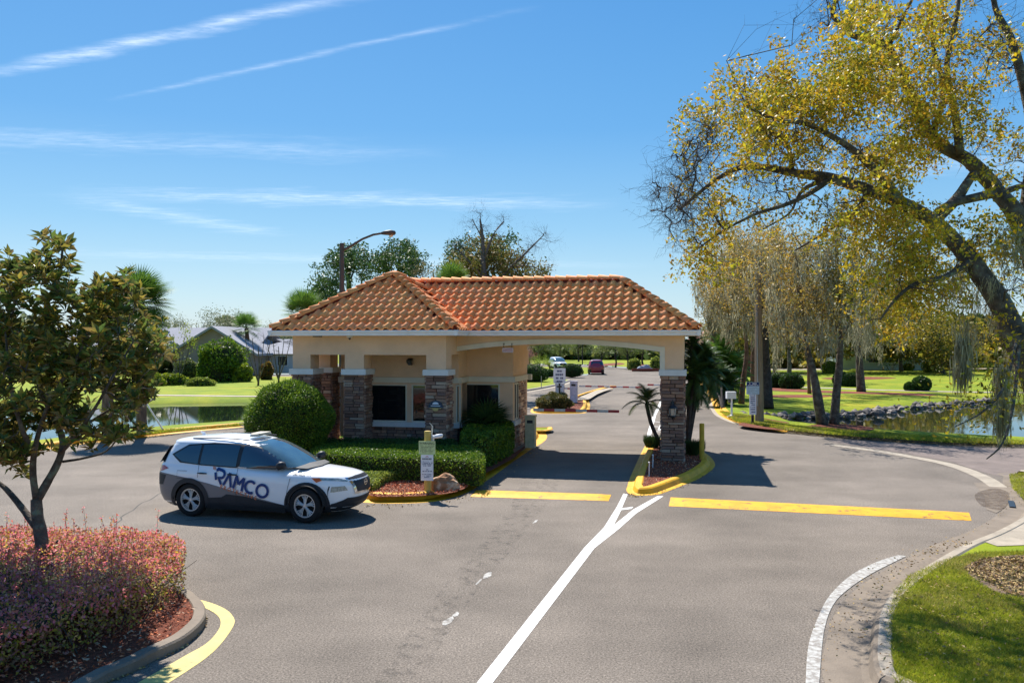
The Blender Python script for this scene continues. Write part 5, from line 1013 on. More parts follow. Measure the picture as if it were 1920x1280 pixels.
b = G(266, 812, .13); palm('cabbage_palm', 'tall fan palm with a shaggy round head on the left pond verge', b, P(262, 570, b.y), .20, .16, fan_big, 70, (-50, 85), scale=.78, bark=m_bark)
b = G(203, 818, .13); palm('cabbage_palm', 'fan palm trunk half hidden behind the left magnolia tree', b, P(200, 600, b.y), .22, .18, fan_big, 34, scale=.6, bark=m_bark)
b = G(567, 690, .13); palm('cabbage_palm', 'green fan palm head showing over the left roof edge', P(567, 760, 36), P(567, 590, 36), .2, .18, fan_big, 30, (-10, 85), scale=.62)
palm('cabbage_palm', 'low yellow green fan palm head showing behind the roof ridge', P(848, 740, 40), P(848, 535, 40), .2, .18, fan_big, 26, (0, 85), scale=.62)
b = G(470, 700, .13); palm('cabbage_palm', 'far dark fan palm above the grey house roof', b, P(462, 615, b.y), .25, .22, fan_big, 26, scale=1.1)
q = GHM @ Vector((xs_at(912, .9), .9, .13)); palm('fan_palm', 'low dark fan palm growing in front of the booth window', q, q+Vector((0, 0, .75)), .08, .07, fand, 22, (-5, 75), bark=m_barkdark, scale=1.05)
b = G(1241, 838, .13); palm('pygmy_palm', 'small leaning feather palm on the left of the pillar', b, P(1212, 757, b.y-.3), .07, .06, pin_me, 15, (-30, 70), bark=m_barkdark, curve=-.08)
b = G(1286, 812, .13)
def clump_palm(label, specs, me, Y, base):
    o = Vector(base); t = thing('date_palm', label, 'palm', o, 0, 'feather palms right of the pillar'); mb = MB()
    for u, v, sc_, n, lo in specs:
        tp = P(u, v, Y+nr.normal(0, .3)) - o; mb.tube([(0, 0, 0), (tp.x*.4, tp.y*.4, tp.z*.6), tuple(tp)], [.09, .06, .04], 6)
        for i in range(n):
            e = R(lo+(85-lo)*(i/(n-1))**.8+nr.uniform(-8, 8)); ob('frond', me, t, tuple(tp+Vector((0, 0, nr.uniform(-.25, .05)))), (nr.uniform(-.3, .3), -e, i*2.4+nr.uniform(-.3, .3)), (sc_*nr.uniform(.8, 1.15),)*3)
    mb.build('trunk', m_barkdark, t)
clump_palm('dense dark feather palm growing on the pillar island, right behind the pillar', [(1302, 668, .60, 46, -70), (1322, 680, .66, 50, -75), (1304, 700, .62, 44, -75), (1326, 706, .60, 46, -75), (1298, 642, .46, 26, -50), (1300, 728, .6, 34, -70)], pin_bigd, 29.5, G(1289, 838, .13))
clump_palm('lower dark feather palm at the far end of the yellow kerb', [(1350, 708, .95, 46, -75), (1366, 724, .8, 44, -75), (1340, 728, .8, 36, -70), (1352, 742, .7, 30, -60)], pin_bigd, 49, G(1355, 765, .13))
clump_palm('bright green feather palm behind the dark ones', [(1352, 668, .95, 48, -60), (1372, 690, .95, 46, -70), (1380, 712, .8, 34, -70)], pin_big, 54, G(1368, 756, .13))
# ---------------------------------------------------------------- magnolia lower left
MY = 12.3
def PM(l): return [tuple(P(u, v, MY+d)) for u, v, d in l]
ml = [(PM([(92, 1112, 0), (84, 1060, 0), (76, 1000, 0), (70, 965, 0), (68, 935, 0)]), .105, .075), (PM([(68, 940, 0), (88, 905, .05), (108, 868, .1), (118, 830, .1), (105, 790, .2), (80, 740, .2), (68, 690, .3), (78, 600, .3), (110, 520, .2), (117, 468, .1)]), .065, .015),
      (PM([(68, 935, 0), (62, 890, -.1), (64, 850, -.2), (76, 800, -.3), (100, 740, -.4), (150, 660, -.4), (170, 600, -.3)]), .055, .012), (PM([(66, 985, 0), (40, 950, .2), (10, 915, .4), (-30, 880, .5), (-80, 800, .6)]), .055, .02),
      (PM([(112, 850, .1), (140, 820, -.2), (175, 770, -.5), (215, 700, -.6), (250, 640, -.6)]), .035, .010), (PM([(118, 865, .1), (160, 858, 0), (200, 845, .1), (228, 812, .1)]), .02, .008), (PM([(64, 850, -.2), (40, 800, -.5), (20, 720, -.6), (10, 620, -.4)]), .04, .012), (PM([(105, 790, .2), (160, 720, .5), (220, 640, .6), (270, 590, .6)]), .03, .01), (PM([(-30, 880, .5), (-20, 780, .2), (0, 700, 0), (30, 560, 0)]), .04, .012), (PM([(68, 690, .3), (30, 600, .4), (0, 520, .4)]), .03, .01), (PM([(118, 830, .1), (170, 790, .6), (250, 740, .8), (290, 700, .8)]), .03, .01), (PM([(98, 1035, 0), (108, 1012, 0)]), .02, .014)]
def magnolia():
    o = Vector(ml[0][0][0]); o.z = .13; t = thing('magnolia_tree', 'young magnolia with bronze and dark green glossy leaves in the lower left bed', 'tree', o); mb = MB(); S = []
    for pts, r0, r1 in ml:
        sm_ = [Vector(p)-o for p in smooth(pts, 4)]; n = len(sm_); mb.tube(sm_, [(r0+(r1-r0)*i/(n-1))*(1+.1*noise.noise(q*6)) for i, q in enumerate(sm_)], 8); S += sm_
    mb.build('trunk', m_barkgrey, t, smooth=True); S = np.array([tuple(s_) for s_ in S])
    cl = []
    for u, v, ru, rv, n in [(116, 462, 8, 12, 4), (50, 530, 80, 38, 22), (160, 540, 60, 33, 16), (95, 508, 45, 24, 9), (220, 580, 55, 40, 16), (60, 600, 90, 50, 28), (150, 625, 85, 45, 26), (262, 640, 40, 48, 14), (60, 690, 90, 50, 30), (170, 705, 85, 50, 30), (262, 715, 40, 45, 12), (70, 780, 100, 45, 28), (190, 780, 70, 40, 17), (30, 850, 50, 30, 14), (-40, 650, 60, 160, 44), (225, 815, 14, 10, 4), (5, 820, 30, 50, 12), (300, 650, 12, 20, 4), (-30, 800, 40, 60, 14)]:
        a = nr.uniform(0, 6.283, n); q = np.sqrt(nr.uniform(0, 1, n))
        for uu, vv in zip(u+ru*q*np.cos(a), v+rv*q*np.sin(a)): cl.append(P(uu, vv, MY+np.clip(nr.normal(0, .5), -.8, 1))-o)
    br = MB(); dist = [min(np.linalg.norm(S-np.array(c), axis=1)) for c in cl]
    # one whorl of leaves at every twig tip
    whorls = []
    for k in range(6):
        w = MB(); n = 12
        for i in range(n):
            a = i*2.4+rnd.random(); e = R(rnd.uniform(-15, 70)); L = rnd.uniform(.12, .19); d = Vector((math.cos(a)*math.cos(e), math.sin(a)*math.cos(e), math.sin(e))); s_ = d.cross(Vector((0, 0, 1))).normalized(); up = s_.cross(d)
            w.add([d*.015, d*L*.5+s_*L*.20+up*.012, d*L-up*.02, d*L*.5-s_*L*.20+up*.012], [(0, 1, 2, 3)])
        whorls.append(w.mesh('leaf_cluster', l_mag))
    extra = MB()
    for i in np.argsort(dist):
        c = np.array(cl[i]); d = np.linalg.norm(S-c, axis=1); j = int(np.argmin(d)); w = wander(S[j], c, 3, .08); br.tube(w, [.010, .008, .006, .005], 4, cap=False); S = np.vstack([S, [tuple(p) for p in w[1:]]])
        for q in range(2 + int(nr.random() < .3)):
            e = Vector(tuple(c)) + Vector(tuple(unit(nr.normal(size=3))))*nr.uniform(.12, .34) if q else Vector(tuple(c)); br.tube([w[-2], e], [.006, .004], 3, cap=False); rot = (nr.uniform(-.9, .9), nr.uniform(-.9, .9), nr.uniform(0, 6.28))
            sc_ = nr.uniform(.9, 1.25)
            if len(t.children) < 296 and q == 0 and e.y < 0.6: ob('leaf_cluster', whorls[int(nr.integers(0, 6))], t, tuple(e), rot, (sc_,)*3)
            else:
                m_ = Matrix.Translation(e) @ Matrix.Rotation(rot[2], 4, 'Z') @ Matrix.Rotation(rot[0], 4, 'X') @ Matrix.Scale(sc_, 4); wm = whorls[int(nr.integers(0, 6))]; extra.add([m_ @ v.co for v in wm.vertices], [tuple(p.vertices) for p in wm.polygons])
    br.build('branches', m_barkgrey, t, kind='stuff'); extra.build('leaf_cluster', l_mag, t, kind='stuff')
magnolia()
# ================================================================ cars
m_paint = M('white_car_paint', (0.80, 0.81, 0.83), 0.28, 0.01, 1, spec=0.5, coat=0.8)
m_redpaint = M('red_car_paint', (0.30, 0.012, 0.03), 0.3, 0.03, 1, spec=0.5, coat=0.8)
m_wrap = M('grey_wrap', (0.165, 0.155, 0.165), 0.4, 0.04, 2, spec=0.4, coat=0.3)
m_clad = M('black_cladding', (0.022, 0.026, 0.033), 0.55, 0.1, 5)
m_cglass = M('car_glass', (0.012, 0.022, 0.04), 0.04, 0.02, 1, spec=0.9, coat=1.0)
m_wsg = M('windscreen_glass', (0.05, 0.10, 0.11), 0.05, 0.5, 3, spec=0.9, coat=1.0, col2=(0.02, 0.05, 0.07))  # lighter teal mottling paints reflections into the glass colour
m_tyre = M('tyre_rubber', (0.014, 0.014, 0.015), 0.85, 0.15, 20)
m_rim = M('wheel_alloy', (0.62, 0.61, 0.60), 0.35, 0.05, 5, metal=0.4)
m_chrome = M('chrome', (0.65, 0.66, 0.68), 0.12, 0.02, 5, metal=1.0)
m_tail = M('tail_light_red', (0.38, 0.012, 0.018), 0.15, 0.05, 5, spec=0.7, coat=0.6)
m_amber = M('amber_reflector', (0.62, 0.12, 0.02), 0.3, 0.05, 5)
m_head = M('headlight', (0.32, 0.36, 0.33), 0.12, 0.25, 30, spec=0.9, coat=1.0)
m_blue = M('blue_lettering', (0.008, 0.04, 0.17), 0.45, 0.02, 3)
m_orange = M('orange_lettering', (0.62, 0.18, 0.07), 0.5, 0.02, 3)
m_gap = M('panel_gap', (0.03, 0.03, 0.035), 0.8)
def itp(tab, z):
    if z <= tab[0][0]: return tab[0][1]
    for (a, b), (c_, d) in zip(tab[:-1], tab[1:]):
        if z <= c_:
            t = (z-a)/(c_-a); return b + (d-b)*t
    return tab[-1][1]
XF = [(.20, 2.02), (.30, 2.20), (.45, 2.28), (.60, 2.31), (.75, 2.31), (.86, 2.27), (.93, 2.17), (.97, 2.02), (1.0, 1.82), (1.03, 1.55), (1.055, 1.25), (1.075, 1.08), (1.10, 1.02), (1.25, .78), (1.40, .50), (1.54, .20), (1.60, .0), (1.635, -.2), (1.665, -.50), (1.69, -.95)]
XB = [(.20, -2.10), (.30, -2.24), (.45, -2.31), (.70, -2.33), (.90, -2.32), (1.05, -2.27), (1.15, -2.22), (1.30, -2.13), (1.45, -2.03), (1.53, -1.99), (1.58, -2.02), (1.615, -1.93), (1.64, -1.75), (1.665, -1.45), (1.69, -1.0)]
WW = [(.20, .83), (.30, .885), (.45, .905), (.62, .915), (.80, .912), (.92, .905), (.99, .885), (1.05, .862), (1.10, .835), (1.20, .81), (1.35, .765), (1.50, .705), (1.56, .675), (1.60, .63), (1.635, .56), (1.665, .43), (1.69, .20)]
def pexp(z, front):
    if front: return itp([(.2, 3.2), (.8, 3.0), (.93, 2.8), (1.03, 2.4), (1.075, 2.6), (1.10, 5.5), (1.5, 5.0), (1.69, 3.0)], z)
    return itp([(.2, 5), (1.0, 6), (1.5, 6), (1.69, 3)], z)
def side_y(x, z):
    xf, xb, w = itp(XF, z), itp(XB, z), itp(WW, z); xm = (xf*0.35+xb*0.65)
    t = (x-xm)/(xf-xm) if x > xm else (xm-x)/(xm-xb); fr = x > xm; p = pexp(z, fr)
    t = min(abs(t), 0.9999); return w*(1-t**p)**(1/p)
def front_x(y, z):
    xf, xb, w = itp(XF, z), itp(XB, z), itp(WW, z); xm = (xf*0.35+xb*0.65); p = pexp(z, True); t = min(abs(y)/w, 0.9995)
    return xm + (xf-xm)*(1-t**p)**(1/p)
def make_car(label, cat, paint, simple=False, group=None):
    t = thing('parked_car' if not simple else 'distant_car', label, cat, group=group)
    zs = [.20,.25,.30,.36,.42,.48,.54,.60,.66,.72,.78,.84,.88,.91,.935,.955,.97,.985,1.0,1.012,1.025,1.037,1.048,1.058,1.068,1.078,1.09,1.11,1.15,1.20,1.25,1.30,1.35,1.40,1.45,1.50,1.54,1.57,1.59,1.605,1.62,1.635,1.648,1.66,1.67,1.68,1.688]
    if simple: zs = zs[::2] + [1.688]
    n = 220 if not simple else 32
    if not simple: zs = sorted(set(zs + [(a_+b_)/2 for a_, b_ in zip(zs[:-1], zs[1:]) if b_-a_ > .03]))
    mb = MB()
    for z in zs:
        xf, xb, w = itp(XF, z), itp(XB, z), itp(WW, z); xm = (xf*0.35+xb*0.65)
        for j in range(n):
            an = 2*math.pi*j/n; c_, s_ = math.cos(an), math.sin(an); p = pexp(z, c_ > 0)
            r_ = (abs(c_)**p + abs(s_)**p)**(-1/p); x = c_*r_; y = s_*r_
            mb.v.append((xm + (xf-xm)*x if x > 0 else xm + (xm-xb)*x, w*y, z))
    wheels = [(1.353, 0.36), (-1.353, 0.36)]
    for i in range(len(zs)-1):
        for j in range(n):
            q = (i*n+j, i*n+(j+1) % n, (i+1)*n+(j+1) % n, (i+1)*n+j)
            cx = sum(mb.v[k][0] for k in q)/4; cy = sum(mb.v[k][1] for k in q)/4; cz_ = sum(mb.v[k][2] for k in q)/4
            if abs(cy) > 0.6 and any(math.hypot(cx-wx, cz_-wz) < 0.40 for wx, wz in wheels): continue
            mb.f.append(q); mb.m.append(0)
    mb.f.append(tuple((len(zs)-1)*n+j for j in range(n))); mb.m.append(0)
    body = mb.build('body', paint, t, smooth=True)
    mb = MB(); mb.box(-1.75, 1.7, -0.62, 0.62, 0.19, 0.6); mb.box(-0.9, 0.9, -0.85, 0.85, 0.19, 0.3); mb.build('underbody', m_tyre, t)
    def patch(poly, mat, off, name, side=-1, par=None, step=0.10, surf='side', smooth_=True):
        ps = np.array(poly, float); lo, hi = ps.min(0), ps.max(0); g = []
        dn = []
        for a, b in zip(ps, np.roll(ps, -1, 0)):
            k = max(1, int(np.linalg.norm(b-a)/step))
            for i in range(k): dn.append(a+(b-a)*i/k)
        X, Y = np.meshgrid(np.arange(lo[0]+step/2, hi[0], step), np.arange(lo[1]+step/2, hi[1], step)); pp = np.column_stack([X.ravel(), Y.ravel()])
        if len(pp): pp = pp[inpoly(pp, ps)]
        if len(pp): pp = pp[pdist(pp, ps) > step*0.3]
        allp = [Vector(p) for p in dn] + [Vector(p) for p in pp]; k = len(dn)
        r_ = delaunay_2d_cdt(allp, [], [list(range(k))], 1, 1e-6); q = MB()
        for p in r_[0]:
            if surf == 'side': p = Vector((max(min(p.x, itp(XF, p.y)-.035), itp(XB, p.y)+.02), p.y))
            if surf == 'side': q.v.append((p.x, side*(side_y(p.x, p.y)+off), p.y))
            else: q.v.append((front_x(p.x, p.y)+off, p.x, p.y))
        for f in r_[2]:
            f = tuple(f); q.f.append(f if (side < 0 and surf == 'side') or surf == 'front' else f[::-1]); q.m.append(0)
        return q.build(name, mat, par or t, smooth=smooth_)
    win_f = [(0.90, 1.085), (0.60, 1.31), (0.36, 1.43), (0.10, 1.50), (-0.16, 1.535), (-0.185, 1.10), (0.3, 1.088)]
    win_r = [(-0.27, 1.10), (-0.25, 1.54), (-0.7, 1.548), (-1.12, 1.53), (-1.14, 1.13)]
    win_q = [(-1.20, 1.13), (-1.18, 1.525), (-1.50, 1.49), (-1.82, 1.30), (-1.60, 1.17)]
    surround = [(1.02, 1.065), (0.62, 1.34), (0.36, 1.46), (0.05, 1.535), (-0.3, 1.565), (-0.9, 1.575), (-1.5, 1.525), (-1.88, 1.31), (-1.64, 1.145), (-1.1, 1.105), (-0.2, 1.075), (0.5, 1.062)]
    for s_ in (-1, 1):
        if not simple: patch(surround, m_clad, 0.011, 'window_surround', s_, step=0.05)
        for nm, w in (('window', win_f), ('window', win_r), ('window', win_q)): patch(w, m_cglass, 0.015, nm, s_, step=0.05)
        lower = [(-0.98, .20), (-0.96, .40), (-0.92, .43), (-0.57, .46), (-0.45, .53), (0.0, .50), (0.6, .39), (1.0, .33), (1.0, .20)]
        patch(lower, m_clad, 0.010, 'sill_panel', s_, step=0.045)
        for wx in (1.353, -1.353):
            ri, ro = 0.372, 0.475; arc = [(wx+ro*math.cos(a), 0.36+ro*math.sin(a)) for a in np.linspace(-0.35, math.pi+0.35, 22)] + [(wx+ri*math.cos(a), 0.36+ri*math.sin(a)) for a in np.linspace(math.pi+0.43, -0.43, 22)]
            arc = [(x, max(z, .205)) for x, z in arc]; patch(arc, m_clad, 0.016, 'wheel_arch', s_, step=0.07)
            mb = MB(); y = s_*0.60; k = 20
            pts = [(wx+0.42*math.cos(math.pi*i/k-0.0), z_, 0.36+0.42*math.sin(math.pi*i/k)) for i in range(k+1) for z_ in (y, s_*0.90)]
            mb.add([(a, b, c_) for a, b, c_ in pts], [(2*i, 2*i+1, 2*i+3, 2*i+2) for i in range(k)]); mb.add([(wx-0.43, y, 0.2), (wx+0.43, y, 0.2), (wx+0.43, y, 0.8), (wx-0.43, y, 0.8)], [(0,1,2,3)])
            mb.build('wheel_well', m_tyre, t)
        # wheels
        for wx in (1.353, -1.353):
            w = MB(); prof = [(0.245, -0.10), (0.30, -0.11), (0.345, -0.095), (0.36, -0.06), (0.36, 0.06), (0.345, 0.095), (0.30, 0.11), (0.245, 0.10)]; k = 28
            for i in range(k):
                an = 2*math.pi*i/k
                for r_, y in prof: w.v.append((r_*math.cos(an), y, r_*math.sin(an)))
            for i in range(k):
                for j in range(len(prof)-1): a_ = i*8+j; b_ = ((i+1) % k)*8+j; w.f.append((a_, a_+1, b_+1, b_)); w.m.append(0)
            wo_ = thing_part('wheel', t, (wx, s_*0.80, 0.36)) if False else ob('wheel', w.mesh('wheel', m_tyre, True), t, (wx, s_*0.79, 0.36))
            rm = MB(); yf = s_*0.085
            def ring(r0, r1, y0, y1, k=28):
                o = len(rm.v)
                for i in range(k):
                    an = 2*math.pi*i/k
                    for r_, y in ((r0, y0), (r1, y0), (r1, y1), (r0, y1)): rm.v.append((r_*math.cos(an), y, r_*math.sin(an)))
                for i in range(k):
                    for j in range(4): a_ = o+i*4; b_ = o+((i+1) % k)*4; rm.f.append((a_+j, b_+j, b_+(j+1) % 4, a_+(j+1) % 4)); rm.m.append(0)
            ring(0.222, 0.25, yf-s_*0.05, yf)
            ring(0.0, 0.045, yf-0.03*s_, yf-0.005*s_, 12)
            for i in range(5):
                for dl in (-0.16, 0.16, -0.05, 0.05):
                    a0 = 2*math.pi*i/5 + 0.3; a1 = a0 + dl*2.1; th = 0.011
                    p0 = Vector((0.03*math.cos(a0), 0, 0.03*math.sin(a0))); p1 = Vector((0.14*math.cos(a0+dl*1.2), 0, 0.14*math.sin(a0+dl*1.2))); p2 = Vector((0.232*math.cos(a1), 0, 0.232*math.sin(a1)))
                    rm.tube([p0+Vector((0, yf-s_*0.01, 0)), p1+Vector((0, yf-s_*0.02, 0)), p2+Vector((0, yf-s_*0.01, 0))], [0.022, 0.014, 0.013], 4)
            rm.build('rim', m_rim, wo_)
            rm = MB(); ring(0.0, 0.225, yf-s_*0.10, yf-s_*0.07); rm.build('brake_disc', m_tyre, wo_)
        if not simple:
            # panel gaps, handles, mirror
            for l in ([(0.98, 1.05), (1.0, 0.9), (0.93, 0.55), (0.90, 0.33)], [(-0.21, 1.10), (-0.215, 0.7), (-0.22, 0.33)], [(-1.16, 1.12), (-1.15, 0.85)], [(-1.42, 0.98), (-1.66, 0.98), (-1.66, 0.82), (-1.42, 0.82)]):
                a = offset(l, 0.004); b = offset(l, -0.004); patch([tuple(p) for p in a]+[tuple(p) for p in b[::-1]], m_gap, 0.0175, 'panel_gap', s_, step=0.15)
            for hx in (-0.33, -1.05):
                h = MB(); y = side_y(hx, 0.945); h.tube([(hx-0.10, s_*(y+0.02), 0.945), (hx, s_*(y+0.045), 0.95), (hx+0.12, s_*(y+0.02), 0.945)], [0.012, 0.02, 0.014], 6); h.build('door_handle', m_clad, t, smooth=True)
            h = MB(); y = side_y(0.78, 1.12); h.tube([(0.80, s_*y, 1.10), (0.80, s_*(y+0.10), 1.12)], 0.03, 6)
            v0 = []; 
            h.tube([(0.84, s_*(y+0.17), 1.10), (0.82, s_*(y+0.17), 1.16), (0.80, s_*(y+0.165), 1.22), (0.79, s_*(y+0.16), 1.245)], [0.085, 0.11, 0.10, 0.03], 8); h.build('wing_mirror', m_clad, t, smooth=True)
            h = MB(); h.tube([(-0.12, s_*0.555, 1.628), (-0.45, s_*0.575, 1.655), (-0.9, s_*0.575, 1.658), (-1.5, s_*0.56, 1.640)], 0.012, 5); h.build('roof_rail', m_gap, t)
        # lights
        patch([(-2.31, 1.05), (-2.05, 1.075), (-1.90, 1.02), (-2.12, .94), (-2.32, .93)], m_tail, 0.010, 'tail_light', s_, step=0.06)
        patch([(1.44, 0.92), (1.56, 0.83), (1.66, 0.87), (1.60, 0.92)], m_amber, 0.012, 'side_marker', s_, step=0.05)
        patch([(1.56, .925), (1.66, 0.87), (1.95, 0.86), (2.13, 0.83), (2.13, 0.86), (1.95, .905)], m_head, 0.010, 'running_light', s_, step=0.05)
        patch([(1.84, 0.63), (1.86, 0.74), (2.10, 0.75), (2.15, 0.66), (1.90, 0.63)], m_head, 0.010, 'headlight', s_, step=0.05)
        patch([(1.80, 0.64), (1.83, 0.75), (1.81, 0.755), (1.785, 0.68), (1.785, 0.50)], m_gap, 0.010, 'bumper_slot', s_, step=0.05)
        patch([(1.80, .21), (1.82, .27), (2.02, .33), (2.10, .42), (2.16, .44), (2.14, .21)], m_clad, 0.010, 'bumper_corner', s_, step=0.03)
        patch([(-1.78, .22), (-1.80, .50), (-2.1, .58), (-2.32, .60), (-2.30, .30), (-2.2, .22)], m_clad if simple else m_wrap, 0.009, 'rear_bumper', s_, step=0.08)
    # front
    gr_ = [(-.46, .90), (-.36, .60), (.36, .60), (.46, .90), (.2, .93), (-.2, .93)]
    g = patch(gr_, m_clad, 0.012, 'grille', surf='front', step=0.08)
    for s_ in (-1, 1):
        patch([(s_*.47, .91), (s_*.42, .91), (s_*.33, .60), (s_*.38, .57)][::-s_], m_chrome, 0.022, 'grille_trim', surf='front', par=t)
    patch([(-.38, .57), (.38, .57), (.34, .61), (-.34, .61)], m_chrome, 0.022, 'grille_trim', surf='front')
    mb = MB(); x0 = front_x(0, .77)+0.02
    for i in range(16):
        a0, a1 = 2*math.pi*i/16, 2*math.pi*(i+1)/16; mb.add([(x0, r_*math.cos(a), 0.77+r_*math.sin(a)) for a in (a0, a1) for r_ in (0.055, 0.072)], [(0, 1, 3, 2)])
    mb.add([(x0+0.004, -0.085, .76), (x0+0.004, .085, .76), (x0+0.004, .085, .78), (x0+0.004, -0.085, .78)], [(0,1,2,3)]); mb.build('badge', m_chrome, t)
    patch([(-.66, .22), (-.66, .38), (-.5, .50), (.5, .50), (.66, .38), (.66, .22)], m_clad, 0.012, 'lower_bumper', surf='front', step=0.04)
    patch([(-.5, .40), (.5, .40), (.46, .46), (-.46, .46)], m_gap, 0.016, 'air_intake', surf='front', step=0.1)
    ws = [(-.70, 1.105), (-.67, 1.22), (-.60, 1.45), (-.52, 1.585), (-.2, 1.60), (.2, 1.60), (.52, 1.585), (.60, 1.45), (.67, 1.22), (.70, 1.105), (.3, 1.095), (-.3, 1.095)]
    patch(ws, m_wsg, 0.016, 'windscreen', surf='front', step=0.05)
    mb = MB(); mb.add([(1.22, -.52, 1.075), (1.30, 0, 1.075), (1.22, .52, 1.075), (1.02, .66, 1.105), (1.00, 0, 1.122), (1.02, -.66, 1.105)], [(0, 1, 4, 5), (1, 2, 3, 4)]); mb.build('cowl', m_clad, t)
    # rear window
    mb = MB(); mb.add([(-2.225, -.62, 1.12), (-2.225, .62, 1.12), (-2.035, .58, 1.47), (-2.035, -.58, 1.47)], [(0,1,2,3)]); mb.add([(-2.20, -.76, 1.12), (-2.225, -.62, 1.12), (-2.035, -.58, 1.47), (-2.0, -.68, 1.46)], [(0,1,2,3)]); mb.build('rear_window', m_cglass, t)
    if not simple:
        for s_ in (-1, 1):
            patch([(-2.05, 1.13), (-2.17, 1.14), (-2.04, 1.46), (-1.985, 1.50)], m_cglass, 0.012, 'rear_window', s_, step=0.06)
            # grey lower wrap with the long falling diagonal
            wr = [(-2.33, .86), (-2.20, .93), (-1.9, .90), (-1.35, .825), (-0.9, .74), (0.0, .54), (0.98, .325), (0.93, .30), (0.6, .355), (0.0, .465), (-0.45, .495), (-0.55, .435), (-0.92, .39), (-0.96, .36), (-0.98, .50), (-1.12, .70), (-1.35, .80), (-1.62, .72), (-1.76, .52), (-1.80, .33), (-2.05, .30), (-2.28, .34), (-2.33, .6)]
            patch(wr, m_wrap, 0.0065, 'wrap_panel', s_, step=0.05)
            patch([(-2.325, .64), (-2.325, .85), (-2.18, .90), (-1.95, .87), (-2.05, .66)], m_clad, 0.0125, 'rear_corner_panel', s_, step=0.09)
        # roof pieces
        mb = MB(); mb.tube([(-1.62, 0, 1.655), (-1.62, 0, 1.68), (-1.70, 0, 1.73)], [0.05, 0.04, 0.01], 6); mb.build('antenna_fin', paint, t)
        mb = MB(); mb.box(0.02-.33, 0.25-.33, -0.20, 0.20, 1.70, 1.745)
        for y in (-0.24, -.12, 0.12, .24): mb.tube([(-.19, y, 1.685), (-.19, y, 1.735)], [0.11, 0.09], 10)
        mb.build('roof_beacon', M('beacon_cream', (0.52, 0.46, 0.36), 0.5), t)
        # lettering: strokes in (x, z), slanted along the diagonal
        def put(strokes, mat, ox, oz, sc_, slope, wd, name, off=0.02, slant=0.0):
            q = MB(); ca, sa = math.cos(slope), math.sin(slope)
            for st_ in strokes:
                l = [(ox + (a*ca - b*sa)*sc_, oz + (a*sa + b*ca)*sc_) for a, b in st_]
                l2 = []
                for a, b in zip(l[:-1], l[1:]):
                    k = max(1, int(math.dist(a, b)/0.06))
                    for i in range(k): l2.append((a[0]+(b[0]-a[0])*i/k, a[1]+(b[1]-a[1])*i/k))
                l2.append(l[-1]); A = offset(l2, wd/2); B = offset(l2, -wd/2); o = len(q.v)
                for a, b in zip(A, B):
                    for p in (a, b): q.v.append((p[0], -(side_y(p[0], p[1])+off), p[1]))
                for i in range(len(l2)-1): q.f.append((o+2*i+1, o+2*i+3, o+2*i+2, o+2*i)); q.m.append(0)
            q.build(name, mat, t)
        def arc(cx, cy, r_, a0, a1, k=12, ry=None): return [(cx+r_*math.cos(R(a0+(a1-a0)*i/k)), cy+(ry or r_)*math.sin(R(a0+(a1-a0)*i/k))) for i in range(k+1)]
        Rr = [[(-0.14, 0.93), (0.34, 0.93)] + arc(0.34, 0.67, 0.26, 90, -90, 8) + [(0.18, 0.41), (0.52, -0.02)], [(-0.14, 0.93), (-0.02, 0.78)], [(-0.16, 0.66), (0.06, 0.18)]]
        Aa = [[(0.70, 0.0), (0.99, 0.95)], [(0.98, 0.95), (1.32, 0.0)]]
        Mm = [[(1.52, 0.0), (1.55, 0.93)], [(1.55, 0.93), (1.86, 0.38)], [(1.86, 0.38), (2.16, 0.93)], [(2.16, 0.93), (2.20, 0.0)]]
        Cc = [arc(2.80, 0.465, 0.41, 50, 310, 16)]; Oo = [arc(3.72, 0.465, 0.43, 0, 360, 22)]
        put(Rr+Aa+Mm+Cc+Oo, m_blue, -0.72, 0.775, 0.30, R(-14.5), 0.056, 'lettering')
        put([[(-0.38, 0.98), (-0.28, 0.80)], [(-0.50, 0.98), (-0.40, 0.80)]], m_orange, -0.72, 0.775, 0.30, R(-14.5), 0.022, 'lettering')
        def text_mesh(txt, size, sp=1.0):
            cu = bpy.data.curves.new('t', 'FONT'); cu.body = txt; cu.size = size; cu.space_character = sp; cu.resolution_u = 3; cu.offset = 0.003
            o = bpy.data.objects.new('t', cu); C.objects.link(o); me = bpy.data.meshes.new_from_object(o.evaluated_get(bpy.context.evaluated_depsgraph_get())); bpy.data.objects.remove(o); return me
        def put_text(txt, mat, ox, oz, size, slope, sp, name):
            me = text_mesh(txt, size, sp); ca, sa = math.cos(slope), math.sin(slope); me.materials.clear(); me.materials.append(mat)
            for v in me.vertices:
                x = ox + v.co.x*ca - v.co.y*sa; z = oz + v.co.x*sa + v.co.y*ca; v.co = (x, -(side_y(x, z)+0.019), z)
            ob(name, me, t)
        put_text('PROTECTIVE', m_orange, -0.60, 0.655, 0.105, R(-14), 1.6, 'lettering')
        put_text('PATROL 117', m_ink, 1.03, 0.975, 0.062, R(-2), 1.15, 'lettering')
    return t
def place_car(t, pr, pf, z=0.0):   # near side rear / front wheel ground points
    d = Vector((pf[0]-pr[0], pf[1]-pr[1], 0)).normalized(); n = Vector((-d.y, d.x, 0))
    mid = (Vector((pr[0], pr[1], 0)) + Vector((pf[0], pf[1], 0)))/2 + n*0.80
    t.location = (mid.x, mid.y, z); t.rotation_euler = (0, 0, math.atan2(d.y, d.x))
car = make_car('white patrol SUV with grey lower wrap and blue RAMCO lettering parked before the gatehouse', 'car', m_paint)
place_car(car, G(359, 966.5)[:2], G(576.5, 979.5)[:2])
fc = make_car('white car driving up the far road beyond the gate, seen above the lane sign', 'car', m_paint, True); q = G(1047, 692.5); fc.location = q; fc.rotation_euler = (0, 0, R(-78))
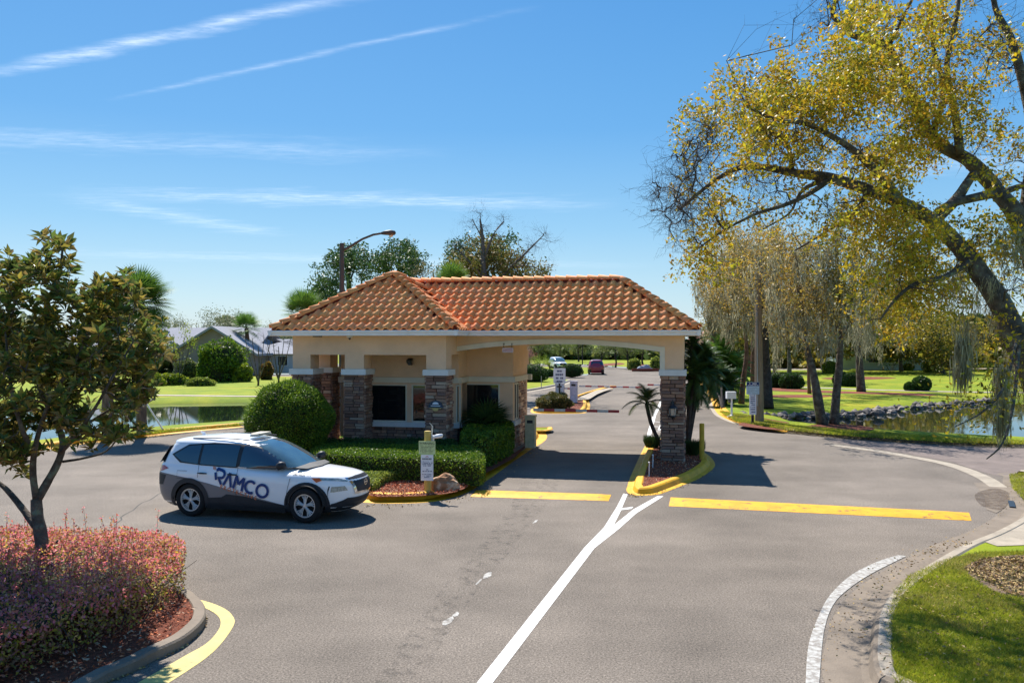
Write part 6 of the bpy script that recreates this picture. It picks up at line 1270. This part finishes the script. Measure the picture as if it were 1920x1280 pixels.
fc = make_car('dark red car driving away on the far road beyond the barrier arms', 'car', m_redpaint, True); q = G(1117, 701.0); fc.location = q; fc.rotation_euler = (0, 0, R(86))
# ================================================================ street furniture, signs, houses, rocks
def bars(mb, x0, x1, z, h, y, seed, dens=0.8):   # a line of illegibly small print
    r_ = random.Random(seed); x = x0
    while x < x1:
        w = r_.uniform(.5, 1.0)*h
        if r_.random() < dens: mb.box(x, min(x+w*.75, x1), y-.0015, y, z-h/2, z+h/2)
        x += w
# signpost with warning and notice boards
b = G(802, 921, .13); sp_ = thing('signpost', 'thick yellow wooden post with a green warning board over a white notice, beside the boulder', 'signpost', b, R(-3))
mb = MB(); mb.lathe([(.088, 0), (.088, .42), (.085, 1.44), (.078, 1.46), (.02, 1.462)], (0, 0, 0), 14); mb.build('post', M('yellow_post', (0.60, 0.42, 0.10), .7, .12, 5, wear=((.42, .34, .2), 6, .58, .1)), sp_, smooth=False)
def board(name, par, w, z0, z1, mat, y=-.10): m_ = MB(); m_.box(-w/2, w/2, y-.012, y, z0, z1); return m_.build(name, mat, par)
sg1 = board('warning_board', sp_, .40, .91, 1.23, m_signy); mb = MB(); mb.box(-.2, .2, -.1125, -.112, .905, .915); mb.build('board_edge', M('green_edge', (.2, .4, .12)), sg1)
me_t = None
def text3(txt, size, par, loc, mat, sp=1.0, name='lettering', wmax=None):
    cu = bpy.data.curves.new('t', 'FONT'); cu.body = txt; cu.size = size; cu.align_x = 'CENTER'; cu.resolution_u = 2; cu.space_character = sp; cu.offset = size*.012; cu.extrude = .001
    o = bpy.data.objects.new('t', cu); C.objects.link(o); me = bpy.data.meshes.new_from_object(o.evaluated_get(bpy.context.evaluated_depsgraph_get())); bpy.data.objects.remove(o); me.materials.clear(); me.materials.append(mat)
    return ob(name, me, par, loc, (R(90), 0, 0))
text3('WARNING', .075, sg1, (0, -.114, 1.150), m_ink)
mb = MB()
for i in range(6): bars(mb, -.17+.01*(i % 2), .17-.02*(i % 3), 1.12-.033*i, .014, -.1125, i)
mb.build('print', M('green_ink', (.08, .10, .05)), sg1)
sg2 = board('notice_board', sp_, .30, .28, .905, m_signw, -.095); mb = MB(); mb.prism([(-.04, -.109, .845), (0, -.109, .875), (.04, -.109, .845), (.03, -.109, .84), (0, -.109, .858), (-.03, -.109, .84)], (0, .002, 0)); mb.build('roof_emblem', m_red, sg2)
mb = MB(); bars(mb, -.115, .115, .80, .042, -.1075, 41, .95); mb.build('print', M('grey_ink', (.14, .14, .15)), sg2)
mb = MB()
for z, w, h in ((.735, .13, .016), (.70, .13, .02), (.668, .12, .02), (.635, .09, .016), (.545, .03, .02), (.505, .12, .022), (.43, .12, .018), (.395, .10, .018), (.36, .07, .018)): bars(mb, -w, w, z, h, -.1075, int(z*1000))
mb.build('print', m_navy, sg2)
mb = MB(); mb.tube([(.09, -.02, 1.2), (.11, -.02, 1.5), (.115, -.02, 1.58), (.05, -.02, 1.66)], [.013, .016, .014, .008], 6); mb.build('bracket', M('pale_bracket', (.62, .6, .5)), sp_)
mb = MB(); mb.tube([(.13, 0, 1.22), (.13, 0, 1.36)], .03, 8); mb.tube([(.12, -.03, 1.31), (.22, -.06, 1.34), (.36, -.10, 1.36), (.37, -.10, 1.35)], [.03, .05, .048, .02], 8); mb.build('security_camera', m_signw, sp_, smooth=True)
# boulder
def rock(name, base, r, seed, mat, par=None, rz=0, cut=.0, sub=3):
    bm = bmesh.new(); bmesh.ops.create_icosphere(bm, subdivisions=sub, radius=1)
    for v in bm.verts:
        p = v.co.copy(); f = 1+.35*noise.noise(p*1.1+Vector((seed, 0, 0)))+.16*noise.noise(p*2.7+Vector((0, seed, 0))); v.co = Vector((p.x*f*r[0], p.y*f*r[1], max(p.z*f, -.35)*r[2]+.35*r[2]))
    me = bpy.data.meshes.new(name); bm.to_mesh(me); bm.free(); me.materials.append(mat); return ob(name, me, par, base, (0, 0, rz))
m_boulder = M('boulder_stone', (.34, .17, .085), .9, .2, 3, bump=1.5, bscale=9, wear=((.52, .40, .28), 3.5, .50, .10))
tag(rock('boulder', G(834, 917, .13), (.36, .26, .29), 3.1, m_boulder, rz=.3), 'brown weathered boulder on the mulch right of the signpost', 'boulder')
# bollard, stake lights
mb = MB(); mb.lathe([(.075, 0), (.075, 1.10), (.07, 1.12), (.01, 1.125)], (0, 0, 0), 14); o = mb.build('bollard', M('bollard_yellow', (.50, .33, .03), .6, .1, 5, wear=((.30, .2, .04), 6, .58, .1))); o.location = G(1316, 862, .12); tag(o, 'tall yellow steel bollard at the kerb right of the pillar', 'bollard')
for u, v, h, lb in ((739, 846, .36, 'white stake light before the left booth windows'), (907, 875, .28, 'white stake light at the right end of the hedge by the kerb'), (1217, 893, .36, 'left and nearer white stake in the pillar bed'), (1224, 876, .34, 'right and farther white stake in the pillar bed')):
    b = G(u, v, .13); t = thing('stake_light', lb, 'marker stake', b, 0, 'white marker stakes'); mb = MB(); mb.tube([(0, 0, 0), (.005, 0, h)], .013, 6); mb.build('stake', m_signw, t); mb = MB(); mb.lathe([(.02, h), (.024, h+.03), (.005, h+.04)], n=8); mb.build('cap', m_signw, t)
# lane sign on the small island
b = G(1049, 764, .13); ls = thing('lane_sign', 'white lane notice on a black post above the island bush', 'sign', b, R(-4)); mb = MB(); Y = b.y; k = Y/F
mb.tube([(0, 0, 0), (0, 0, 3.75-(690-640)*k-.13)], .055, 8); mb.build('post', m_black, ls); zt = 3.75-(690-640)*k-.13; zb = 3.75-(718-640)*k-.13
bo = board('board', ls, .66, zb, zt, m_signw, -.06); mb = MB()
for i, (w, d) in enumerate(((.13, .95), (.21, .95), (.19, .95), (.15, .95))): bars(mb, -w, w, zt-.16-.19*i, .10, -.073, 90+i, d)
bars(mb, -.22, .22, zb+.08, .035, -.073, 99, 1); mb.build('print', m_navy, bo)
# barrier machines and arms
m_arm = M('arm_white', (.72, .68, .66), .5); m_armred = M('arm_red', (.52, .05, .06), .5)
def barrier(base, h, w, label, arm, wcol=m_signw, z_arm=None, nred=5):
    b = Vector(base); t = thing('barrier_gate', label, 'barrier', b, -AL, 'gate barriers'); mb = MB(); mb.box(-w/2, w/2, -w/2, w/2, 0, h); mb.box(-w/2-.02, w/2+.02, -w/2-.02, w/2+.02, h, h+.05); mb.build('cabinet', wcol, t); mb = MB(); mb.box(-w*.3, w*.3, -w/2-.008, -w/2, h*.80, h*.90); mb.build('hatch', m_black, t)
    a, c = arm; L = (Vector(c)-Vector(a)).length; d = (Vector(c)-Vector(a)).normalized(); M_ = t.matrix_basis; inv = (Matrix.Translation(b) @ Matrix.Rotation(-AL, 4, 'Z')).inverted()
    for i in range(nred*2):
        p, q = inv @ (Vector(a)+d*L*i/(nred*2)), inv @ (Vector(a)+d*L*(i+1)/(nred*2)); mb = MB(); dd = (q-p); s_ = Vector((0, 1, 0))*.02
        mb.prism([p-s_-Vector((0, 0, .045)), p+s_-Vector((0, 0, .045)), p+s_+Vector((0, 0, .045)), p-s_+Vector((0, 0, .045))], dd); mb.build('arm_section', m_armred if i % 2 else m_arm, t)
    return t
b = G(995, 800, .13); b = Vector((1600*.0219*0.58, 28.9, .13)); b = Vector((.64, 29.2, .13)); A1 = P(1000, 768, 29.0); A2 = P(1161, 771, 28.6); barrier(b, 1.05, .33, 'beige barrier box at the booth corner with its arm down across the lane', (A1, A2), M('beige_box', (.55, .48, .30)), nred=4)
b = G(1076, 754, .14); Y = b.y; barrier(b, 1.22, .42, 'white barrier cabinet on the island with its arm over the entry lane', (P(1086, 723.5, Y), P(1203, 726, Y-.6)), M('cabinet_pinkish', (.62, .56, .60)))
b = G(1050, 750, .14); Y = b.y; barrier(b, 1.0, .5, 'far white barrier cabinet behind the island bush', (P(1058, 728, Y), P(1070, 728.3, Y)), M('cabinet_white', (.66, .64, .64)), nred=1)
b = G(1290, 760, .14); Y = b.y; barrier(b, 1.1, .42, 'barrier cabinet across the lane hidden behind the pillar, its arm reaching left', (P(1284, 722, Y), P(1214, 721, Y+.4)), nred=3)
# street lamp behind the roof
LY = 33.0; b = Vector((P(641, 640, LY).x, LY, .13)); sl_ = thing('street_lamp', 'tall street lamp with a curved arm rising behind the left roof', 'street lamp', b); I = lambda u, v: P(u, v, LY)-b
mb = MB(); mb.tube([(0, 0, 0), I(641, 600), I(641, 456)], [.12, .11, .085], 10); mb.build('pole', m_lampgray, sl_); mb = MB(); mb.tube([I(642, 470), I(660, 460), I(680, 448), I(700, 440), I(718, 437)], [.05, .05, .045, .045, .04], 8); mb.build('arm', m_lampgray, sl_)
mb = MB(); mb.tube([I(715, 437.5), I(722, 436.5), I(732, 436), I(740, 437), I(742, 437.5)], [.05, .09, .11, .09, .03], 8); hd = mb.build('lamp_head', m_lampgray, sl_, smooth=True); mb = MB(); p = I(733, 438); mb.lathe([(.09, -.06), (.08, -.10), (.03, -.13)], p, 8); mb.build('lens', m_lampglass, hd)
# utility pole and signs on the right verge
b = G(1424, 792, .13); Y = b.y; up_ = thing('utility_pole', 'tall weathered wooden utility pole behind the blue topped sign', 'utility pole', b); mb = MB(); mb.tube([(0, 0, 0), P(1423, 700, Y)-b, P(1422, 560, Y)-b, P(1421, 470, Y)-b], [.20, .18, .14, .12], 10); mb.build('pole', m_pole, up_); mb = MB(); mb.tube([P(1418, 760, Y)-b-Vector((0, .2, 0)), P(1417.5, 560, Y)-b-Vector((0, .15, 0))], .025, 5); mb.build('conduit', m_steel, up_)
b = G(1411, 795, .13); Y = b.y; k = Y/F; rs_ = thing('road_sign', 'blue topped notice above a narrow printed panel beside the utility pole', 'sign', b, R(-2)); zz = lambda v: 3.75-(v-640)*k-.13
mb = MB(); mb.box(-.05, .05, -.04, .04, 0, zz(718)); mb.build('post', m_barkdark, rs_); bo = board('board', rs_, .56, zz(739), zz(716), M('pale_blue_board', (.45, .58, .66)), -.045); mb = MB(); mb.box(-.27, .27, -.0595, -.0575, zz(723.5), zz(716.3)); mb.build('blue_band', m_navy, bo); mb = MB(); bars(mb, -.15, .16, zz(718.8), .05, -.061, 5); bars(mb, -.24, .25, zz(722), .03, -.061, 6); mb.build('print', m_signw, bo)
mb = MB(); [bars(mb, -.22, .22, zz(v), .022, -.0585, int(v*3), .7) for v in (727, 730, 733, 736)]; mb.build('print', m_steel, bo); bo = board('panel', rs_, .30, zz(777), zz(739.3), m_signw, -.045); mb = MB(); [bars(mb, -.10, .10, zz(v), .045, -.0585, int(v*3), .85) for v in (741, 744.5, 748, 751.5, 755, 758.5, 763, 767, 772)]; mb.build('print', m_navy, bo)
b = G(1372, 781, .13); Y = b.y; k = Y/F; t = thing('display_stand', 'small white stand with a flat top on the right verge', 'stand', b); mb = MB(); mb.tube([(0, 0, 0), (0, 0, (781-745)*k)], .045, 8); mb.build('post', m_signw, t); mb = MB(); mb.box(-.26, .18, -.14, .14, (781-747)*k, (781-734)*k); mb.build('box', m_signw, t); mb = MB(); mb.lathe([(.22, 0), (.18, .04), (.05, .10)], n=10); mb.build('base', m_signw, t)
mb = MB(); mb.tube([(0, 0, 0), (-.9, .1, 1.35)], .035, 6); o = mb.build('leaning_stake', m_signw); o.location = G(306, 806, .13); tag(o, 'white stake leaning beside the left fan palm trunk', 'stake')
for u, v, h, lb in ((1085, 703, 26, 'dark mailbox post on the far strip of lawn'), (1092, 683, 32, 'slim tall post on the far lawn')):
    b = G(u, v, .13); k = b.y/F; t = thing('far_post', lb, 'post', b, 0); mb = MB(); mb.tube([(0, 0, 0), (0, 0, h*k*.8)], .09, 6); mb.build('post', m_barkdark, t); mb = MB(); mb.box(-.25, .25, -.2, .2, h*k*.62, h*k*.8) if h < 30 else mb.tube([(0, 0, h*k*.8), (0, 0, h*k*1.05)], .07, 6); mb.build('top', m_barkdark, t)
b = G(1015, 728, .13); mb = MB(); mb.tube([(0, 0, 0), (0, 0, .95)], .03, 5); o = mb.build('thin_post', m_steel); o.location = b; tag(o, 'thin grey post on the grass strip left of the lane sign', 'post')
b = G(1210, 694, .13); t = thing('entrance_stone', 'pale boulder shaped sign stone in the far flower bed', 'sign stone', b); rock('stone', (0, 0, 0), (.95, .3, .5), 7, M('pale_stone', (.38, .42, .48)), t); mb = MB(); mb.box(-1.8, 1.8, -.9, -.6, -.1, .22); mb.build('bed_wall', m_tiledark, t)
for u, v, r_, lb in ((1190, 692, (.85, .8, .95), 'yellow green bush left of the sign stone'), (1229, 693, (.7, .7, 1.1), 'pale grassy bush right of the sign stone')): shrub('bush', lb, 'bush', G(u, v, .1), r_, 1400, .3, l_hedge2, lobes=2)
for u, v, r_, m_, lb in ((1000, 716, (2.6, 1.8, 1.7), l_dark, 'dark clipped mound at the left of the arch view'), (1025, 706, (1.9, 1.4, .9), l_dark, 'low dark mound left of the lane sign'), (1072, 706, (2.4, 1.6, 1.5), l_dark, 'dark clipped mound right of the lane sign'), (1728, 733, (1.35, 1.3, 1.25), l_dark, 'round clipped bush beside the path across the pond'), (1705, 733, (.7, .7, .75), l_dark, 'smaller clipped ball left of the round bush by the path'),
    (1456, 727, (1.8, 1.3, 1.25), l_dark, 'left dark clipped bush behind the moss hung trees'), (1485, 729, (1.9, 1.3, 1.35), l_dark, 'middle dark clipped bush behind the moss hung trees'), (1598, 725, (1.8, 1.3, 1.25), l_dark, 'dark clipped bush right of the paired trees'), (1578, 723, (1.4, 1.2, 1.3), l_dark, 'dark bush touching the slim right tree'), (1602, 707, (1.6, 1.2, .9), l_yel, 'yellow clump of plants before the pale house'), (1702, 694, (1.7, 1.2, 1.0), l_yel, 'yellow green bush at the pale house corner'), (1750, 699, (2.6, 1.6, 1.9), l_yel, 'bright leafy bush beside the dark tree across the pond'), (1556, 700, (1.8, 1.4, 1.6), l_yel, 'bright bush glimpsed between the trunks')):
    shrub('clipped_bush', lb, 'bush', G(u, v, .1), tuple(x*.52 for x in r_), 3600, .12, m_, lobes=0, shell=.88, dome=.75)
b = G(1734, 697, .13); t = thing('mailbox', 'white mailbox on the lawn across the pond', 'mailbox', b); mb = MB(); mb.tube([(0, 0, 0), (0, 0, 1.1)], .09, 6); mb.build('post', m_signw, t); mb = MB(); mb.box(-.25, .45, -.15, .15, 1.0, 1.4); mb.build('box', m_signw, t)
# riprap along the far side of the right pond
m_rock = M('bank_rock', (.30, .27, .26), .9, .25, 2, ramp=[(0, (.05, .048, .045)), (.4, (.13, .115, .11)), (.75, (.24, .205, .18)), (1, (.36, .31, .26))], obr=1, bump=1.2, bscale=6)
rt = thing('rock_bank', 'line of grey boulders edging the far side of the right pond', 'rock bank', G(1600, 776, -.1)); rms = [rock('rock', (0, 0, 0), (1, .9, .8), 11*i+1.7, m_rock, sub=1) for i in range(5)]
line = g2([(1395, 781), (1440, 783), (1500, 782), (1560, 782.5), (1600, 779), (1640, 775), (1700, 767), (1760, 761), (1830, 756), (1880, 753)], -.1); line = smooth(line, 14); ln_ = np.array(line); n_r = 0
for i in range(290):
    q = ln_[int(nr.integers(0, len(ln_)))]; s_ = nr.uniform(.10, .27); src_ = rms[i % 5].data
    o = ob('rock', src_, rt, Vector((q[0]+nr.normal(0, .35), q[1]+nr.normal(.25, .45), nr.uniform(-.22, -.02))) - rt.location, (0, 0, nr.uniform(0, 6.28)), (s_*nr.uniform(.8, 1.4), s_, s_*nr.uniform(.7, 1.1)))
for r_ in rms: bpy.data.objects.remove(r_)
# ---------------------------------------------------------------- houses
m_shingle = M('grey_shingles', (.27, .275, .31), .9, .08, 2.5, bump=.6, bscale=12); m_house = M('pale_house_wall', (.48, .50, .50), .85, .05, 1); m_houseg = M('pale_green_wall', (.42, .52, .45), .85, .05, 1); m_housed = M('taupe_house_wall', (.24, .20, .18), .85, .05, 1)
def house(name, label, parts, wins, walls_mat, roof_mat=m_shingle, doors=()):
    o = Vector(parts[0][0]); t = thing(name, label, 'house', o, 0)
    for (c, w, d, h, rh, axis) in parts:
        c = Vector(c)-o; mb = MB(); mb.box(c.x-w/2, c.x+w/2, c.y, c.y+d, 0, h)
        if axis == 'y': mb.prism([(c.x-w/2, c.y, h), (c.x+w/2, c.y, h), (c.x, c.y, h+rh)], (0, d, 0))
        mb.build('wall', walls_mat, t); mb = MB(); e = .6
        if axis == 'x': mb.prism([(c.x-w/2-e, c.y-e, h-.15), (c.x-w/2-e, c.y+d/2, h+rh), (c.x-w/2-e, c.y+d+e, h-.15), (c.x-w/2-e, c.y+d/2, h+rh-.3)], (w+2*e, 0, 0))
        elif axis == 'hip':
            a = [(c.x-w/2-e, c.y-e, h), (c.x+w/2+e, c.y-e, h), (c.x+w/2+e, c.y+d+e, h), (c.x-w/2-e, c.y+d+e, h), (c.x-w/2+d/2, c.y+d/2, h+rh), (c.x+w/2-d/2, c.y+d/2, h+rh)]; mb.add(a, [(0,1,5,4), (1,2,5), (2,3,4,5), (3,0,4), (3,2,1,0)])
        else:
            for s_ in (-1, 1): mb.prism([(c.x+s_*(w/2+e), c.y-e, h-.2), (c.x, c.y-e, h+rh+.05), (c.x, c.y-e, h+rh-.2), (c.x+s_*(w/2+e), c.y-e, h-.45)][::s_], (0, d+2*e, 0))
        mb.build('roof', roof_mat, t)
    for (x, y, z, w, h) in wins:
        p = Vector((x, y, 0))-o; mb = MB(); mb.box(p.x-w/2-.08, p.x+w/2+.08, p.y-.06, p.y-.01, z-.08, z+h+.08); f = mb.build('window', m_trim, t); mb = MB(); mb.box(p.x-w/2, p.x+w/2, p.y-.075, p.y-.061, z, z+h); mb.build('pane', m_cglass, f)
    return t
hy = 92.0; hx = lambda u, Y=hy: (u-960)/F*Y
house('brick_house', 'large grey roofed house with a front gable across the left pond', [((hx(400), hy, .13), 8.6, 12, 2.5, 2.75, 'y'), ((hx(330), hy+5, .13), 13, 14, 2.4, 2.9, 'x')], [(hx(425), hy, 1.0, 1.4, 1.2), (hx(385), hy, 1.0, 1.0, 1.3), (hx(283), hy+5, .8, 1.2, 1.6)], m_housed)
house('small_house', 'lower grey roofed house between the gable house and the gatehouse', [((hx(512, hy+6), hy+6, .13), 8, 10, 2.2, 1.7, 'hip')], [(hx(495, hy+6), hy+6, .9, 1.3, 1.0), (hx(530, hy+6), hy+6, .9, 1.1, 1.0)], m_house)
house('far_left_house', 'pale house behind the magnolia at the left', [((hx(90), hy+12, .13), 22, 12, 3, 2.6, 'hip')], [(hx(80, hy+12), hy+12, 1, 1.6, 1.3), (hx(130, hy+12), hy+12, 1, 1.6, 1.3)], m_house)
ry = 108.0; rx = lambda u, Y=ry: (u-960)/F*Y
house('pale_house', 'long pale green and cream house across the right pond', [((rx(1660), ry, .13), 11.5, 12, 3.0, 2.8, 'hip'), ((rx(1606), ry+2, .13), 4.5, 8, 3.3, 1.8, 'hip')], [(rx(1648), ry, 1.0, 2.6, 1.3), (rx(1680), ry, .9, 1.6, 1.3)], m_houseg)
house('cream_house', 'cream house partly hidden by dark trees across the pond', [((rx(1722), ry+3, .13), 6.5, 9, 3.0, 2.0, 'hip')], [(rx(1735, ry+3), ry+3, .9, 1.2, 1.2)], M('cream_wall', (.50, .44, .34)))
house('pink_house', 'salmon roofed house glimpsed behind the feather palms', [((rx(1395, 118), 118, .13), 13, 10, 3.2, 3.4, 'hip')], [(rx(1372, 118), 118, 1, 2, 1.4)], M('cream_wall', (.55, .47, .42)), M('salmon_tiles', (.42, .20, .15), .8, .1, 4))
mb = MB(); mb.box(-2.4, 2.4, -.1, .1, 0, 2.2); o = mb.build('wooden_screen', M('brown_boards', (.13, .06, .04))); o.location = (rx(1385, 88), 88, .13); tag(o, 'dark brown timber screen between the red trunks beyond the lawn', 'fence')
# shrubs by the left houses
shrub('large_shrub', 'big rounded dark green shrub tree in front of the grey gable house', 'shrub', G(418, 715, .1), (2.3, 2.2, 2.6), 7000, .26, l_hedge, lobes=14, shell=.55, dome=.55)
for u, v, r_, m_, lb in ((350, 712, (2.2, 1.6, 2.2), l_far, 'dark green bush left of the big shrub tree'), (455, 716, (1.5, 1.3, 1.9), l_yel, 'bright green bush right of the big shrub tree'), (500, 712, (1.0, .9, 1.9), M and leafmat('rusty_leaf', [(.25, .09, .03), (.2, .15, .03)]), 'rust coloured bush by the lower house'), (320, 722, (2.6, 1.6, 1.1), l_yel, 'yellow green plants on the bank left of the shrubs'), (280, 724, (2.0, 1.4, 1.2), l_yel, 'yellow green plants beside the fan palm trunk'), (375, 724, (1.9, 1.2, .8), l_hedge2, 'low pale plants before the big shrub tree')):
    shrub('garden_shrub', lb, 'shrub', G(u, v, .1), tuple(x*.6 for x in r_), 2600, .2, m_, lobes=4)
for u, Y_, lb in ((484, 70, 'left thin leafless tree before the lower house'), (522, 74, 'right thin leafless tree before the lower house'), (335, 72, 'tall thin plants with tufted tops before the gable')):
    b = Vector(((u-960)/F*Y_, Y_, .13)); lim = [([tuple(b), tuple(b+Vector((.1, 0, 1.5))), tuple(b+Vector((0, 0, 3.2)))], .09, .03)] + [([tuple(b+Vector((0, 0, .3))), tuple(b+Vector((d*.6, 0, 2.2))), tuple(b+Vector((d, 0, 4.0)))], .06, .02) for d in (-1.1, -.5, .5, 1.1)]
    tree('bare_tree', lb, 'tree', lim, ell(tuple(b+Vector((0, 0, 3.6))), (1.3, 1, 1.4), 16), l_yel if u == 335 else None, .16, 30 if u == 335 else 0, .5, 7, bark=m_barkgrey, twr=.016)
for u, v, h, w, lb in ((330, 692, 100, 60, 'far trees above the gable house left part'), (400, 692, 104, 70, 'far grey green tree above the house roof'), (440, 692, 106, 50, 'far tree behind the roof ridge right end'), (505, 691, 80, 60, 'far low tree above the lower house'), (540, 691, 76, 50, 'far low tree touching the gatehouse eave')):
    fartree(u, v, h, w, lb, l_fargrey, trunk_f=.45, n=26, group='far trees above the left houses')

m_stain2 = m_stain.copy(); m_stain2.name = 'dirt_stain'; m_stain2.node_tree.nodes['Principled BSDF'].inputs['Base Color'].default_value = (.10, .065, .04, 1)
[setattr(n_.inputs[1], 'default_value', .36) for n_ in m_stain2.node_tree.nodes if n_.type == 'MAP_RANGE']; [setattr(n_.inputs[4], 'default_value', .85) for n_ in m_stain2.node_tree.nodes if n_.type == 'MAP_RANGE']
# fallen leaves and dirt along the gutters
m_litter = M('leaf_litter', (.3, .2, .1), .9, .2, 5, ramp=[(0, (.16, .09, .04)), (.4, (.32, .20, .08)), (.8, (.45, .33, .14))], isl=1)
def litter(line, w, n, z=.012, size=.045):
    p = np.array(smooth(line, 8)); k = nr.integers(0, len(p)-1, n); t = nr.random(n)[:, None]; q = p[k]*(1-t)+p[k+1]*t; d = p[k+1]-p[k]; d /= np.maximum(np.linalg.norm(d, axis=1, keepdims=True), 1e-9); q = q + np.column_stack([-d[:, 1], d[:, 0]])*(np.abs(nr.normal(0, abs(w), n))*(1 if w > 0 else -1))[:, None]
    dd = nr.normal(size=(n, 3)); dd[:, 2] *= .15; leafcloud('fallen_leaves', np.column_stack([q, np.full(n, z)+nr.uniform(0, .012, n)]), size, m_litter, None, .5, dirs=dd, spread=.2, kind='stuff')
litter([tuple(q) for q in near_gut[2:16]][::-1], .12, 200, size=.03); litter(g2([(1620, 1200), (1660, 1100), (1750, 1042), (1830, 1018)], .15), .2, 260, .16); litter(g2([(690, 945), (760, 946), (840, 938), (900, 912), (970, 862), (1010, 836)]), -.2, 260)
litter(g2([(200, 1285), (345, 1215), (388, 1170), (378, 1132)]), .22, 700, .01); litter(g2([(1480, 812), (1600, 823), (1750, 832), (1900, 838)]), .5, 900, .012, .06); litter(g2([(1172, 926), (1200, 932), (1290, 912), (1345, 880)]), .12, 160)
sheet('dirt_stain', smooth(g2([(1830, 925), (1862, 916), (1888, 922), (1892, 940), (1878, 956), (1850, 952), (1832, 940)]), 4, True), .0125, m_stain2)
chips('fallen_leaves', g2([(1650, 1280), (1650, 1160), (1700, 1080), (1990, 1040), (1990, 1280)], .13), 700, .15, m_litter, .05)
chips('fallen_leaves', g2([(1805, 1068), (1845, 1048), (1990, 1040), (1990, 1135), (1900, 1120)], .13), 2600, .146, m_litter, .06)
